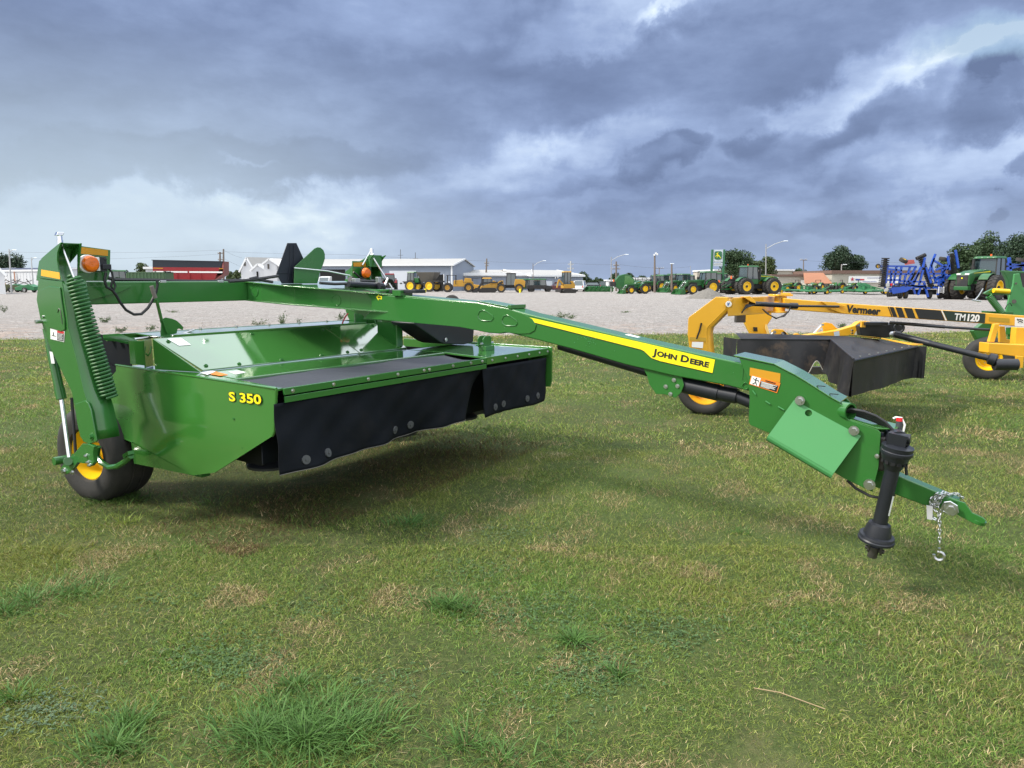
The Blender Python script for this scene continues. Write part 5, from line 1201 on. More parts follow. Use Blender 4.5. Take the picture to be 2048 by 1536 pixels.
def tractor(name, loc, deg, label, group=None, s=1.0, duals=False, ld=False, cabbed=True, gm_=GREENF, stripe=True, smv=False, mirror=True, hoodm=None, cat='tractor'):
    t = root(name, loc, R(deg), label, cat, group, s)
    L = 2.7; hm = hoodm or gm_
    mb = MB(); mb.box((L / 2 + .1, 0, .85), (L + .6, .55, .5)); mb.box((-.1, 0, .8), (.8, .9, .5)); mb.cyl((0, -.95, .92), (0, .95, .92), .13, n=10); mb.cyl((L, -.8, .68), (L, .8, .68), .1, n=10); build(mb, 'chassis', BLKF if gm_ != YELC else BLKF, t, .02)
    mb = MB(); pr = [(.95, 1.15), (.95, 1.83), (1.6, 1.86), (2.6, 1.72), (L + .62, 1.58), (L + .72, 1.45), (L + .68, 1.0), (2.5, 1.02)]
    mb.prism([V3(a, -.42, b) for a, b in pr], V3(0, .84, 0)); hd = build(mb, 'hood', hm, t, .07)
    mb = MB(); mb.box((L + .70, 0, 1.22), (.04, .66, .42)); mb.cut()
    for y in (-.43, .43): mb.box((2.4, y, 1.3), (1.1, .02, .34)); mb.cut()
    build(mb, 'grille', BLKF, hd, 0)
    mb = MB()
    for y in (-.24, .24): mb.box((L + .67, y, 1.5), (.08, .28, .09)); mb.cut()
    build(mb, 'headlight', WHTP, hd, 0)
    if stripe:
        mb = MB()
        for y in (-.432, .432): mb.prism([V3(1.1, y, 1.70), V3(1.1, y, 1.76), V3(3.1, y, 1.55), V3(3.1, y, 1.53)], V3(0, .01 if y > 0 else -.01, 0)); mb.cut()
        build(mb, 'hood_stripe', YELS, hd, 0)
    mb = MB()
    for y in (-.95, .95): mb.cut(); arc_fender(mb, (0, y * .9, .92), 1.0, .55, 20, 150)
    build(mb, 'fender', gm_, t, 0)
    if cabbed:
        cab(t, -.75, .98, 1.55, 1.35, 2.72, gm_)
        mb = MB(); mb.cyl((1.15, -.62, 1.5), (1.15, -.62, 2.75), .06, n=10); mb.cyl((1.15, -.62, 1.6), (1.15, -.62, 2.2), .1, n=10); mb.tube([(1.15, -.62, 2.7), (1.12, -.62, 2.85), (1.0, -.62, 2.92)], .055, 8); build(mb, 'exhaust', BLKF, t, 0)
        mb = MB(); mb.box((1.0, 1.0, 2.0), (.08, .2, .35)); mb.cut(); mb.box((1.0, -1.0, 2.0), (.08, .2, .35)); mb.bar((.95, -.75, 2.1), (1.0, -1.0, 2.1), .03, .03); build(mb, 'mirror', BLKF, t, 0)
    else:
        mb = MB(); mb.bar((-.5, -.5, 1.0), (-.5, -.5, 2.45), .08, .08); mb.bar((-.5, .5, 1.0), (-.5, .5, 2.45), .08, .08); mb.bar((-.5, -.54, 2.42), (-.5, .54, 2.42), .08, .08); build(mb, 'roll_bar', BLKF, t, 0)
        mb = MB(); mb.box((-.1, 0, 1.3), (.5, .5, .12)); mb.box((-.35, 0, 1.55), (.12, .5, .5)); build(mb, 'seat', BLKF, t, .03)
        mb = MB(); mb.torus((.6, 0, 1.55), (-.5, 0, 1), .18, .02, 16, 6); mb.cyl((.6, 0, 1.55), (.8, 0, 1.2), .03, n=6); build(mb, 'steering_wheel', BLKF, t, 0)
    ys = (1.0, 1.62) if duals else (1.0,)
    for y in ys:
        for q in (1, -1): wheel(t, (0, q * y, .92), .92, .5, q, .55, YELP, TYREF, 18)
    for y in ((.88, 1.4) if duals else (.88,)):
        for q in (1, -1): wheel(t, (L, q * y, .66), .66, .4, q, .55, YELP, TYREF, 14)
    if ld: loader(t, L, 1.15, gm_)
    if smv:
        mb = MB(); mb.prism([V3(-1.05, -.6, 1.5), V3(-1.05, -.25, 1.5), V3(-1.05, -.35, 1.85), V3(-1.05, -.5, 1.85)], V3(-.02, 0, 0)); build(mb, 'warning_triangle', ORF, t, 0)
        mb = MB(); mb.bar((-.8, -.4, .7), (-1.7, -.4, .5), .08, .1); mb.cut(); mb.bar((-.8, .4, .7), (-1.7, .4, .5), .08, .1); mb.cut(); mb.bar((-.6, 0, 1.3), (-1.6, 0, .9), .07, .07); mb.cut(); mb.bar((-1.65, -.45, .9), (-1.65, .45, .9), .08, .5); build(mb, 'hitch_link', gm_, t, 0)
    return t
# articulated four-wheel-drive tractors
def big4wd(loc, deg, label, s=1.0, low=0):
    t = root('articulated_tractor', loc, R(deg), label, 'tractor', 'large articulated tractors', s); L = 3.9
    mb = MB(); mb.box((L / 2, 0, .95), (L + 1.0, .8, .55)); mb.cyl((0, -2, .98), (0, 2, .98), .16, n=10); mb.cyl((L, -2, .98), (L, 2, .98), .16, n=10); mb.box((-.6, 0, 1.25), (1.3, 1.0, .6)); build(mb, 'chassis', BLKF, t, .03)
    mb = MB(); pr = [(2.3, 1.5), (2.3, 2.38), (3.2, 2.42), (4.6, 2.28), (5.45, 2.08), (5.55, 1.95), (5.5, 1.15), (5.3, 1.1), (4.9, 1.35), (4.6, 1.75), (3.2, 1.75), (2.9, 1.5)]
    mb.prism([V3(a, -.52, b) for a, b in pr], V3(0, 1.04, 0)); hd = build(mb, 'hood', GREENF, t, .08)
    mb = MB(); mb.prism([V3(5.5, -.44, 1.95), V3(5.5, .44, 1.95), V3(5.46, .42, 1.05), V3(5.46, -.42, 1.05)], V3(.08, 0, 0)); build(mb, 'grille', BLKF, hd, .02)
    mb = MB(); mb.box((5.38, -.32, 2.03), (.36, .3, .12)); mb.cut(); mb.box((5.38, .32, 2.03), (.36, .3, .12)); build(mb, 'headlight', WHT, hd, .02)
    mb = MB(); mb.box((5.6, 0, 1.72), (.02, .10, .10)); build(mb, 'badge', YELS, hd, 0)
    mb = MB(); mb.box((5.45, 0, .92), (.5, 1.1, .3)); build(mb, 'front_weight', GREENF, t, .05)
    mb = MB()
    for y in (-.53, .53): mb.prism([V3(2.4, y, 2.22), V3(2.4, y, 2.30), V3(4.9, y, 2.12), V3(4.9, y, 2.10)], V3(0, .012 if y > 0 else -.012, 0)); mb.cut()
    build(mb, 'hood_stripe', YELS, hd, 0)
    cab(t, .75, 2.35, 1.8, 1.85, 3.32, GREENF, over=.25)
    mb = MB(); mb.box((1.5, 0, 1.55), (1.7, 1.9, .6)); build(mb, 'cab_base', GREENF, t, .05)
    mb = MB(); mb.cyl((2.62, -.72, 1.7), (2.62, -.72, 3.3), .10, n=12); mb.cyl((2.62, -.72, 1.9), (2.62, -.72, 2.7), .17, n=12); build(mb, 'exhaust', BLKF, t, 0)
    mb = MB(); mb.cyl((1.4, 0, 3.5), (1.4, 0, 3.68), .07, n=10); build(mb, 'beacon', ORF, t, 0)
    mb = MB()
    for x in (0, L):
        for y in (-1.15, 1.15): mb.cut(); arc_fender(mb, (x, y, .98), 1.08, .7, 35, 145)
    build(mb, 'fender', GREENF, t, 0)
    for x in (0, L):
        for y in (1.0, 1.78):
            for q in (1, -1): wheel(t, (x, q * y, .98), .98, .62, q, .56, YELP, TYREF, 20)
    mb = MB(); mb.bar((-.9, -.45, 1.4), (-1.9, -.45, .9), .1, .12); mb.cut(); mb.bar((-.9, .45, 1.4), (-1.9, .45, .9), .1, .12); mb.cut(); mb.bar((-1.0, -.45, .7), (-2.0, -.5, .6), .1, .12); mb.cut(); mb.bar((-1.0, .45, .7), (-2.0, .5, .6), .1, .12); build(mb, 'hitch_link', GREENF, t, 0)
    mb = MB(); mb.prism([V3(-1.28, -.75, 1.9), V3(-1.28, -.4, 1.9), V3(-1.28, -.5, 2.25), V3(-1.28, -.65, 2.25)], V3(-.03, 0, 0)); build(mb, 'warning_triangle', ORF, t, 0)
    mb = MB(); mb.bar((1.2, 1.0, 1.4), (1.2, 1.25, .5), .4, .06); build(mb, 'step', BLKF, t, 0)
    return t
B1 = big4wd(gp(1912, 601) + V3(7.6, 5.6, 0), 211, 'huge green articulated tractor facing the camera beside the blue tillage implement', 1.24)
B2 = big4wd(gp(1487, 589) + V3(-.4, 1.6, 0), 17, 'green articulated tractor with bright yellow rims, hood pointing right, behind the gravel heap', 1.12)
GT = 'green tractors parked in the dealer yard'
tractor('tractor', gp(1418, 589) + V3(.1, .9, 0), 196, 'green cab tractor with front loader, its yellow rims nearest the gravel heap', GT, 1.08, ld=True)
tractor('tractor', gp(1385, 586) + V3(0, 6, 0), 212, 'green cab tractor with loader bucket flat on the gravel, left of another loader tractor', GT, 1.02, ld=True)
tractor('tractor', gp(1345, 584) + V3(0, 8, 0), 225, 'green cab tractor with pale yellow-topped hood between loader arms', GT, 1.0)
tractor('tractor', gp(1442, 587) + V3(0, 3, 0), 75, 'green tractor seen from behind with orange triangle beside the sign pole', GT, 1.05, duals=True, smv=True)
tractor('tractor', gp(1462, 586) + V3(0, 5, 0), 70, 'second green tractor seen from behind, cab showing left of the articulated tractor', GT, 1.05, smv=True)
tractor('tractor', gp(1365, 583) + V3(0, 14, 0), 240, 'green cab tractor in the back of the row, only cab and roof showing', GT, 1.0)
tractor('tractor', gp(1420, 583) + V3(0, 14, 0), 250, 'dark cab tractor deep in the row behind the loader tractors', GT, 1.0)
tractor('loader_tractor', gp(1286, 587.5) + V3(0, .5, 0), 196, 'small open-station green tractor with loader bucket in front of the green baler', 'green tractors parked in the dealer yard', .78, ld=True, cabbed=False)
tractor('tractor', gp(1308, 584) + V3(0, 10, 0), 230, 'open green tractor with roll bar behind the small loader tractor', GT, .95, cabbed=False)
tractor('tractor', gp(1328, 584.5) + V3(0, 5, 0), 205, 'green cab tractor between the floodlight pole and the short brown pole', GT, .95, ld=True)
tractor('tractor', gp(1398, 583) + V3(0, 20, 0), 160, 'farthest green cab tractor in the row, showing left of the sign', GT, 1.1)
tractor('tractor', gp(1300, 583) + V3(0, 16, 0), 200, 'distant open tractor with roll bar left of the floodlight pole', GT, 1.0, cabbed=False)
tractor('tractor', gp(242, 583) + V3(0, 0, 0), 15, 'green tractor with glazed cab showing above the cross beam, left of the container', GT, 1.25)
for i, (x, y, lab) in enumerate(((1589, 584, 'leftmost compact tractor with roll bar by the pale warehouse wall'), (1633, 584.5, 'compact tractor with yellow rims in front of the brown sloping roof'), (1660, 584, 'compact tractor with black cab frame at the right end of the brown roof'), (1676, 584, 'compact tractor with roll bar left of the white banner'), (1709, 584, 'compact tractor with roll bar below the white banner'))):
    if i == 0: CT = tractor('compact_tractor', gp(x, y), 200, lab, 'compact tractors along the warehouse', .8, cabbed=False, cat='tractor')
    else: copy_tree(CT, None, gp(x, y), R(200 + 25 * (i % 3)), lab)
# rotary cutters
def cutter(loc, deg, lab, s=1.0, m_=GREENH):
    t = root('mower_deck', loc, R(deg), lab, 'mower deck', 'green mower decks and cutters by the warehouse', s)
    mb = MB(); mb.prism([V3(x, y, .35) for x, y in ((-1.2, -2), (1.0, -2), (1.4, -.8), (1.4, .8), (1.0, 2), (-1.2, 2))], V3(0, 0, .18)); build(mb, 'deck', m_, t, .03)
    mb = MB(); mb.box((0, 0, .75), (.4, .4, .35)); mb.cut(); mb.bar((1.2, 0, .5), (3.0, 0, .5), .15, .12); mb.cut(); mb.bar((0, -1.4, .6), (0, 1.4, .6), .12, .12); mb.cut(); mb.bar((-1, -.5, .6), (.9, -.2, 1.15), .07, .07); mb.cut(); mb.bar((-1, .5, .6), (.9, .2, 1.15), .07, .07); build(mb, 'frame', m_, t, 0)
    for y in (-1.4, 1.4): wheel(t, (-1.6, y, .3), .3, .2, 1 if y > 0 else -1)
    return t
D0 = None
for i, (x, y, d, lab, s) in enumerate(((1567, 586, 20, 'low pale green mower deck beside the articulated tractor front wheel', 1.0), (1603, 587, 160, 'green mower deck in front of the white door', 1.1), (1617, 588.5, 190, 'green and yellow finishing deck in front of the compact tractors', 1.1), (1648, 588, 30, 'green cutter between two compact tractors below the brown roof', .9), (1692, 587, 10, 'green cutter between the compact tractors left of the banner', 1.0), (1728, 589, 200, 'green cutter with folded grey-green wing left of the blue implement', 1.2), (1746, 588, 170, 'low green cutter touching the blue implement', 1.1))):
    if D0 is None: D0 = cutter(gp(x, y), d, lab, s)
    else:
        c = copy_tree(D0, None, gp(x, y), R(d), lab); c.scale = (s, s, s)
t = root('folded_wing', gp(1737, 588) + V3(0, 1, 0), R(0), 'grey-green folded cutter wing standing upright right of the banner', 'mower wing', sc=.62)
mb = MB(); mb.prism([V3(-1.6, 0, .5), V3(1.5, 0, .4), V3(1.2, .3, 2.1), V3(-.2, .4, 2.5), V3(-1.4, .3, 2.3)], V3(0, .2, 0)); build(mb, 'wing_deck', GREENH, t, .03); mb = MB(); mb.bar((-1.6, -.1, .4), (3.2, -.1, .5), .15, .15); mb.bar((1.5, 0, 1.4), (3.2, 0, .5), .1, .1); build(mb, 'wing_frame', GREENF, t, 0)

# round baler
t = root('round_baler', gp(1249, 586.5) + V3(0, 2, 0), R(180), 'tall rounded green round baler with orange lamp left of the tractor row', 'round baler', None, .9)
mb = MB(); pr = [(-1.6, .7), (-1.9, 1.4), (-1.75, 2.3), (-1.2, 2.95), (-.2, 3.15), (.7, 2.9), (1.3, 2.2), (1.2, 1.0), (.6, .6)]
mb.prism([V3(a, -.9, b) for a, b in pr], V3(0, 1.8, 0)); build(mb, 'body', GREENF, t, .06)
mb = MB(); mb.prism([V3(a, .92, b) for a, b in ((-1.7, .9), (-1.7, 2.2), (-1.0, 2.8), (-.2, 2.9), (-.1, .8))], V3(0, .03, 0)); build(mb, 'side_door', GREENP, t, .02)
mb = MB(); mb.box((1.7, 0, 1.5), (.9, 1.6, .8)); build(mb, 'feeder', BLKF, t, .04)
mb = MB(); mb.cyl((1.6, .6, 1.9), (1.6, .6, 2.25), .12, n=10); build(mb, 'lamp', ORF, t, 0)
for q in (1, -1): wheel(t, (0, q * 1.1, .5), .5, .38, q, rm=YELP)
mb = MB(); mb.bar((1.9, 0, .9), (3.6, 0, .5), .2, .15); build(mb, 'drawbar', GREENF, t, 0)
# small green loader attachments in a row far off
b0 = None
for i, x in enumerate((1178, 1186, 1195, 1204, 1213, 1221)):
    lab = 'small green loader bucket in the row left of the baler'
    if b0 is None:
        b0 = root('loader_bucket', gp(x, 583.5), R(200), 'small green loader bucket in the row left of the round baler', 'bucket', 'green loader buckets in a row'); bucket(b0, 0, 1.6, GREENF, 0, 1.2); mb = MB(); mb.bar((-.1, -.5, .3), (-.6, -.5, 1.0), .1, .1); mb.cut(); mb.bar((-.1, .5, .3), (-.6, .5, 1.0), .1, .1); build(mb, 'bracket', GREENF, b0, 0)
    else: copy_tree(b0, None, gp(x, 583.5), R(200))

# wheel loader, skid steer, telehandler, forklift, excavator
t = root('wheel_loader', gp(1019, 585.2) + V3(0, 1, 0), R(180), 'yellow compact wheel loader with black cab facing left beside the utility vehicles', 'wheel loader')
mb = MB(); mb.prism([V3(a, -.75, b) for a, b in ((-2.4, .8), (-2.5, 1.7), (-2.2, 2.0), (-.9, 2.1), (-.7, 1.2), (-.9, .8))], V3(0, 1.5, 0)); build(mb, 'engine_hood', YELC, t, .06)
mb = MB(); mb.box((-.6, 0, .95), (3.4, .8, .5)); build(mb, 'chassis', BLKF, t, .03)
cab(t, -1.0, .55, 1.4, 1.15, 2.9, BLKF, lamps=True)
mb = MB(); mb.prism([V3(a, -.3, b) for a, b in ((.9, .9), (1.0, 1.9), (1.6, 1.8), (2.4, .9), (2.1, .7))], V3(0, .6, 0)); build(mb, 'front_frame', YELC, t, .04)
mb = MB()
for y in (-.5, .5): mb.cut(); mb.bar((1.1, y, 1.7), (3.0, y, .55), .14, .28)
mb.cut(); mb.bar((1.3, 0, 1.9), (2.9, 0, 1.0), .12, .14); build(mb, 'loader_arm', BLKF, t, .02)
bucket(t, 3.0, 2.3, BLKF)
for x in (1.3, -1.5):
    for q in (1, -1): wheel(t, (x, q * .95, .68), .68, .45, q, .55, YELC, TYREF, 14)
t = root('skid_steer', gp(972, 585.2) + V3(.2, .6, 0), R(188), 'yellow and black compact track loader with bucket resting on the gravel', 'track loader')
mb = MB(); mb.prism([V3(a, -.55, b) for a, b in ((-1.5, .6), (-1.55, 1.6), (-.9, 1.9), (-.7, 1.5), (1.0, 1.0), (1.1, .6))], V3(0, 1.1, 0)); build(mb, 'body', YELC, t, .05)
cab(t, -.6, .75, 1.0, 1.05, 2.15, YELC, lamps=False)
for y in (-.95, .6):
    mb = MB(); mb.prism([V3(a, y, b) for a, b in ((-1.5, .35), (-1.1, .75), (1.0, .75), (1.5, .3), (1.2, 0), (-1.1, 0))], V3(0, .35, 0)); build(mb, 'track', TYREF, t, .04)
mb = MB()
for y in (-.72, .72): mb.cut(); mb.bar((-1.5, y, 1.6), (.9, y, 1.5), .14, .22); mb.bar((.85, y, 1.5), (1.6, y, .4), .14, .2)
build(mb, 'lift_arm', BLKF, t, .01); bucket(t, 1.7, 2.0, BLKF)
t = root('backhoe_tractor', gp(914, 584.5) + V3(0, .5, 0), R(0), 'faded yellow wheeled loader with open black cab frame beside the grey shed corner', 'wheel loader')
mb = MB(); mb.prism([V3(a, -.55, b) for a, b in ((-.6, .9), (-.5, 1.9), (.9, 2.0), (1.1, 1.4), (1.3, 1.9), (2.6, 1.7), (2.7, .9))], V3(0, 1.1, 0)); build(mb, 'body', YELC, t, .06)
mb = MB(); mb.prism([V3(1.1, -.6, 1.6), V3(2.4, -.6, 1.5), V3(2.3, -.6, 2.2), V3(1.3, -.6, 2.3)], V3(0, 1.0, 0)); build(mb, 'engine_hood', YELC, t, .05)
mb = MB()
for a, b in ((-1.6, -.6), (-1.6, .6), (-.2, -.6), (-.2, .6)): mb.cut(); mb.bar((a, b, 1.3), (a * .95, b * .9, 2.7), .08, .08)
mb.cut(); mb.box((-.9, 0, 2.7), (1.6, 1.2, .08)); build(mb, 'cab_frame', BLKF, t, 0)
for x in (-1.5, 1.9):
    for q in (1, -1): wheel(t, (x, q * .95, .75), .75, .45, q, .5, YELC, TYREF, 12)
t = root('forklift', gp(951, 584) + V3(0, 3, 0), R(350), 'yellow forklift with dark mast between the faded loader and track loader', 'forklift')
mb = MB(); mb.prism([V3(a, -.55, b) for a, b in ((-1.2, .4), (-1.2, 1.5), (-.3, 1.2), (.8, 1.1), (.8, .4))], V3(0, 1.1, 0)); build(mb, 'body', YELC, t, .06)
mb = MB(); mb.bar((1.0, -.35, .1), (1.0, -.35, 2.5), .12, .12); mb.cut(); mb.bar((1.0, .35, .1), (1.0, .35, 2.5), .12, .12); mb.cut(); mb.bar((1.0, -.4, 2.4), (1.0, .4, 2.4), .1, .1); mb.cut(); mb.bar((-.9, -.5, 1.4), (-.7, -.5, 2.2), .07, .07); mb.cut(); mb.bar((-.9, .5, 1.4), (-.7, .5, 2.2), .07, .07); mb.cut(); mb.box((-.2, 0, 2.2), (1.2, 1.1, .07)); build(mb, 'mast', BLKF, t, 0)
for x in (.6, -.8):
    for q in (1, -1): wheel(t, (x, q * .6, .4), .4, .28, q, .5, YELC)
t = root('mini_excavator', gp(1136, 586) + V3(0, .3, 0), R(200), 'small yellow excavator with tall dark cab standing left of the white car', 'excavator')
mb = MB(); mb.box((0, 0, 1.0), (1.8, 1.4, .6)); mb.prism([V3(-.9, -.7, 1.2), V3(-.9, .7, 1.2), V3(-.6, .7, 1.8), V3(-.6, -.7, 1.8)], V3(.5, 0, 0)); build(mb, 'house', YELC, t, .06)
cab(t, -.3, .9, 1.0, 1.3, 3.1, YELC, lamps=False)
for y in (-.85, .5):
    mb = MB(); mb.prism([V3(a, y, b) for a, b in ((-1.2, .3), (-.9, .6), (.9, .6), (1.2, .3), (.9, 0), (-.9, 0))], V3(0, .35, 0)); build(mb, 'track', TYREF, t, .04)
mb = MB(); mb.box((1.6, 0, .35), (.1, 2.0, .45)); mb.bar((.6, -.5, .4), (1.6, -.5, .35), .1, .12); mb.bar((.6, .5, .4), (1.6, .5, .35), .1, .12); build(mb, 'dozer_blade', BLKF, t, 0)
mb = MB(); mb.bar((.9, .4, 1.2), (1.7, .4, 2.0), .2, .22); mb.bar((1.7, .4, 2.0), (2.0, .4, .8), .16, .2); build(mb, 'boom', YELC, t, .02)
# utility vehicles
def utv(loc, deg, lab, L=2.9, gm2=None):
    t = root('utility_vehicle', loc, R(deg), lab, 'utility vehicle', 'utility vehicles in front of the long shed')
    mb = MB(); mb.prism([V3(a, -.75, b) for a, b in ((-L * .5, .5), (-L * .5, 1.1), (L * .25, 1.1), (L * .5, .95), (L * .55, .6), (L * .5, .45))], V3(0, 1.5, 0)); build(mb, 'body', gm2 or BLKF, t, .06)
    cab(t, -L * .42, L * .28, 1.4, 1.05, 2.0, GREENF, lamps=False)
    for x in (-L * .33, L * .36):
        for q in (1, -1): wheel(t, (x, q * .72, .34), .34, .26, q, .5, BLKF)
    return t
utv(gp(1052, 584) + V3(0, 3, 0), 10, 'green roofed utility vehicle partly behind the yellow wheel loader', 2.9, GREENF)
utv(gp(1078, 584) + V3(0, 2, 0), 10, 'long four-seat utility vehicle with dark glass in front of the long shed', 4.2)
# cars
def car(name, loc, deg, lab, m_, L=4.7, H=1.75, cat='car'):
    t = root(name, loc, R(deg), lab, cat, 'cars parked beyond the yard'); h = .92
    lo = [(-L / 2, .35), (-L / 2 - .03, .8), (-L / 2 + .1, 1.0), (L * .16, 1.02), (L * .42, .92), (L / 2, .7), (L / 2, .35)]
    mb = MB(); mb.prism([V3(a, -h, b) for a, b in lo], V3(0, 2 * h, 0)); build(mb, 'body', m_, t, .08)
    A_ = [V3(-L / 2 + .12, -h + .04, 1.0), V3(L * .17, -h + .04, 1.0), V3(L * .17, h - .04, 1.0), V3(-L / 2 + .12, h - .04, 1.0)]; B_ = [V3(-L / 2 + .45, -h + .2, H - .06), V3(L * .02, -h + .2, H - .06), V3(L * .02, h - .2, H - .06), V3(-L / 2 + .45, h - .2, H - .06)]
    mb = MB(); mb.loft(A_, B_); build(mb, 'window', GLASS, t, .03)
    mb = MB(); mb.box((-L * .11, 0, H - .03), (L * .45, 1.45, .07)); build(mb, 'roof', m_, t, .03)
    mb = MB()
    for a, b in zip(A_, B_): mb.cut(); mb.bar(a, b, .1, .1)
    build(mb, 'pillar', m_, t, 0)
    for x in (-L * .3, L * .32):
        for q in (1, -1): wheel(t, (x, q * .82, .36), .36, .24, q, .62, GRYL)
    mb = MB(); mb.box((-L / 2 - .02, -.72, .85), (.06, .2, .22)); mb.cut(); mb.box((-L / 2 - .02, .72, .85), (.06, .2, .22)); build(mb, 'tail_light', RED, t, 0)
    mb = MB(); mb.box((L / 2 - .05, -.68, .74), (.12, .3, .14)); mb.cut(); mb.box((L / 2 - .05, .68, .74), (.12, .3, .14)); build(mb, 'headlight', WHT, t, 0)
car('parked_car', gp(1115, 583.5) + V3(0, 2, 0), 185, 'maroon hatchback parked left of the small excavator', mat('maroon_car_paint', (.10, .015, .02), .3, coat=.5), 4.6, 1.6)
car('parked_car', gp(1163, 583.5) + V3(0, 2, 0), 75, 'white sport utility car seen from behind right of the small excavator', WHTP, 4.6, 1.85)
car('parked_car', gp(1181, 581) + V3(0, 4, 0), 170, 'dark grey car parked just right of the white car', BLKP, 4.6, 1.5)
car('parked_car', gp(1208, 580.5) + V3(0, 4, 0), 170, 'grey-green pickup cab behind the row of buckets', mat('grey_green_paint', (.06, .09, .08), .35, coat=.4), 4.8, 1.7)
# dry fertiliser spreader
t = root('spreader', gp(846, 583.5) + V3(.3, .5, 0), R(160), 'high-clearance spreader with steel hopper and tall yellow wheels before the open shed door', 'spreader')
DKF = mat('dusty_grey_steel', (.13, .125, .11), .6, .2, .25, 2, dirt=.4)
mb = MB(); mb.loft([V3(x, y, 1.6) for x, y in ((-1.6, -.5), (.4, -.5), (.4, .5), (-1.6, .5))], [V3(x, y, 3.25) for x, y in ((-2.4, -1.2), (1.0, -1.2), (1.0, 1.2), (-2.4, 1.2))]); build(mb, 'hopper', DKF, t, .02)
mb = MB(); mb.box((0, 0, 1.35), (5.4, .8, .3)); mb.box((-2.6, 0, 1.7), (1.0, 2.4, .25)); build(mb, 'frame', BLKF, t, .03)
cab(t, 1.7, 3.0, 1.5, 1.6, 3.15, GREENF); mb = MB(); mb.box((1.3, 0, 1.9), (.9, 1.4, .8)); build(mb, 'engine_hood', GREENF, t, .05)
mb = MB(); mb.box((3.3, 0, 1.5), (.9, 1.2, .3)); mb.tube([(3.5, -.8, 1.5), (3.8, -.8, 1.7), (3.8, .8, 1.7), (3.5, .8, 1.5)], .04, 6); build(mb, 'front_platform', BLKF, t, 0)
for x in (2.0, -1.5):
    for q in (1, -1): wheel(t, (x, q * 1.45, .98), .98, .4, q, .62, YELP, TYREF, 18)
# red tractor and white truck by the doors
tractor('tractor', gp(778, 583.5) + V3(0, 1, 0), 100, 'red tractor with grey cab seen from behind at the white roller door', 'red and white machines at the shed', 1.05, gm_=REDP, stripe=False, smv=False)
t = root('service_truck', gp(653, 582) + V3(0, 1.5, 0), R(260), 'white service truck standing before the dark open doorway', 'truck')
mb = MB(); mb.prism([V3(a, -1, b) for a, b in ((-2.6, .6), (-2.6, 1.4), (.6, 1.4), (.6, 2.6), (1.6, 2.5), (2.0, 1.7), (2.9, 1.5), (3.0, .6))], V3(0, 2, 0)); build(mb, 'body', WHTP, t, .08)
mb = MB(); mb.prism([V3(1.62, -.85, 2.4), V3(1.62, .85, 2.4), V3(1.98, .85, 1.75), V3(1.98, -.85, 1.75)], V3(.06, 0, .02)); build(mb, 'windscreen', GLASS, t, 0)
mb = MB(); mb.box((3.02, 0, 1.15), (.06, 1.3, .4)); build(mb, 'grille', DSTEEL, t, .02)
for x in (-1.6, 2.0):
    for q in (1, -1): wheel(t, (x, q * .95, .48), .48, .3, q, .5, GRYL)
t = root('red_machine', gp(689, 582) + V3(0, 2, 0), R(0), 'tall red machine with black wheel just left of the far amber lamp', 'machine')
mb = MB(); mb.prism([V3(a, -.3, b) for a, b in ((-.9, 1.0), (-.9, 3.0), (-.3, 3.4), (.8, 3.3), (.9, 1.0))], V3(0, .8, 0)); build(mb, 'body', mat('bright_red_paint', (.45, .02, .03), .4), t, .05); wheel(t, (0, -.5, .7), .7, .4, -1, rm=GRYL)
# safety cones / jugs yellow dots
c0 = None
for x, y, l_ in ((670, 581.5, 'yellow barrel beside the white service truck'), (852, 584.5, 'yellow barrel between the spreader wheels'), (1040, 585.2, 'yellow barrel at the rear of the wheel loader')):
    if c0 is None:
        c0 = root('barrel', gp(x, y) + V3(0, -1, 0), 0, l_, 'barrel', 'yellow barrels', .6); mb = MB(); mb.lathe((0, 0, 0), (0, 0, 1), [(0, .001), (0, .26), (.05, .27), (.3, .25), (.6, .27), (.9, .26), (.95, .2), (.95, .001)], 14); build(mb, 'drum', YELS, c0, 0)
    else: copy_tree(c0, None, gp(x, y) + V3(0, -1, 0), 0, l_)
# grain cart
t = root('grain_cart', gp(380, 585) + V3(0, 0, 0), 0, 'long red grain cart with black top extension and white stripe', 'grain cart')
gy = gp(380, 585).y
def gc(px, py, dy=0.0): p = pY(px, py, gy + dy); return V3(p.x, p.y, p.z)
mb = MB(); mb.loft([gc(*q) for q in ((305, 534), (446, 535), (446, 548), (428, 561), (330, 561), (306, 546))], [gc(*q) + V3(-.6, 3.4, 0) for q in ((305, 534), (446, 535), (446, 548), (428, 561), (330, 561), (306, 546))]); mb.build('hopper', REDP, t, world=True, bevel=.02)
mb = MB(); mb.loft([gc(*q) for q in ((305, 519.5), (445, 522.5), (445, 535.5), (305, 534.5))], [gc(*q) + V3(-.6, 3.4, 0) for q in ((305, 519.5), (445, 522.5), (445, 535.5), (305, 534.5))]); mb.bar(gc(303, 520), gc(447, 523), .15, .1); mb.build('top_extension', mat('blue_black_steel', (.012, .016, .028), .4), t, world=True, bevel=.02)
mb = MB(); mb.prism([gc(446.5, 522.5), gc(446.5, 548), gc(428, 561), gc(428, 561) + V3(-.6, 3.4, 0), gc(446.5, 548) + V3(-.5, 3.4, 0), gc(446.5, 522.5) + V3(-.5, 3.4, 0)], V3(.06, 0, 0)); mb.build('end_wall', mat('faded_red_paint', (.20, .04, .04), .5, 0, .2, 1), t, world=True)
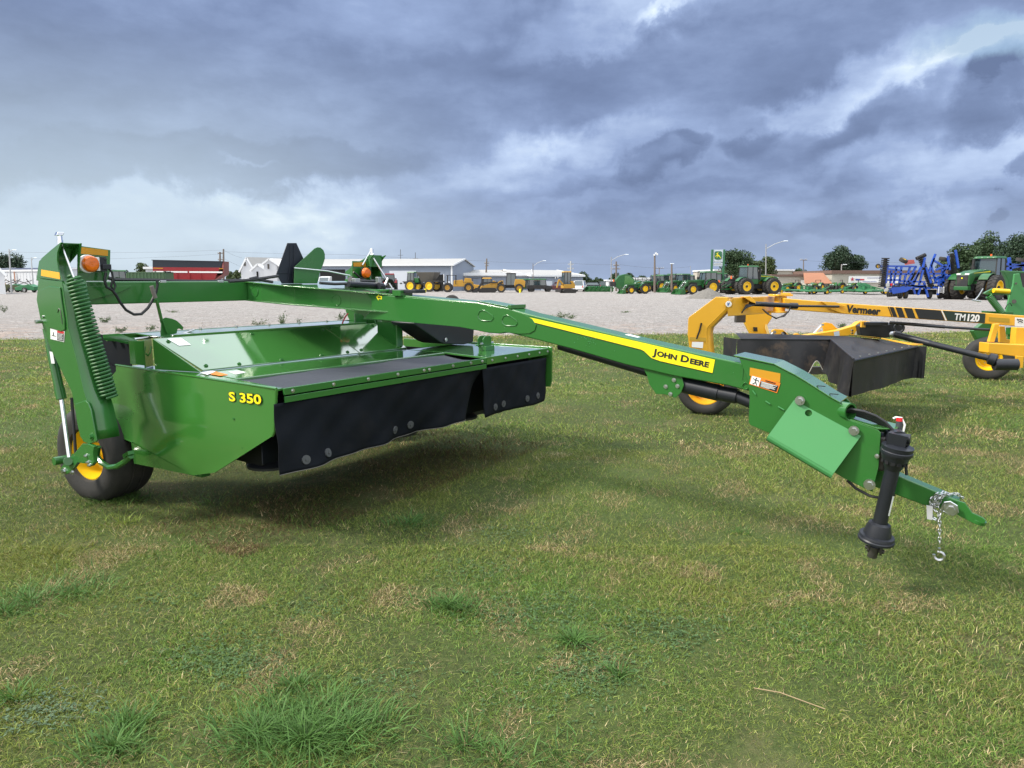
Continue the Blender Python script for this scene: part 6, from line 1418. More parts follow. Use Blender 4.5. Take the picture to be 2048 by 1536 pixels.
mb = MB(); mb.prism([gc(307, 542, -.03), gc(375, 542.5, -.03), gc(375, 545.5, -.03), gc(307, 545, -.03)], V3(0, -.02, 0)); mb.cut(); mb.prism([gc(378.5, 542.5, -.03), gc(445, 543, -.03), gc(445, 546, -.03), gc(378.5, 545.5, -.03)], V3(0, -.02, 0)); st_ = mb.build('white_stripe', WHT, t, world=True)
mb = MB()
for a, b in ((309, 312), (327, 333)): mb.cut(); mb.prism([gc(a, 542.3, -.06), gc(b, 542.4, -.06), gc(b, 545.2, -.06), gc(a, 545, -.06)], V3(0, -.02, 0))
mb.build('stripe_mark', BLK, st_, world=True)
text('544', .26, gc(334.5, 545, -.07), V3(1, 0, 0), V3(0, 0, 1), BLK, st_, 'lettering', bold=.012, sx=1.5)
mb = MB(); mb.prism([gc(307, 535.5, -.03), gc(326, 536, -.03), gc(326, 537.5, -.03), gc(307, 537, -.03)], V3(0, -.02, 0)); mb.cut(); mb.prism([gc(438, 536.5, -.03), gc(446, 536.7, -.03), gc(446, 538, -.03), gc(438, 537.8, -.03)], V3(0, -.02, 0)); mb.build('amber_reflector', REFL, t, world=True)
mb = MB()
for x in (355, 380, 402): mb.cut(); mb.bar(gc(x, 546, -.04), gc(x, 561, -.04), .06, .06)
mb.build('rib', REDP, t, world=True)
mb = MB(); mb.box(gc(380, 570) + V3(.3, 1.7, 0), (7, 2.0, .3)); mb.bar(gc(325, 572) + V3(0, 1.7, 0), gc(270, 580) + V3(0, 1.7, 0), .3, .3); mb.build('chassis', BLKF, t, world=True)
for x in (350, 400):
    for dy, q in ((-.1, -1), (3.4, 1)): p = gc(x, 575) ; wheel(t, V3(p.x, gy + dy, .85) - Vector(t.location), .85, .7, q, .5, GRYL)
# container and small building
def block(name, x0, x1, y0, dist, depth, m_, lab, cat, base=None, parts=True):
    pa, pb_ = pY(x0, y0, dist), pY(x1, y0, dist); t = root(name, (pa.x, dist, 0), 0, lab, cat)
    mb = MB(); mb.bb((0, 0, 0), (pb_.x - pa.x, depth, pa.z)); mb.build('wall', m_, t); return t, pb_.x - pa.x, pa.z
CONT = mat('green_container_steel', (.05, .11, .05), .6, 0, .2, .5, dirt=.3)
t, w_, h_ = block('shipping_container', 252, 330, 544.5, 104, 2.6, CONT, 'dark green ribbed shipping container behind the grain cart', 'container')
mb = MB()
for i in range(int(w_ / .5)): mb.bb((.25 + i * .5, -.06, .1), (.45 + i * .5, -.001, h_ - .1))
mb.build('corrugation', CONT, t, kind='stuff')
mb = MB(); mb.bb((.0, -.07, 0), (.2, 0.0, h_)); mb.cut(); mb.bb((0, -.07, h_ - .1), (w_, 2.6, h_ + .03)); mb.build('corner_post', CONT, t)
# ------------------------------------------------------------ buildings
SHED = mat('blue_grey_sheet_wall', (.22, .26, .33), .5, 0, .06, .3, dirt=.1)
SHEDW = mat('white_sheet_wall', (.55, .57, .60), .55, 0, .06, .3, dirt=.1)
ROOF = mat('pale_metal_roof', (.36, .35, .33), .5, 0, .05, .3)
TRIM = mat('white_roof_trim', (.74, .76, .78), .5)
CREAM = mat('cream_block_wall', (.44, .41, .35), .8, 0, .1, .4, dirt=.2)
BROWN = mat('brown_roof_edge', (.16, .10, .08), .8, 0, .15, .5)
BRICK = mat('rust_brown_tiles', (.30, .13, .07), .8, 0, .15, 1)
DOORW = mat('white_roller_door', (.56, .60, .66), .5, 0, .03, .5)
def shed(lab, x0, x1, eave0, eave1, ridge, dist, dist1, wallm, roofm=ROOF, depth=18, cat='shed', name='metal_shed', ribs=True, over=.3, tilt=None):
    A_, B_ = pY(x0, eave0, dist), pY(x1, eave1, dist1)
    he = (A_.z + B_.z) / 2; d = V3(B_.x - A_.x, dist1 - dist, 0); Lw = d.length; ang_ = math.atan2(d.y, d.x)
    t = root(name, (A_.x, dist, 0), ang_, lab, cat)
    mb = MB(); hr = pY((x0 + x1) / 2, ridge, (dist + dist1) / 2 + depth / 2).z
    mb.prism([V3(0, 0, 0), V3(0, 0, he), V3(0, depth / 2, hr - .1), V3(0, depth, he), V3(0, depth, 0)], V3(Lw, 0, 0)); mb.build('wall', wallm, t)
    mb = MB(); mb.prism([V3(-over, -over, he), V3(-over, depth / 2, hr), V3(-over, depth + over, he), V3(-over, depth + over, he + .15), V3(-over, depth / 2, hr + .15), V3(-over, -over, he + .15)], V3(Lw + 2 * over, 0, 0)); rf = mb.build('roof', roofm, t)
    mb = MB(); mb.bb((-over, -over - .05, he - .1), (Lw + over, -over, he + .22)); mb.cut()
    for x in (-over - .06, Lw + over): mb.prism([V3(x, -over, he - .1), V3(x, depth / 2, hr - .05), V3(x, depth / 2, hr + .25), V3(x, -over, he + .22)], V3(.06, 0, 0)); mb.cut()
    mb.build('roof_trim', TRIM, rf)
    if ribs:
        mb = MB(); n = int(Lw / .9)
        for i in range(n): mb.bb((.2 + i * .9, -.035, .1), (.30 + i * .9, -.001, he - .12))
        mb.build('wall_ribs', wallm, t, kind='stuff')
    return t, Lw, he
def onwall(t, x0, x1, y0, y1, name, m_, proud=.05, depth=.05):
    # rectangle on the front wall between photo columns x0..x1 and rows y0..y1
    M = RM[t.name]; P_ = M.translation; n = (M.to_3x3() @ V3(0, -1, 0)); Mi = M.inverted()
    a, b = Mi @ ppl(x0, y0, P_, n), Mi @ ppl(x1, y1, P_, n)
    mb = MB(); mb.bb((a.x, -proud, max(0.0, b.z)), (b.x, -proud + depth - .001, a.z)); return mb.build(name, m_, t)
t, Lw, he = shed('long blue-grey metal shed with white roller door and dark open doorway', 560, 905, 529, 533, 519.5, 132, 127, SHED)
onwall(t, 640, 692, 539, 590, 'open_doorway', DARK)
d_ = onwall(t, 779, 833, 541.5, 590, 'roller_door', DOORW, .07)
M = RM[t.name]; mb = MB()
for i in range(6):
    p = M.inverted() @ ppl(782 + i * 9, 566.5, M.translation, M.to_3x3() @ V3(0, -1, 0)); mb.cut(); mb.bb((p.x, -.09, p.z - .12), (p.x + .42, -.075, p.z + .08))
mb.build('door_window', DARK, d_)
onwall(t, 869, 887, 549, 590, 'open_doorway', DARK); onwall(t, 887, 889, 548, 590, 'door_frame', TRIM, .08); onwall(t, 893, 901, 562.5, 590, 'side_door', DOORW, .07)
onwall(t, 902, 905.5, 532, 590, 'corner_trim', TRIM, .09); onwall(t, 761, 765, 534, 536.5, 'wall_lamp', DSTEEL, .2)
mb = MB()
for x, h in ((Lw * .62, 2.2), (Lw * .71, 1.6)): mb.cut(); mb.bar((x, 9, he + 1), (x, 9, he + 1 + h), .08, .08); mb.bar((x - .5, 9, he + h - .1), (x + .5, 9, he + h - .1), .06, .06)
mb.build('roof_aerial', DSTEEL, t)
t, Lw, he = shed('low long metal shed with wide white fascia, left part beside the tall shed', 905, 1062, 550, 553, 541, 136, 136, SHED)
onwall(t, 905, 1062, 545.5, 551, 'fascia', TRIM, .5, .3)
onwall(t, 928, 930.5, 549, 553, 'wall_lamp', WHT, .3)
t, Lw, he = shed('low long metal shed with white service door, right part behind the utility vehicles', 1062, 1166, 552.5, 552, 541.5, 135, 142, SHED)
onwall(t, 1082, 1104, 562, 590, 'roller_door', DOORW, .07); onwall(t, 1108, 1110, 554, 557, 'wall_lamp', WHT, .3); onwall(t, 1113, 1115, 553.5, 556, 'wall_lamp', WHT, .3)
# white barns
def barn(lab, x0, xa, x1, ye, ya, dist, depth, wallm=SHEDW, xr=None, roofm=ROOF):
    a, b, c = pY(x0, ye, dist), pY(xa, ya, dist), pY(x1, ye, dist); t = root('white_barn', (a.x, dist, 0), 0, lab, 'barn', 'white gabled barns left of the long shed')
    w_ = c.x - a.x; ax_ = b.x - a.x; sh_ = V3(depth * .55 if xr is None else xr, depth, 0)
    mb = MB(); mb.prism([V3(0, 0, 0), V3(0, 0, a.z), V3(ax_, 0, b.z), V3(w_, 0, c.z), V3(w_, 0, 0)], sh_); mb.build('wall', wallm, t)
    mb = MB(); o_ = V3(-.25, -.35, 0); th = .18
    mb.prism([V3(-.4, 0, a.z - .25), V3(ax_, 0, b.z + .05), V3(ax_, 0, b.z + .05 + th), V3(-.5, 0, a.z - .25 + th)], sh_ + V3(0, .2, 0)); mb.cut(); mb.prism([V3(w_ + .4, 0, c.z - .25), V3(ax_, 0, b.z + .05), V3(ax_, 0, b.z + .05 + th), V3(w_ + .5, 0, c.z - .25 + th)], sh_ + V3(0, .2, 0)); rf = mb.build('roof', roofm, t)
    mb = MB(); mb.bar((-.4, -.1, a.z - .2), (ax_, -.1, b.z + .14), .1, .3); mb.cut(); mb.bar((ax_, -.1, b.z + .14), (w_ + .4, -.1, c.z - .2), .1, .3); mb.build('roof_trim', TRIM, rf)
    return t
t = barn('tallest white barn with steep gable at the left of the group', 482, 493, 506, 542, 516.5, 142, 22, xr=20); onwall(t, 490, 496, 556, 590, 'door', TRIM, .08); onwall(t, 488, 492, 524, 532, 'vent', DSTEEL, .1)
onwall(t, 484, 486, 560, 572, 'window', DARK, .06)
t = barn('small white barn with black doorway in the middle of the barn group', 504, 515, 530, 540, 530, 134, 10, xr=5, roofm=TRIM); onwall(t, 513, 519, 543, 590, 'doorway', DARK, .06)
t = barn('white barn with grey side wall and chimney, right of the barn group', 527, 537.5, 553, 528, 519.5, 132, 12, xr=9, roofm=TRIM); onwall(t, 535, 539, 528, 538, 'vent', DSTEEL, .1)
mb = MB(); mb.cyl((4.6, 4, 4.5), (4.6, 4, 8.2), .16, n=10); mb.cyl((4.6, 4, 8.2), (4.6, 4, 8.5), .26, n=10); mb.build('chimney', DSTEEL, t)
# left building
t, Lw, he = shed('long white building with thin dark roof edge at the far left', -60, 84, 545, 539, 537, 140, 132, SHEDW, mat('dark_blue_roof', (.03, .04, .08), .5), cat='building', name='building', over=.1)
onwall(t, 32, 35, 543, 590, 'rust_post', BRICK, .3)
t = barn('white pitched shelter at the extreme left edge', -14, -2, 8, 549, 538, 100, 8, xr=-8)
t, w_, h_ = block('small_hut', 291, 306, 538, 128, 5, SHEDW, 'small white hut showing behind the container roof', 'hut'); mb = MB(); mb.bb((-.3, -.3, h_ + .001), (w_ + .3, 5.3, h_ + .4)); mb.build('roof', TRIM, t)
# right buildings
t, w_, h_ = block('warehouse', 1664, 1800, 547.5, 118, 20, CREAM, 'cream warehouse with brown roof edge and long white banner', 'warehouse')
mb = MB(); mb.bb((-.2, -.25, h_ + .001), (w_ + 22, 20.2, h_ + .55)); mb.build('roof', BROWN, t)
mb = MB(); mb.bb((w_, 0.002, 0), (w_ + 22, 20, h_ - .05)); mb.build('wall', CREAM, t)
bn = onwall(t, 1697, 1765, 552, 565.5, 'banner', WHT, .12)
onwall(t, 1771, 1800, 554, 566, 'banner', WHT, .12)
M = RM[t.name]; mb = MB(); p = M.inverted() @ ppl(1704, 558.5, M.translation, V3(0, -1, 0))
mb.prism([V3(p.x + math.sin(k * math.pi / 5) * (.38 if k % 2 == 0 else .15), -.14, p.z + math.cos(k * math.pi / 5) * (.38 if k % 2 == 0 else .15)) for k in range(10)], V3(0, -.02, 0)); mb.build('banner_star', mat('banner_red', (.45, .03, .06), .5), bn)
mb = MB(); mb.bb((p.x + .5, -.16, p.z - .18), (p.x + 1.25, -.14, p.z + .08)); mb.cut(); mb.bb((p.x + 2.4, -.16, p.z + .18), (p.x + 4.6, -.14, p.z + .24)); mb.cut(); mb.bb((p.x + 1.7, -.16, p.z - .42), (p.x + 4.0, -.14, p.z - .36)); mb.build('banner_line', mat('banner_blue', (.05, .08, .30), .5), bn)
mb = MB(); mb.bb((p.x + 1.25, -.16, p.z - .18), (p.x + 1.95, -.14, p.z + .06)); mb.build('banner_line', mat('banner_red_2', (.5, .05, .07), .5), bn)
t, w_, h_ = block('brick_annex', 1612, 1664, 567, 116, 14, CREAM, 'low annex with rust brown sloping roof beside the cream warehouse', 'annex')
a = pY(1622, 546, 118.5); mb = MB(); zt_ = pY(1622, 546, 119).z; mb.prism([V3(-.3, -.4, h_ + .002), V3(w_ - .1, -.4, h_ + .002), V3(w_ - .1, 3.2, zt_), V3(.9, 3.2, zt_)], V3(0, .3, .05)); mb.build('roof', BRICK, t)
t, w_, h_ = block('pale_warehouse', 1545, 1612, 553, 120, 16, CREAM, 'pale block warehouse with white door left of the brown roof', 'warehouse'); onwall(t, 1602, 1611, 560, 590, 'door', WHT, .1); mb = MB(); mb.bb((-.2, -.2, h_ + .001), (w_ + .1, 16, h_ + .35)); mb.build('roof', BROWN, t)
t, w_, h_ = block('pale_warehouse', 1430, 1587, 541.5, 134, 16, CREAM, 'taller cream block building rising behind the articulated tractor', 'warehouse'); mb = MB(); mb.bb((-.2, -.2, h_ + .001), (w_ + .2, 16, h_ + .25)); mb.build('roof', TRIM, t)
t, w_, h_ = block('white_hut', 1216, 1240, 562, 138, 5, WHTP, 'low white hut behind the green round baler', 'hut'); mb = MB(); mb.bb((-.2, -.2, h_ + .001), (w_ + .2, 5, h_ + .25)); mb.build('roof', TRIM, t)
t, w_, h_ = block('white_fence_building', 1262, 1330, 558, 145, 5, WHTP, 'long low white building behind the open tractors', 'building'); mb = MB(); mb.bb((-.2, -.2, h_ + .001), (w_ + .2, 5, h_ + .3)); mb.build('roof', TRIM, t)
# dealer sign
sg_ = pY(1434, 560, 108); t = root('dealer_sign', (sg_.x, 108, 0), R(-8), 'tall green and white dealer sign with a leaping deer emblem', 'sign')
SW = (pY(1447, 520, 108) - pY(1421, 520, 108)).x; zt_ = pY(1434, 499, 108).z; zb_ = pY(1434, 533, 108).z; zm = pY(1434, 525, 108).z
GS = mat('sign_green', (.03, .13, .06), .5); SG = mat('sign_pale', (.50, .56, .62), .4)
mb = MB()
for s_ in (-1, 1): mb.cut(); mb.box((s_ * (SW / 2 - .12), 0, zt_ / 2), (.30, .5, zt_))
mb.build('post', GS, t, bevel=.03)
mb = MB(); mb.box((0, 0, (zt_ + zm) / 2), (SW - .55, .36, zt_ - zm - .1)); mb.cut(); mb.box((0, 0, (zm + zb_) / 2), (SW - .55, .34, zm - zb_ - .08)); pn = mb.build('sign_panel', SG, t, bevel=.02)
cz = pY(1434, 511, 108).z; mb = MB(); n8 = [(-.52, -.45), (-.40, -.58), (0, -.64), (.40, -.58), (.52, -.45), (.56, 0), (.52, .48), (.40, .62), (-.40, .62), (-.52, .48), (-.56, 0)]
mb.prism([V3(x, -.19, cz + y) for x, y in n8], V3(0, -.03, 0)); sh2 = mb.build('emblem_shield', GS, pn)
mb = MB()                                                 # leaping deer: body, neck and head, antlers, legs
parts_ = [[(-.30, .02), (-.16, .12), (.04, .10), (.16, .0), (.26, -.12), (.14, -.10), (.02, -.02), (-.18, -.04)], [(-.20, .06), (-.12, .30), (-.06, .30), (-.04, .10)], [(-.13, .26), (-.30, .24), (-.28, .30), (-.10, .36)],
          [(-.12, .33), (-.05, .50), (.02, .52), (-.03, .40), (-.07, .31)], [(.12, -.02), (.30, -.24), (.44, -.44), (.38, -.44), (.22, -.26), (.06, -.08)], [(-.20, .0), (-.42, -.10), (-.50, -.02), (-.44, -.16), (-.16, -.08)], [(.0, -.02), (-.14, -.22), (-.34, -.24), (-.12, -.28), (.08, -.06)]]
for q in parts_: mb.prism([V3(x, -.225, cz + y) for x, y in q], V3(0, -.02, 0))
mb.build('deer_emblem', YELS, sh2)
mb = MB(); mb.bb((-.6, -.2, zb_ + .25), (.6, -.18, zb_ + .33)); mb.cut(); mb.bb((-.45, -.2, zb_ + .42), (.45, -.18, zb_ + .48)); mb.cut(); mb.bb((-.55, -.2, zm + .12), (.55, -.18, zm + .18)); mb.build('sign_line', GRYL, pn)

# ------------------------------------------------------------ blue tillage implement
BLUE = mat('implement_blue', (.012, .07, .42), .35, 0, .15, 1, coat=.2)
bp = gp(1800, 598.5); YB = bp.y; blu = root('tillage_implement', (bp.x, YB, 0), 0, 'bright blue folded tillage implement with raised wings and black disc gangs', 'tillage implement')
def bY(px, py, d=0.0): return pY(px, py, YB + d)
def tb(mb, a, b, r_=.11, d0=0.0, d1=None): mb.cut(); mb.bar(bY(*a, d0), bY(*b, d0 if d1 is None else d1), r_ * 2, r_ * 2)
mb = MB()
for d in (0.0, 2.2):
    for a, b in (((1756, 532), (1832, 533)), ((1775, 533), (1770, 577)), ((1793, 533), (1786, 575)), ((1803, 534), (1797, 576)), ((1770, 570), (1800, 569)), ((1800, 562), (1850, 564)), ((1778, 583), (1812, 578)), ((1812, 578), (1852, 572)), ((1832, 533), (1811, 572)), ((1842, 534), (1825, 573)), ((1775, 548), (1825, 548)), ((1850, 515), (1846, 535)), ((1862, 530), (1871, 508)), ((1862, 530), (1872, 566)), ((1872, 560), (1892, 548)), ((1884, 538), (1888, 585)), ((1858, 548), (1884, 547)), ((1868, 566), (1892, 564)), ((1872, 540), (1893, 530)), ((1896, 512), (1899, 540)), ((1911, 500), (1917, 536)), ((1848, 566), (1856, 594)), ((1875, 590), (1882, 572)), ((1787, 590), (1790, 572)), ((1809, 582), (1818, 568)), ((1783, 541), (1780, 574)), ((1812, 548), (1806, 573)), ((1820, 534), (1816, 548)), ((1765, 540), (1768, 560)), ((1838, 545), (1822, 571)), ((1846, 540), (1838, 570)), ((1852, 535), (1862, 566)), ((1775, 560), (1800, 560)), ((1790, 574), (1850, 571)), ((1800, 567), (1860, 577)), ((1858, 556), (1886, 555)), ((1880, 560), (1896, 575)), ((1866, 575), (1895, 578)), ((1776, 538), (1803, 541)), ((1890, 536), (1886, 552)), ((1866, 520), (1890, 534)), ((1858, 544), (1868, 516)), ((1842, 572), (1836, 590)), ((1826, 575), (1830, 588)), ((1884, 545), (1900, 530))):
        tb(mb, a, b, .085, d)
for p in ((1775, 533), (1797, 570), (1832, 534), (1862, 530), (1884, 545), (1850, 568), (1812, 578)): tb(mb, p, p[:1] + (p[1] + .01,), .09, 0.0, 2.2)
mb.build('frame_tube', BLUE, blu, world=True)
mb = MB(); mb.prism([bY(1892, 552), bY(1912, 548), bY(1912, 575), bY(1892, 585)], V3(0, 1.5, 0)); mb.cut(); mb.prism([bY(1781, 576, -.2), bY(1812, 572, -.2), bY(1826, 575, -.2), bY(1812, 584, -.2), bY(1786, 588, -.2)], V3(0, .5, 0)); mb.build('frame_plate', BLUE, blu, world=True, bevel=.02)
def gang(a, b, n, r_, d=0.0, nm='disc_gang'):
    mb = MB(); A_, B_ = bY(*a, d), bY(*b, d); ax_ = (B_ - A_).normalized()
    mb.cyl(A_, B_, r_ * .35, n=8)
    for i in range(n): c = A_.lerp(B_, i / (n - 1)); mb.lathe(c, ax_, [(-.03, r_ * .3), (-.05, r_), (.05, r_ * .95), (.03, r_ * .3)], 14)
    mb.build(nm, BLKF, blu, world=True)
gang((1770, 517), (1763, 573), 16, .34); gang((1773, 517), (1768, 572), 14, .30, .6); gang((1840, 513), (1862, 572), 18, .30, .3); gang((1829, 546), (1818, 566), 8, .18, .5); gang((1905, 508), (1905, 548), 14, .42, .5); gang((1776, 590), (1800, 588), 8, .22); gang((1848, 576), (1876, 574), 7, .16, .2)
gang((1834, 517), (1850, 510), 7, .2, .3)
mb = MB(); mb.box(bY(1838, 584, 1.2), (2.6, 1.8, .5)); mb.build('tool_bar', DARK, blu, world=True)
TY2 = lambda px, py, r_, w_, ax, d=0.0: None
def btyre(px, py, r_, w_, ax, d=0.0, rm=YELP):
    c = bY(px, py, d); h = w_ / 2; mb = MB(); mb.lathe(c, ax, [(-h, r_ * .5), (-h, r_ * .9), (-h * .6, r_), (h * .6, r_), (h, r_ * .9), (h, r_ * .5)], 24); o = mb.build('wheel', TYREF, blu, world=True); mb = MB(); mb.lathe(c, ax, [(h * .9, r_ * .52), (h * .5, r_ * .4), (h * .4, .001)], 18); mb.lathe(c, ax, [(-h * .9, r_ * .52), (-h * .5, r_ * .4), (-h * .4, .001)], 18); mb.build('rim', rm, o, world=True)
btyre(1807, 521, .42, .36, V3(.3, -.35, .85)); btyre(1756, 532, .24, .2, V3(-.3, -.9, -.2)); btyre(1887, 518, .42, .35, V3(.2, -.1, 1), .5); btyre(1886, 536, .42, .35, V3(.2, -.1, 1), .5)
for x in (1800, 1811): btyre(x, 589, .42, .34, V3(1, -.25, 0), .3)
for x in (1859, 1880): btyre(x, 589, .42, .34, V3(1, -.25, 0), .6)
mb = MB()
for y in (576, 580, 584): mb.cut(); mb.box(bY(1883, y, -.3), (.55, .1, .07))
for x in (1878, 1888): mb.cut(); mb.bar(bY(x, 573, -.3), bY(x - 1.5, 587, -.3), .06, .06)
mb.build('ladder', WHT, blu, world=True)
mb = MB(); mb.prism([bY(1808, 520, 3), bY(1828, 519.5, 3), bY(1830, 527, 3), bY(1811, 530, 3)], V3(0, .1, 0)); mb.build('red_sign_board', mat('faded_red_board', (.55, .13, .10), .5, 0, .5, 3), blu, world=True)
mb = MB(); mb.box(bY(1775, 570, -.2), (.4, .2, .35)); mb.cut(); mb.box(bY(1772, 580, -.2), (.35, .2, .35)); mb.cut(); mb.box(bY(1787, 569, -.3), (.12, .1, .18)); mb.build('hose_bundle', GRYL, blu, world=True, bevel=.05)
mb = MB(); mb.box(bY(1783, 569, -.35), (.14, .1, .22)); mb.build('red_coupler', RED, blu, world=True)
mb = MB()
for i in range(4):
    for (a, b) in (((1776 + i * 3, 572), (1800 + i * 4, 566 + i)), ((1800, 567 + i), (1822, 573 - i))): mb.cut(); mb.tube([bY(*a, -.1), bY((a[0] + b[0]) / 2, (a[1] + b[1]) / 2 + 3, -.2), bY(*b, -.1)], .03, 5)
mb.build('hydraulic_hose', RUB, blu, world=True)
# second blue implement, right of the big tractor
t2 = root('tillage_implement', (pY(2035, 570, 80).x, 80, 0), 0, 'second blue implement behind the cab of the huge green tractor', 'tillage implement')
mb = MB()
for a, b in (((2010, 528), (2075, 534)), ((2018, 515), (2022, 560)), ((2046, 520), (2050, 560)), ((2012, 545), (2075, 548)), ((2012, 538), (2046, 530)), ((2060, 515), (2070, 575))): mb.cut(); mb.bar(pY(*a, 80), pY(*b, 80), .25, .25)
mb.build('frame_tube', BLUE, t2, world=True)
mb = MB(); mb.lathe(pY(2042, 520, 79.5), V3(.2, -.1, 1), [(-.18, .25), (-.18, .5), (.18, .5), (.18, .25)], 20, True); mb.build('wheel', TYREF, t2, world=True)
mb = MB(); mb.box(pY(2040, 585, 80), (2.5, 1.0, 1.0)); mb.build('carriage', BLKF, t2, world=True)
# green machine body right behind the hay machine
gb = root('green_baler', (pY(2040, 575, 40).x, 40, 0), 0, 'plain green machine body with black flank beyond the hay machine, right edge', 'machine')
mb = MB(); mb.prism(LY([(2006, 541), (2062, 543), (2075, 600), (2040, 606), (2022, 600), (2016, 560)], 40), V3(0, .3, 0)); mb.build('body', GREENF, gb, world=True, bevel=.05)
mb = MB(); mb.prism(LY([(2041, 546), (2075, 546), (2075, 580), (2041, 578)], 39.95), V3(0, -.05, 0)); mb.build('side_panel', BLKF, gb, world=True)
# clutter on the far left
t = root('combine_head', gp(62, 580) + V3(0, 2, 0), R(10), 'dark green covered machine body with yellow marks, behind the tall mower leg', 'machine')
mb = MB(); mb.prism([V3(a, -1, b) for a, b in ((-2.4, .8), (-2.2, 2.2), (-.8, 3.1), (2, 3.3), (3, 2.5), (3, .8))], V3(0, 2, 0)); build(mb, 'body', GREENF, t, .08)
mb = MB(); mb.box((-1.6, -1.05, 1.0), (.7, .1, .3)); build(mb, 'yellow_mark', YELS, t, 0); mb = MB(); mb.bar((-2.5, -1.1, .3), (3, -1.1, .5), .2, .2); build(mb, 'under_frame', DSTEEL, t, 0)
for x, q in ((-1.5, -1), (1.8, -1)): wheel(t, (x, q * 1.1, .45), .45, .35, q)
G2 = 'hay implements on the far left'
def implement(x, y, deg, lab, m_, seed):
    rr = random.Random(seed); t = root('hay_implement', gp(x, y), R(deg), lab, 'implement', G2)
    mb = MB(); mb.prism([V3(a, -.6, b) for a, b in ((-1.7, .35), (-1.8, .9), (-.8, 1.3), (.6, 1.1), (1.8, .8), (1.7, .35))], V3(0, 1.2, 0)); build(mb, 'deck', m_, t, .05)
    mb = MB(); mb.bar((-1.5, -.4, .8), (1.5, .3, 1.9), .1, .1); mb.cut(); mb.bar((-1.2, .3, 1.0), (-.2, .3, 2.1), .1, .1); mb.cut(); mb.bar((1.4, 0, .6), (3.0, 0, .45), .15, .15); build(mb, 'frame', DSTEEL, t, 0)
    for q in (1, -1): wheel(t, (-.3, q * .9, .4), .4, .3, q, rm=GRYL)
implement(8, 583, 30, 'olive and white implement at the extreme left edge', mat('olive_paint', (.10, .11, .05), .6), 1)
implement(30, 582, 160, 'pale grey-green implement standing below the street lamp pole', mat('pale_grey_green', (.28, .34, .33), .5), 2)
implement(44, 584, 15, 'low pale implement in front of the covered green machine', GREENH, 3)
implement(20, 584.5, 60, 'olive implement between the two lamp poles, low', mat('olive_paint_2', (.12, .13, .06), .6), 4)
implement(56, 585, 170, 'dusty green implement right below the covered green machine', GREENH, 5)
t = root('orange_marker', gp(10, 581), 0, 'small orange panel on the leftmost implement', 'panel'); mb = MB(); mb.bb((-.5, -.1, 0), (.5, .1, 1.0)); mb.bb((-.3, -.1, 1.0), (.2, .1, 1.4)); build(mb, 'board', mat('orange_paint', (.55, .20, .03), .6), t, .05)
# ------------------------------------------------------------ gravel heap, tyre, poles, wires
hp_ = gp(1412, 597); mb = MB(); n1_, n2_ = 46, 46; rr = random.Random(3)
from mathutils import noise as mn
def heap(a, b):
    x = (a - .5) * 4.6; y = (b - .5) * 3.6; r_ = math.hypot(x / 1.9, y / 1.5)
    z = max(0, 1.18 * (1 - r_)) ** .92 if r_ < 1 else 0
    z += (mn.noise(V3(x * 3, y * 3, 1)) * .09 + mn.noise(V3(x * 9, y * 9, 2)) * .05) * (1 if r_ < 1.15 else 0) * (.3 + .7 * min(1, z * 4))
    return V3(x * 1.2 + .25 * z, y * 1.2, max(z, 0) - .02)
grid(mb, heap, n1_, n2_)
HEAPM = mat('crushed_grey_gravel', (.15, .14, .125), .95, 0, .5, 5, bump=1.0, bscale=14)
gh = root('gravel_heap', hp_, 0, 'cone of grey gravel in the yard before the tractor row', 'gravel heap'); mb.build('heap', HEAPM, gh)
tt = root('old_tyre', gp(904, 621), 0, 'black tyre top showing just above the bend of the long tongue', 'tyre')
mb = MB(); mb.lathe((0, 0, .5), (0.15, 1, 0), [(-.18, .2), (-.2, .35), (-.14, .5), (.14, .5), (.2, .35), (.18, .2)], 32, True); build(mb, 'casing', TYRE, tt, 0)
WOOD = mat('weathered_pole', (.16, .13, .11), .9, 0, .2, 1); PALE = mat('pale_pole', (.30, .30, .295), .7, 0, .1, 1)
def pole(x, ytop, dist, lab, m_=WOOD, r_=.15, arms=(), lamp_=None, lean=0.0, xb=None, name='utility_pole', cat='utility pole', group=None):
    p = pY(x, ytop, dist); b = pY(xb or x, 575, dist); t = root(name, (b.x, dist, 0), 0, lab, cat, group)
    H = p.z; L0 = p.x - b.x; mb = MB(); mb.tube([(0, 0, -.1), (L0 * .5, 0, H * .5), (L0, 0, H)], [r_ * 1.2, r_, r_ * .75], 8); build(mb, 'post', m_, t, 0)
    if arms:
        mb = MB()
        for (z, w_) in arms: mb.cut(); mb.bar((L0 - w_, 0, H - z), (L0 + w_, 0, H - z), .12, .12)
        build(mb, 'crossarm', m_, t, 0)
        mb = MB()
        for (z, w_) in arms:
            for s_ in (-1, -.5, .5, 1): mb.cut(); mb.cyl((L0 + w_ * s_ * .95, 0, H - z), (L0 + w_ * s_ * .95, 0, H - z + .25), .06, n=6)
        build(mb, 'insulator', GRYL, t, 0)
    if lamp_:
        q = pY(lamp_[0], lamp_[1], dist); q = V3(q.x - b.x, 0, q.z); mb = MB(); mb.tube([(L0, 0, H * .9), (L0 + (q.x - L0) * .5, 0, (H * .9 + q.z) * .5 + .15), q], .05, 6); build(mb, 'lamp_arm', GRYL, t, 0)
        mb = MB(); mb.box(q + V3(.25, 0, 0), (.6, .25, .10)); build(mb, 'lamp_head', mat('lamp_head_white', (.85, .92, 1.0), .4), t, .04)
    return t
UP = 'utility poles along the road'
pole(18, 498, 110, 'tall pole with short lamp arm, second object from the left edge', GRYL, .11, lamp_=(26, 500), xb=22, group=UP)
pole(62.5, 515, 130, 'shorter pole with lamp arm left of the tall mower leg', GRYL, .10, lamp_=(68, 515.5), xb=66, group=UP)
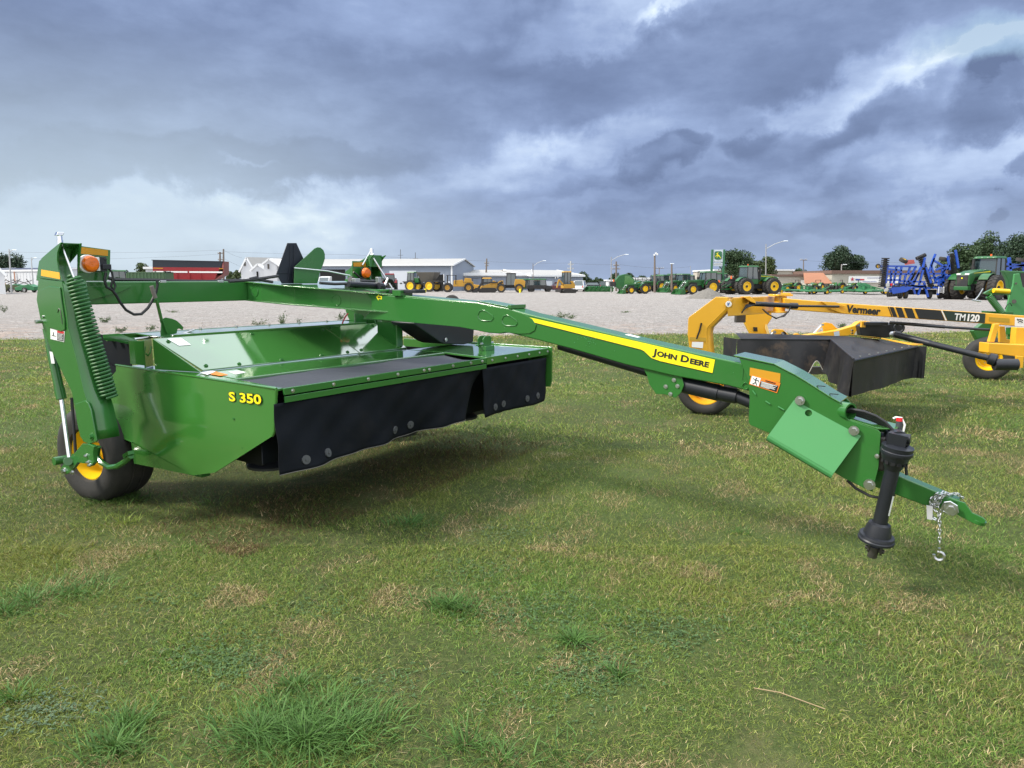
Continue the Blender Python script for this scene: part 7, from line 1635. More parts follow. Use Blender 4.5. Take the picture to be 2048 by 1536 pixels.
pole(447, 498, 150, 'taller dark pole standing right behind the grain cart', WOOD, .22, group=UP)
t = pole(440, 504, 150, 'shorter dark pole with four equipment brackets behind the grain cart', WOOD, .22, arms=((.3, .5), (1.6, .5), (2.9, .5), (3.6, .5)), group=UP)
pole(973.5, 517, 140, 'leaning utility pole with crossarm above the low shed roof', WOOD, .17, arms=((.9, .45), (1.4, .35)), xb=971, group=UP)
pole(1066, 527, 128, 'thin pole with long arm and lamp above the low shed', WOOD, .07, arms=(), lamp_=(1086, 521.5), group=UP)
pole(1141.5, 522, 140, 'utility pole with two crossarms above the right end of the low shed', GRYL, .16, arms=((.7, .5), (1.5, .6)), group=UP)
pole(1222.5, 514, 112, 'pale street lamp pole with thin arm left of the round baler', PALE, .075, lamp_=(1250, 509), name='street_lamp', cat='street lamp', group='street lamps in the yard')
pole(1232.5, 523, 128, 'wooden utility pole with two crossarms right of the pale lamp pole', WOOD, .17, arms=((.7, .5), (1.3, .7)), group=UP)
t = pole(1309.5, 510, 112, 'brown wooden pole with a cluster of white floodlights on top', WOOD, .16, name='floodlight_pole', cat='floodlight pole')
mb = MB(); z = pY(1309.5, 510, 112).z
for i, (a, c) in enumerate(((-.25, 0), (.2, .1), (0, .25))): mb.cut(); mb.box((a, -.2, z + c), (.22, .2, .28))
build(mb, 'floodlight', WHT, t, .03)
pole(1318.5, 535.5, 150, 'far pole with one wide crossarm right of the floodlight pole', WOOD, .10, arms=((.1, .9),), group=UP)
t = pole(1343.5, 527, 112, 'short brown pole with single lamp above the tractor row', WOOD, .16, group=UP, lamp_=(1341, 527.5))
pole(1381, 532, 150, 'very thin pale pole above the loader tractors', PALE, .06, group=UP)
pole(1532, 488, 104, 'tall street lamp with long arm reaching right beside the tree', PALE, .085, lamp_=(1568, 482), name='street_lamp', cat='street lamp', group='street lamps in the yard')
pole(1607, 519.5, 140, 'T-shaped utility pole above the pale warehouse', WOOD, .12, arms=((.05, .65),), group=UP)
pole(1683, 528.5, 121, 'short white lamp post on the warehouse roof edge', PALE, .10, lamp_=(1687, 529), name='street_lamp', cat='street lamp', group='street lamps in the yard')
WIRE = mat('wire', (.10, .11, .13), .6)
def wire(lab, pts, dist):
    mb = MB(); P_ = []
    for i in range(len(pts) - 1):
        for k in range(12):
            a = k / 12; x = pts[i][0] + (pts[i + 1][0] - pts[i][0]) * a; y = pts[i][1] + (pts[i + 1][1] - pts[i][1]) * a + 3 * 4 * a * (1 - a) * .5
            P_.append(pY(x, y, dist))
    P_.append(pY(*pts[-1], dist)); mb.tube(P_, .016, 4); o = mb.build('power_line', WIRE); return tag(o, lab, 'power line', 'power lines')
wire('overhead wire from the dark poles to the leaning utility pole, highest', [(446, 503), (700, 509), (973, 522)], 140)
wire('overhead wire from the leaning pole to the pole on the right end of the shed', [(973, 523), (1141, 526)], 140)
wire('overhead wire right of the shed pole, running to the wooden pole by the baler', [(1141, 526), (1232, 529)], 130)
wire('overhead wire from the baler pole to the far wide crossarm', [(1232, 528), (1318, 536), (1381, 533)], 130)
wire('overhead wire at the far left reaching the dark poles, upper', [(-40, 502), (200, 505), (446, 500)], 150)
wire('overhead wire at the far left reaching the dark poles, lower', [(-40, 514), (200, 518), (440, 508)], 150)
wire('overhead wire falling from the dark poles to the white barns, upper', [(447, 500), (484, 516)], 145)
wire('overhead wire falling from the dark poles to the white barns, lower', [(440, 512), (484, 534)], 145)
wire('overhead wire right of the T-shaped pole', [(1607, 521), (1760, 524), (1900, 524)], 140)
# ------------------------------------------------------------ trees
LEAFS = [mat('leaf_dark', (.028, .060, .018), .65, 0, .5, .8), mat('leaf_olive', (.050, .080, .022), .65, 0, .5, .8), mat('leaf_blue_green', (.022, .050, .022), .65, 0, .5, .8)]
BARK = mat('bark', (.09, .07, .055), .9, 0, .2, 2)
def tree(x0, x1, ytop, dist, lab, lm=0, n=5200, leaf=.30, base=None, seed=1, name='tree', lowcrown=.18, clumps=34, group='trees beyond the yard', cat='tree', sparse=1.0):
    a, b, tp_ = pY(x0, 560, dist), pY(x1, 560, dist), pY((x0 + x1) / 2, ytop, dist)
    H = tp_.z * 1.07; Wd = (b.x - a.x) * 1.08; cx = (a.x + b.x) / 2; rg = np.random.default_rng(seed); t = root(name, (cx, dist, 0), 0, lab, cat, group)
    mb = MB(); th = H * .45; r0 = max(.10, H * .035)
    mb.tube([(0, 0, -.1), (rg.normal() * .1, 0, th * .5), (rg.normal() * .2, .1, th), (rg.normal() * .3, 0, H * .75)], [r0 * 1.3, r0, r0 * .75, r0 * .25], 8)
    zlo = H * lowcrown
    C_ = []
    for k in range(clumps):
        u = rg.normal(size=3); u /= np.linalg.norm(u); rad = rg.uniform(.45, .92)
        c = np.array([u[0] * rad * Wd / 2 * .80, u[1] * rad * Wd / 2 * .70, (zlo + H) / 2 + u[2] * rad * (H - zlo) / 2 * .80]); C_.append((c, rg.uniform(.15, .27) * min(Wd, H)))
    for k in range(0, clumps, 3): c = C_[k][0]; s_ = rg.uniform(.3, .8); mb.tube([(0, 0, th * s_ + .2), (c[0] * .5, c[1] * .5, (th * s_ + c[2]) / 2), tuple(c)], [r0 * .45, r0 * .28, r0 * .08], 5)
    build(mb, 'trunk', BARK, t, 0)
    per = n // clumps; vs = []; 
    for c, r_ in C_:
        d = rg.normal(size=(per, 3)); d /= np.linalg.norm(d, axis=1)[:, None]; rr_ = r_ * rg.uniform(.35, 1.08, (per, 1)) ** .6 * np.array([[1, 1, .72]])
        p = c + d * rr_; s_ = leaf * rg.uniform(.5, 1.2, (per, 1)); n1 = rg.normal(size=(per, 3)); n1 /= np.linalg.norm(n1, axis=1)[:, None]; n2 = np.cross(n1, rg.normal(size=(per, 3))); n2 /= np.linalg.norm(n2, axis=1)[:, None]
        vs.append(np.stack([p - n1 * s_ * .5, p + n2 * s_ * .35, p + n1 * s_ * .5, p - n2 * s_ * .35], 1))
    V = np.concatenate(vs).reshape(-1, 3); V[:, 2] = np.maximum(V[:, 2], .05); nq = len(V) // 4
    me = bpy.data.meshes.new('crown'); me.vertices.add(len(V)); me.vertices.foreach_set('co', V.ravel().astype(np.float32)); me.loops.add(nq * 4); me.loops.foreach_set('vertex_index', np.arange(nq * 4, dtype=np.int32)); me.polygons.add(nq); me.polygons.foreach_set('loop_start', np.arange(0, nq * 4, 4, dtype=np.int32)); me.update(); me.validate()
    me.materials.append(LEAFS[lm]); o = bpy.data.objects.new('crown', me); col.objects.link(o); o.parent = t
    return t
tree(-12, 50, 505, 150, 'large dark tree behind the leftmost lamp pole', 2, 6000, .42, seed=3)
tree(274, 302, 525, 150, 'small tree showing above the green container', 1, 2600, .36, seed=4)
tree(452, 472, 541, 170, 'low bushy tree between the grain cart and the white barns', 1, 1800, .40, seed=5, lowcrown=.0)
tree(464, 486, 538, 165, 'rounded low tree touching the tallest white barn', 1, 1800, .40, seed=6, lowcrown=.0)
tree(1152, 1186, 546, 160, 'dark bushy tree just beyond the right end of the low shed', 0, 3000, .38, seed=7, lowcrown=.05)
tree(1180, 1212, 556, 165, 'low dark tree right of the white car', 0, 2200, .38, seed=8, lowcrown=.0)
tree(1216, 1246, 547, 160, 'dark tree behind the green round baler, left', 0, 2600, .38, seed=9, lowcrown=.05)
tree(1246, 1270, 545, 165, 'dark tree behind the green round baler, right', 0, 2400, .38, seed=10, lowcrown=.05)
tree(1268, 1300, 550, 170, 'low dark tree left of the floodlight pole', 2, 2400, .38, seed=11, lowcrown=.0)
tree(1296, 1332, 548, 170, 'low dark tree right of the floodlight pole', 2, 2400, .38, seed=12, lowcrown=.0)
tree(1441, 1502, 493, 128, 'large dark green tree right behind the dealer sign', 0, 8000, .34, seed=13)
tree(1488, 1524, 516, 135, 'olive green tree between the large tree and tall street lamp', 1, 4200, .34, seed=14)
tree(1514, 1552, 511, 130, 'rounded tree behind the tall street lamp', 1, 4200, .34, seed=15)
tree(1585, 1612, 536, 150, 'small green tree behind the pale warehouse', 0, 2200, .34, seed=16, lowcrown=.1)
tree(1643, 1700, 486, 140, 'tall left half of the big dark tree over the warehouse', 2, 7500, .36, seed=17)
tree(1686, 1732, 499, 142, 'lower right half of the big dark tree over the warehouse', 2, 6500, .36, seed=18)
tree(1872, 1900, 508, 120, 'pale olive tree behind the blue implement', 1, 2600, .30, seed=19, sparse=.6)
tree(1900, 1960, 474, 105, 'dark tree directly above the huge green tractor hood', 0, 7500, .30, seed=20)
tree(1938, 2004, 462, 110, 'dark tree rising highest behind the tractor cab', 0, 8000, .30, seed=21)
tree(1992, 2066, 457, 104, 'tall dark tree cut by the right picture edge', 2, 8500, .30, seed=22)
tree(1890, 1922, 510, 118, 'low dark tree behind the disc gang of the blue implement', 2, 3000, .30, seed=23, lowcrown=.0)
tree(2030, 2110, 500, 112, 'lower dark tree at the right edge behind the tall one', 2, 5000, .30, seed=24, lowcrown=.0)
# ============================================================ ground: earth, gravel yard, lawn
def nodes_mat(name):
    m = bpy.data.materials.new(name); m.use_nodes = True; nt = m.node_tree; return m, nt, nt.nodes, nt.links, nt.nodes['Principled BSDF']
def nz(N, L, vec, scale, detail=6, rough=.6, dist=0):
    n = N.new('ShaderNodeTexNoise'); n.inputs['Scale'].default_value = scale; n.inputs['Detail'].default_value = detail; n.inputs['Roughness'].default_value = rough; n.inputs['Distortion'].default_value = dist; L.new(vec, n.inputs['Vector']); return n.outputs['Fac']
def rampn(N, L, v, stops):
    r = N.new('ShaderNodeValToRGB'); L.new(v, r.inputs[0]); e = r.color_ramp.elements
    e[0].position = stops[0][0]; e[0].color = stops[0][1] + (1,); e[1].position = stops[-1][0]; e[1].color = stops[-1][1] + (1,)
    for s, c in stops[1:-1]: x = e.new(s); x.color = c + (1,)
    return r.outputs[0]
def mixn(N, L, f, a, b):
    n = N.new('ShaderNodeMix'); n.data_type = 'RGBA'
    if isinstance(f, (int, float)): n.inputs[0].default_value = f
    else: L.new(f, n.inputs[0])
    for i, x in ((6, a), (7, b)):
        if isinstance(x, tuple): n.inputs[i].default_value = x + (1,)
        else: L.new(x, n.inputs[i])
    return n.outputs[2]
def mrn(N, L, v, a, b, c=0.0, d=1.0):
    n = N.new('ShaderNodeMapRange'); n.interpolation_type = 'SMOOTHSTEP'; L.new(v, n.inputs['Value'])
    for k, x in zip(('From Min', 'From Max', 'To Min', 'To Max'), (a, b, c, d)): n.inputs[k].default_value = x
    return n.outputs[0]
m, nt, N, L, B = nodes_mat('far_field'); tc = N.new('ShaderNodeTexCoord').outputs['Object']
L.new(rampn(N, L, nz(N, L, tc, .02, 5), [(.3, (.07, .10, .04)), (.7, (.16, .15, .08))]), B.inputs['Base Color']); B.inputs['Roughness'].default_value = .95
mb = MB(); mb.quad(V3(-2500, -300, -.03), V3(2500, -300, -.03), V3(2500, 4000, -.03), V3(-2500, 4000, -.03)); tag(mb.build('ground', m), kind='structure')
# gravel yard
m, nt, N, L, B = nodes_mat('gravel'); tc = N.new('ShaderNodeTexCoord').outputs['Object']
f1 = nz(N, L, tc, 38, 4, .7); f2 = nz(N, L, tc, 7, 6, .65); f3 = nz(N, L, tc, .35, 6, .6, .4); f4 = nz(N, L, tc, .9, 5, .6, .8)
c = rampn(N, L, f1, [(.30, (.15, .137, .128)), (.5, (.33, .305, .285)), (.68, (.54, .51, .475))])
c = mixn(N, L, mrn(N, L, f2, .42, .62, 0, .85), c, (.15, .138, .13))
vo = N.new('ShaderNodeTexVoronoi'); vo.inputs['Scale'].default_value = 9.0; L.new(tc, vo.inputs['Vector'])
c = mixn(N, L, mrn(N, L, vo.outputs['Distance'], .12, .02, 0, .55), c, (.52, .50, .47))
mp = N.new('ShaderNodeMapping'); mp.inputs['Scale'].default_value = (.25, 1.6, 1); L.new(tc, mp.inputs[0])
c = mixn(N, L, mrn(N, L, nz(N, L, mp.outputs[0], .8, 6, .6, .6), .52, .70, 0, .55), c, (.25, .20, .175))
sx = N.new('ShaderNodeSeparateXYZ'); L.new(tc, sx.inputs[0])
near = mrn(N, L, sx.outputs[1], 38, 24, 0, 1)
mt = N.new('ShaderNodeMath'); mt.operation = 'MULTIPLY'; L.new(near, mt.inputs[0]); L.new(mrn(N, L, f4, .44, .66, 0, .55), mt.inputs[1])
c = mixn(N, L, mt.outputs[0], c, (.42, .27, .19))
c = mixn(N, L, mrn(N, L, f3, .58, .75, 0, .4), c, (.23, .22, .215))
mp2 = N.new('ShaderNodeMapping'); mp2.inputs['Scale'].default_value = (1.0, .55, 1); L.new(tc, mp2.inputs[0])
c = mixn(N, L, mrn(N, L, nz(N, L, mp2.outputs[0], 1.2, 10, .85, .3), .50, .60, 0, .60), c, (.17, .15, .14))
c = mixn(N, L, mrn(N, L, nz(N, L, mp2.outputs[0], 1.9, 9, .85, .1), .52, .62, 0, .7), c, (.49, .455, .425))
L.new(c, B.inputs['Base Color']); B.inputs['Roughness'].default_value = .95
bp_ = N.new('ShaderNodeBump'); bp_.inputs['Strength'].default_value = .9; bp_.inputs['Distance'].default_value = .05; L.new(f1, bp_.inputs['Height']); bp2 = N.new('ShaderNodeBump'); bp2.inputs['Strength'].default_value = .6; bp2.inputs['Distance'].default_value = .15; L.new(f2, bp2.inputs['Height']); L.new(bp_.outputs[0], bp2.inputs['Normal']); L.new(bp2.outputs[0], B.inputs['Normal'])
def edge_y(x):                                           # far edge of the lawn
    return 25.2 + .10 * x + 1.1 * mn.noise(V3(x * .12, 3, 0)) + .55 * mn.noise(V3(x * .6, 7, 0)) + .25 * mn.noise(V3(x * 2.1, 1, 0))
mb = MB()
xs = np.concatenate([np.linspace(-200, -40, 10), np.linspace(-38, 60, 120), np.linspace(64, 220, 10)])
mb.add([V3(x, 20, -.004) for x in xs] + [V3(x, 30, -.004) for x in xs] + [V3(x, 190, -.004) for x in xs], [[i, i + 1, len(xs) + i + 1, len(xs) + i] for i in range(len(xs) - 1)] + [[len(xs) + i, len(xs) + i + 1, 2 * len(xs) + i + 1, 2 * len(xs) + i] for i in range(len(xs) - 1)])
tag(mb.build('gravel_yard', m), kind='structure')
# scattered stones close to the lawn edge
rg = np.random.default_rng(5); mb = MB()
for i in range(1500):
    x = rg.uniform(-24, 26); y = edge_y(x) + abs(rg.normal()) * 7 + .1; r_ = rg.uniform(.012, .04)
    o = V3(x, y, r_ * .4); s = [o + V3(*(rg.uniform(.6, 1.2) * r_ * k for k in q)) for q in ((1, 0, 0), (0, 1, 0), (-1, 0, 0), (0, -1, 0), (0, 0, .8), (0, 0, -.8))]
    mb.add(s, [[0, 1, 4], [1, 2, 4], [2, 3, 4], [3, 0, 4], [1, 0, 5], [2, 1, 5], [3, 2, 5], [0, 3, 5]], False)
tag(mb.build('loose_stones', mat('loose_stone', (.34, .31, .28), .9, 0, .45, 3)), kind='stuff')
# lawn sheet: low bumps, soil and thatch colours
m, nt, N, L, B = nodes_mat('lawn_soil'); tc = N.new('ShaderNodeTexCoord').outputs['Object']
a1 = nz(N, L, tc, 1.3, 6, .62, .3); a2 = nz(N, L, tc, 28, 5, .7); a3 = nz(N, L, tc, .22, 4, .55); a4 = nz(N, L, tc, 160, 3, .7)
c = rampn(N, L, a2, [(.3, (.020, .028, .010)), (.52, (.055, .075, .020)), (.75, (.12, .125, .045))])
c = mixn(N, L, mrn(N, L, a1, .52, .70, 0, .60), c, (.150, .120, .066))
c = mixn(N, L, mrn(N, L, a3, .40, .62, 0, .5), c, (.078, .125, .028))
c = mixn(N, L, mrn(N, L, a4, .5, .8, 0, .5), c, (.20, .18, .10))
L.new(c, B.inputs['Base Color']); B.inputs['Roughness'].default_value = .95; B.inputs['Specular IOR Level'].default_value = .2
b1 = N.new('ShaderNodeBump'); b1.inputs['Strength'].default_value = 1.0; b1.inputs['Distance'].default_value = .03; L.new(a2, b1.inputs['Height']); L.new(b1.outputs[0], B.inputs['Normal'])
def gz(x, y): return .012 + .014 * mn.noise(V3(x * .5, y * .5, 0)) + .008 * mn.noise(V3(x * 2.1, y * 2.1, 5))
ts = np.linspace(0, 1, 110) ** 1.6; xs = np.linspace(-1, 1, 170)
vs = []; 
for t_ in ts:
    for x_ in xs:
        wx = x_ * (4 + 30 * t_ + 6); ye = edge_y(wx); y = -1.5 + (ye + 1.5) * t_; vs.append(V3(wx, y, gz(wx, y) if t_ < 1 else -.01))
nx = len(xs); mb = MB(); mb.add(vs, [[j * nx + i, j * nx + i + 1, (j + 1) * nx + i + 1, (j + 1) * nx + i] for j in range(len(ts) - 1) for i in range(nx - 1)])
# outer apron so the lawn has no visible side
tag(mb.build('lawn', m), kind='structure')
mb = MB(); mb.quad(V3(-60, -20, -.002), V3(60, -20, -.002), V3(60, 22, -.002), V3(-60, 22, -.002)); tag(mb.build('lawn_base', m), kind='structure')

# ------------------------------------------------------------ grass blades
def vnoise(x, y, s, seed=0):
    rg_ = np.random.default_rng(seed); G = rg_.random((256, 256)); u = x * s + 300; v = y * s + 300; i = np.floor(u).astype(int); j = np.floor(v).astype(int); fu = u - i; fv = v - j; fu = fu * fu * (3 - 2 * fu); fv = fv * fv * (3 - 2 * fv)
    g = lambda a, b: G[a % 256, b % 256]
    return (g(i, j) * (1 - fu) + g(i + 1, j) * fu) * (1 - fv) + (g(i, j + 1) * (1 - fu) + g(i + 1, j + 1) * fu) * fv
def fbm(x, y, s, seed=0): return (vnoise(x, y, s, seed) + .5 * vnoise(x, y, s * 2.1, seed + 1) + .25 * vnoise(x, y, s * 4.3, seed + 2)) / 1.75
def rotz_(px, py): p = pz(px, py, 0); return p.x, p.y
def grass_mat():
    m, nt, N, L, B = nodes_mat('grass_blades'); at = N.new('ShaderNodeAttribute'); at.attribute_name = 'tint'
    L.new(at.outputs['Color'], B.inputs['Base Color']); B.inputs['Roughness'].default_value = .55; B.inputs['Specular IOR Level'].default_value = .25
    tr = N.new('ShaderNodeBsdfTranslucent'); L.new(at.outputs['Color'], tr.inputs[0]); mx = N.new('ShaderNodeMixShader'); mx.inputs[0].default_value = .28
    L.new(B.outputs[0], mx.inputs[1]); L.new(tr.outputs[0], mx.inputs[2]); L.new(mx.outputs[0], N['Material Output'].inputs[0]); return m
GM = grass_mat()
def blades(name, x, y, h, w, lean, colr, kind='stuff', seg=2, z0=None, az=None, loc=None):
    n = len(x); rg_ = np.random.default_rng(n % 9973)
    az = rg_.uniform(0, 2 * np.pi, n) if az is None else az
    dx, dy = np.cos(az), np.sin(az); px_, py_ = -dy, dx
    fa = rg_.uniform(0, np.pi, n); wx, wy = np.cos(fa) * w / 2, np.sin(fa) * w / 2
    z0 = np.zeros(n) + .004 if z0 is None else z0
    lv = []
    for k in range(seg + 1):
        t = k / seg; off = lean * h * t ** 1.6; zz = z0 + h * (t * np.sqrt(np.clip(1 - .55 * (lean * t) ** 2, .15, 1)))
        wd = (1 - t) ** .7 if k < seg else 0.06
        if k == 0: wd = .8
        lv.append((x + dx * off, y + dy * off, zz, wd))
    P_ = np.empty((n, (seg + 1) * 2, 3), np.float32)
    for k, (a, b, c, wd) in enumerate(lv):
        P_[:, 2 * k, 0] = a - wx * wd; P_[:, 2 * k, 1] = b - wy * wd; P_[:, 2 * k, 2] = c
        P_[:, 2 * k + 1, 0] = a + wx * wd; P_[:, 2 * k + 1, 1] = b + wy * wd; P_[:, 2 * k + 1, 2] = c
    nv = (seg + 1) * 2; base = (np.arange(n) * nv)[:, None]
    F_ = np.concatenate([base + np.array([[2 * k, 2 * k + 1, 2 * k + 3, 2 * k + 2]]) for k in range(seg)], 1).reshape(-1).astype(np.int32)
    me = bpy.data.meshes.new(name); me.vertices.add(n * nv); me.vertices.foreach_set('co', P_.ravel()); me.loops.add(len(F_)); me.loops.foreach_set('vertex_index', F_); nq = len(F_) // 4; me.polygons.add(nq); me.polygons.foreach_set('loop_start', np.arange(0, nq * 4, 4, dtype=np.int32)); me.polygons.foreach_set('use_smooth', np.ones(nq, bool)); me.update()
    ca = me.color_attributes.new('tint', 'FLOAT_COLOR', 'POINT'); C_ = np.ones((n, nv, 4), np.float32); C_[:, :, :3] = colr[:, None, :]; ca.data.foreach_set('color', C_.ravel())
    me.materials.append(GM); o = bpy.data.objects.new(name, me); col.objects.link(o); return tag(o, kind=kind)
HX = 1024 / FPX
def scatter(d0, d1, dens, rg_):
    n = int(dens * (HX * 1.08 * (d1 ** 2 - d0 ** 2) + 3.0 * (d1 - d0))); d = np.sqrt(rg_.uniform(d0 ** 2, d1 ** 2, n)); x = rg_.uniform(-1, 1, n) * (HX * d * 1.08 + 1.5); return x, d
rg = np.random.default_rng(21)
GREENS = np.array([[.105, .165, .032], [.18, .235, .045], [.060, .115, .030], [.23, .28, .08], [.115, .19, .050]])
DRY = np.array([[.38, .31, .17], [.28, .22, .11], [.48, .41, .25], [.20, .15, .08]])
def tint(x, y, rg_):
    n = len(x); g = GREENS[rg_.integers(0, 5, n)]
    lush = fbm(x, y, .55, 3); dry = fbm(x, y, 2.4, 9); big = fbm(x, y, .16, 30)
    yel_ = np.clip((fbm(x, y, .8, 40) - .52) * 5, 0, 1)[:, None]
    g = g * (1 - .35 * yel_) + np.array([[.20, .215, .04]]) * .35 * yel_
    g = g * (.78 + .5 * big)[:, None]
    wet = np.clip((lush - .5) * 6, 0, 1)[:, None]; g = g * (1 - .45 * wet) + np.array([[.070, .175, .030]]) * .45 * wet
    # blades dead in patches
    pd_ = np.clip((dry - .56) * 5.5, 0.10, .72) + np.where((x > 1.0) & (y < 4.2), .06, 0)
    dead = rg_.random(n) < pd_
    g[dead] = DRY[rg_.integers(0, 4, dead.sum())] * rg_.uniform(.6, 1.1, (dead.sum(), 1))
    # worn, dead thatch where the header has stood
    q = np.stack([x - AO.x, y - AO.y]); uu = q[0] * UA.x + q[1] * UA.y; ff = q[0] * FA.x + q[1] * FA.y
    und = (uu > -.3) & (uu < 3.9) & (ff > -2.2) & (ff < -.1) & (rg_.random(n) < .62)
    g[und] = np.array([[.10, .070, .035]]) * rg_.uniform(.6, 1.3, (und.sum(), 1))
    return (g * rg_.uniform(.62, 1.75, (n, 1)) * np.array([[1.1, 1.04, .95]])).astype(np.float32)
def tyre_mask(x, y):
    return np.ones(len(x), bool)
def lawn_band(d0, d1, dens, h, w, seg):
    x, y = scatter(d0, d1, dens, rg); bare = fbm(x, y, 2.3, 17) ; keep = (bare < .60) | (rg.random(len(x)) < .4)
    ye = np.array([25.2 + .1 * a for a in x]) ; keep &= y < ye + rg.normal(0, .35, len(x))
    x, y = x[keep], y[keep]; n = len(x); hh = h * rg.uniform(.45, 1.25, n) * (.7 + .7 * fbm(x, y, .9, 55)); ww = w * rg.uniform(.6, 1.3, n)
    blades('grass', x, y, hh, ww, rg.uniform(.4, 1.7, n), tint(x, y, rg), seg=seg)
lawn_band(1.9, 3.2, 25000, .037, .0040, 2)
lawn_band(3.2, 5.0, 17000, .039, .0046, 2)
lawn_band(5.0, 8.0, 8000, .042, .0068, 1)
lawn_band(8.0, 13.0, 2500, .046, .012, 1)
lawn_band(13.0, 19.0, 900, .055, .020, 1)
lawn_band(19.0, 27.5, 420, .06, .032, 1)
# crabgrass tufts: long wide blades radiating from a point
def tuft(px, py, n, L_, spread, g=(.085, .175, .040)):
    x, y = rotz_(px, py); az = rg.uniform(0, 2 * np.pi, n); r_ = np.abs(rg.normal(0, spread, n))
    c = np.array([g]) * rg.uniform(.65, 1.35, (n, 1)); return x + np.cos(az) * r_ * 1.25, y + np.sin(az) * r_, L_ * .82 * rg.uniform(.4, 1.15, n), az + rg.normal(0, .9, n), c
T_ = [tuft(*a) for a in ((610, 1490, 900, .15, .16), (520, 1475, 420, .14, .12), (700, 1470, 420, .14, .10), (590, 1380, 240, .11, .09), (640, 1430, 380, .13, .12), (230, 1500, 300, .13, .10), (260, 1450, 120, .12, .06), (60, 1205, 320, .13, .20), (150, 1190, 260, .12, .15), (205, 1008, 160, .13, .10, (.07, .14, .03)), (275, 1002, 160, .13, .10, (.06, .12, .03)), (10, 1230, 200, .12, .12), (900, 1215, 260, .14, .085), (930, 1225, 150, .12, .07), (820, 1050, 150, .15, .10, (.08, .18, .045)), (1148, 1290, 190, .13, .04), (1238, 1358, 75, .13, .025), (1480, 1070, 70, .11, .06), (930, 1500, 120, .13, .08), (1000, 1530, 110, .13, .08), (1120, 1515, 60, .10, .08), (250, 1050, 260, .10, .25, (.18, .24, .04)), (110, 1110, 420, .10, .35, (.19, .20, .04)), (420, 1010, 160, .10, .3, (.10, .19, .04)), (240, 1008, 220, .09, .28, (.11, .20, .04)), (1050, 1270, 40, .09, .05), (30, 1400, 100, .11, .06), (700, 1190, 90, .07, .12, (.12, .12, .03)), (430, 1290, 90, .07, .12, (.16, .13, .03)))]
cat_ = lambda i: np.concatenate([t_[i] for t_ in T_])
x, y, h, az = cat_(0), cat_(1), cat_(2), cat_(3); c = cat_(4).astype(np.float32); n = len(x)
blades('crabgrass', x, y, h, rg.uniform(.005, .0105, n), rg.uniform(.6, 1.6, n), c, seg=4, az=az)
# broad-leaf ground cover: small blue-green leaflets in mats
def leaflets(cs, name='clover'):
    V = []; C_ = []
    for (px, py, n, sp, g) in cs:
        x0, y0 = rotz_(px, py)
        for k in range(n):
            x = x0 + rg.normal(0, sp * 1.35); y = y0 + rg.normal(0, sp); z = rg.uniform(.012, .035); s_ = rg.uniform(.005, .011)
            for q in range(3):
                a = q * 2.1 + rg.uniform(0, 6); d = np.array([math.cos(a), math.sin(a), rg.uniform(-.2, .5)]); e_ = np.array([-d[1], d[0], 0]); p = np.array([x, y, z])
                V.append([p, p + d * s_ + e_ * s_ * .5, p + d * s_ * 1.9, p + d * s_ - e_ * s_ * .5]); C_.append(np.array(g) * rg.uniform(.6, 1.4))
    V = np.array(V, np.float32); n = len(V); me = bpy.data.meshes.new(name); me.vertices.add(n * 4); me.vertices.foreach_set('co', V.ravel()); me.loops.add(n * 4); me.loops.foreach_set('vertex_index', np.arange(n * 4, dtype=np.int32)); me.polygons.add(n); me.polygons.foreach_set('loop_start', np.arange(0, n * 4, 4, dtype=np.int32)); me.update()
    ca = me.color_attributes.new('tint', 'FLOAT_COLOR', 'POINT'); A = np.ones((n, 4, 4), np.float32); A[:, :, :3] = np.array(C_, np.float32)[:, None, :]; ca.data.foreach_set('color', A.ravel()); me.materials.append(GM); o = bpy.data.objects.new(name, me); col.objects.link(o); tag(o, kind='stuff')
BG = (.085, .15, .055)
leaflets([(440, 1310, 420, .12, BG), (480, 1340, 300, .08, BG), (90, 1430, 300, .09, (.10, .155, .085)), (1090, 1230, 500, .16, BG), (1340, 1270, 420, .13, BG), (1190, 1330, 260, .10, BG), (960, 1150, 260, .14, BG), (1010, 1070, 300, .18, (.09, .14, .065)), (1180, 1370, 260, .09, BG), (640, 1220, 160, .10, BG), (760, 1370, 140, .09, BG), (1560, 1240, 200, .2, BG), (1100, 1400, 200, .15, BG), (330, 1205, 120, .1, BG), (1000, 1230, 240, .12, BG)])
# windrow of dry clippings beyond the header's shadow, and loose straws
pts = [(820, 1001), (860, 992), (905, 978), (960, 968), (1010, 955), (1060, 938), (1110, 920), (1145, 912)]
xs_, ys_, hs_ = [], [], []
for a, b in zip(pts[:-1], pts[1:]):
    for k in range(200):
        t_ = rg.random(); x, y = rotz_(a[0] + (b[0] - a[0]) * t_ + rg.normal(0, 6), a[1] + (b[1] - a[1]) * t_ + rg.normal(0, 3.0) + 6 * math.sin((a[0] + 50 * t_) * .05)); keepit = fbm(np.array([x]), np.array([y]), 2.2, 77)[0] > .5
        if not keepit: continue
        xs_.append(x); ys_.append(y)
n = len(xs_); blades('dry_clippings', np.array(xs_), np.array(ys_), rg.uniform(.02, .07, n), rg.uniform(.003, .006, n), rg.uniform(.9, 1.6, n), (DRY[rg.integers(0, 3, n)] * rg.uniform(.8, 1.4, (n, 1))).astype(np.float32), z0=rg.uniform(.0, .035, n))
mb = MB(); mb.tube([pz(1508, 1376, .03), pz(1560, 1385, .04), pz(1650, 1418, .03)], .0028, 5); tag(mb.build('straw_stalk', STRAW), 'long pale straw lying on the lawn in the right foreground', 'straw')
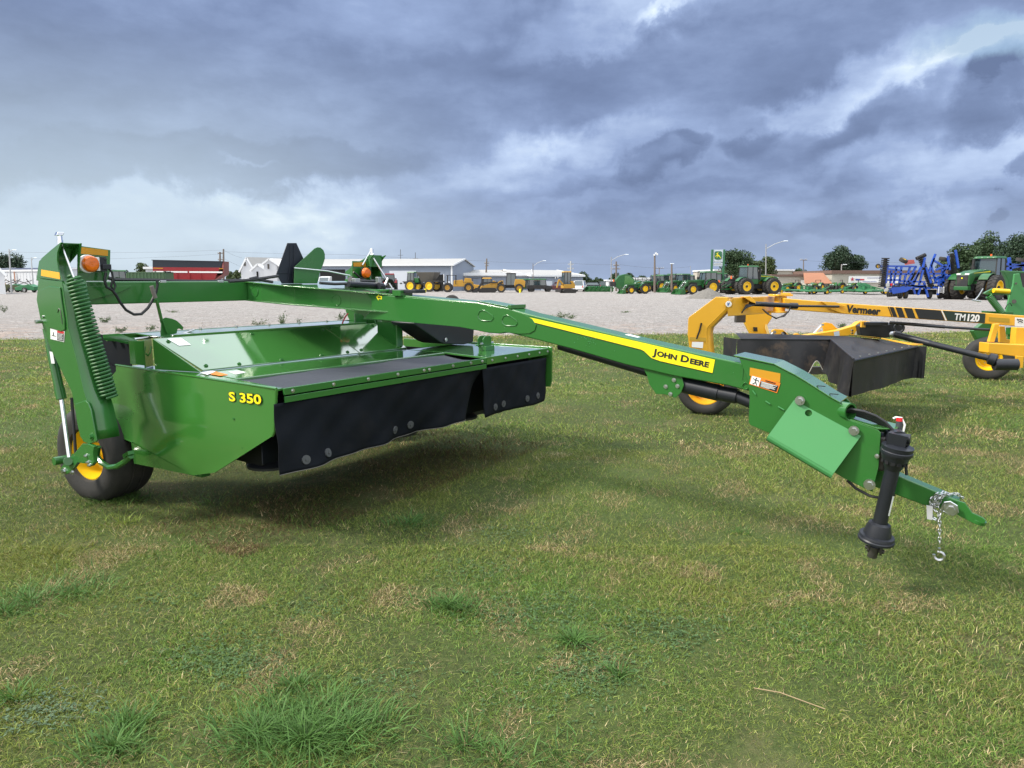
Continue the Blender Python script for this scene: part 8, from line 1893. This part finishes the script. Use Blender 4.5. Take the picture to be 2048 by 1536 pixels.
# weeds on the gravel
wd0 = []
def weed(px, py, h_, w_, n, lab, seed, g=(.06, .10, .03)):
    rg_ = np.random.default_rng(seed); p = pz(px, py, 0); t = root('weed', p, 0, lab, 'weed', 'weeds growing in the gravel'); mb = MB()
    tips = []
    for k in range(max(4, n // 22)):
        a = rg_.uniform(0, 6.28); q = V3(math.cos(a) * w_ * rg_.uniform(.2, 1), math.sin(a) * w_ * .6, h_ * rg_.uniform(.4, 1)); mb.tube([V3(0, 0, 0), q * .5 + V3(0, 0, .04), q], [.008, .006, .003], 4); tips.append(q)
    mb.build('stem', WEEDS, t); mb = MB()
    for k in range(n):
        q = tips[rg_.integers(0, len(tips))] * float(rg_.uniform(.25, 1.05)) + V3(*(rg_.normal(0, .03, 3))); d = V3(*rg_.normal(0, 1, 3)).normalized(); e_ = d.cross(V3(*rg_.normal(0, 1, 3))).normalized(); s_ = float(rg_.uniform(.02, .05))
        if q.z < .01: q.z = .01
        mb.add([q, q + d * s_ + e_ * s_ * .4, q + d * s_ * 2, q + d * s_ - e_ * s_ * .4], [[0, 1, 2, 3]])
    mb.build('leaves', WEEDL, t)
WEEDS = mat('weed_stem', (.10, .13, .04), .8); WEEDL = mat('weed_leaf', (.055, .095, .028), .7, 0, .5, 5)
weed(1122, 636, .30, .55, 260, 'low wide weed in the gravel above the yellow tongue stripe, left', 1); weed(1145, 637, .20, .45, 160, 'smaller weed right beside the one above the yellow tongue stripe', 2)
weed(210, 645, .25, .45, 200, 'weed showing in the gravel beside the coil spring', 3); weed(8, 625, .45, .3, 180, 'upright weed in the gravel at the left picture edge', 4)
weed(345, 625, .12, .5, 120, 'flat weed in the gravel right of the adjuster lever', 5); weed(565, 655, .6, .25, 220, 'tallest upright weed behind the header between lever and hood', 6, ); weed(520, 655, .35, .35, 160, 'weed behind the header, left of the tallest upright weed', 7)
weed(600, 655, .55, .15, 90, 'thin upright weed behind the header, right of the tallest one', 8); weed(680, 640, .35, .4, 200, 'bushy weed below the curved arm near the red hose', 9); weed(1248, 625, .06, .5, 90, 'flat weed patch in the gravel left of the amber leg', 10)
weed(1680, 655, .15, .5, 160, 'low weed at the lawn edge behind the amber header', 11); weed(240, 665, .2, .4, 150, 'weed at the lawn edge just right of the coil spring', 12); weed(300, 662, .2, .35, 120, 'weed at the lawn edge below the adjuster lever', 13); weed(1425, 598, .02, .3, 30, 'tiny weed at the foot of the gravel heap', 14)
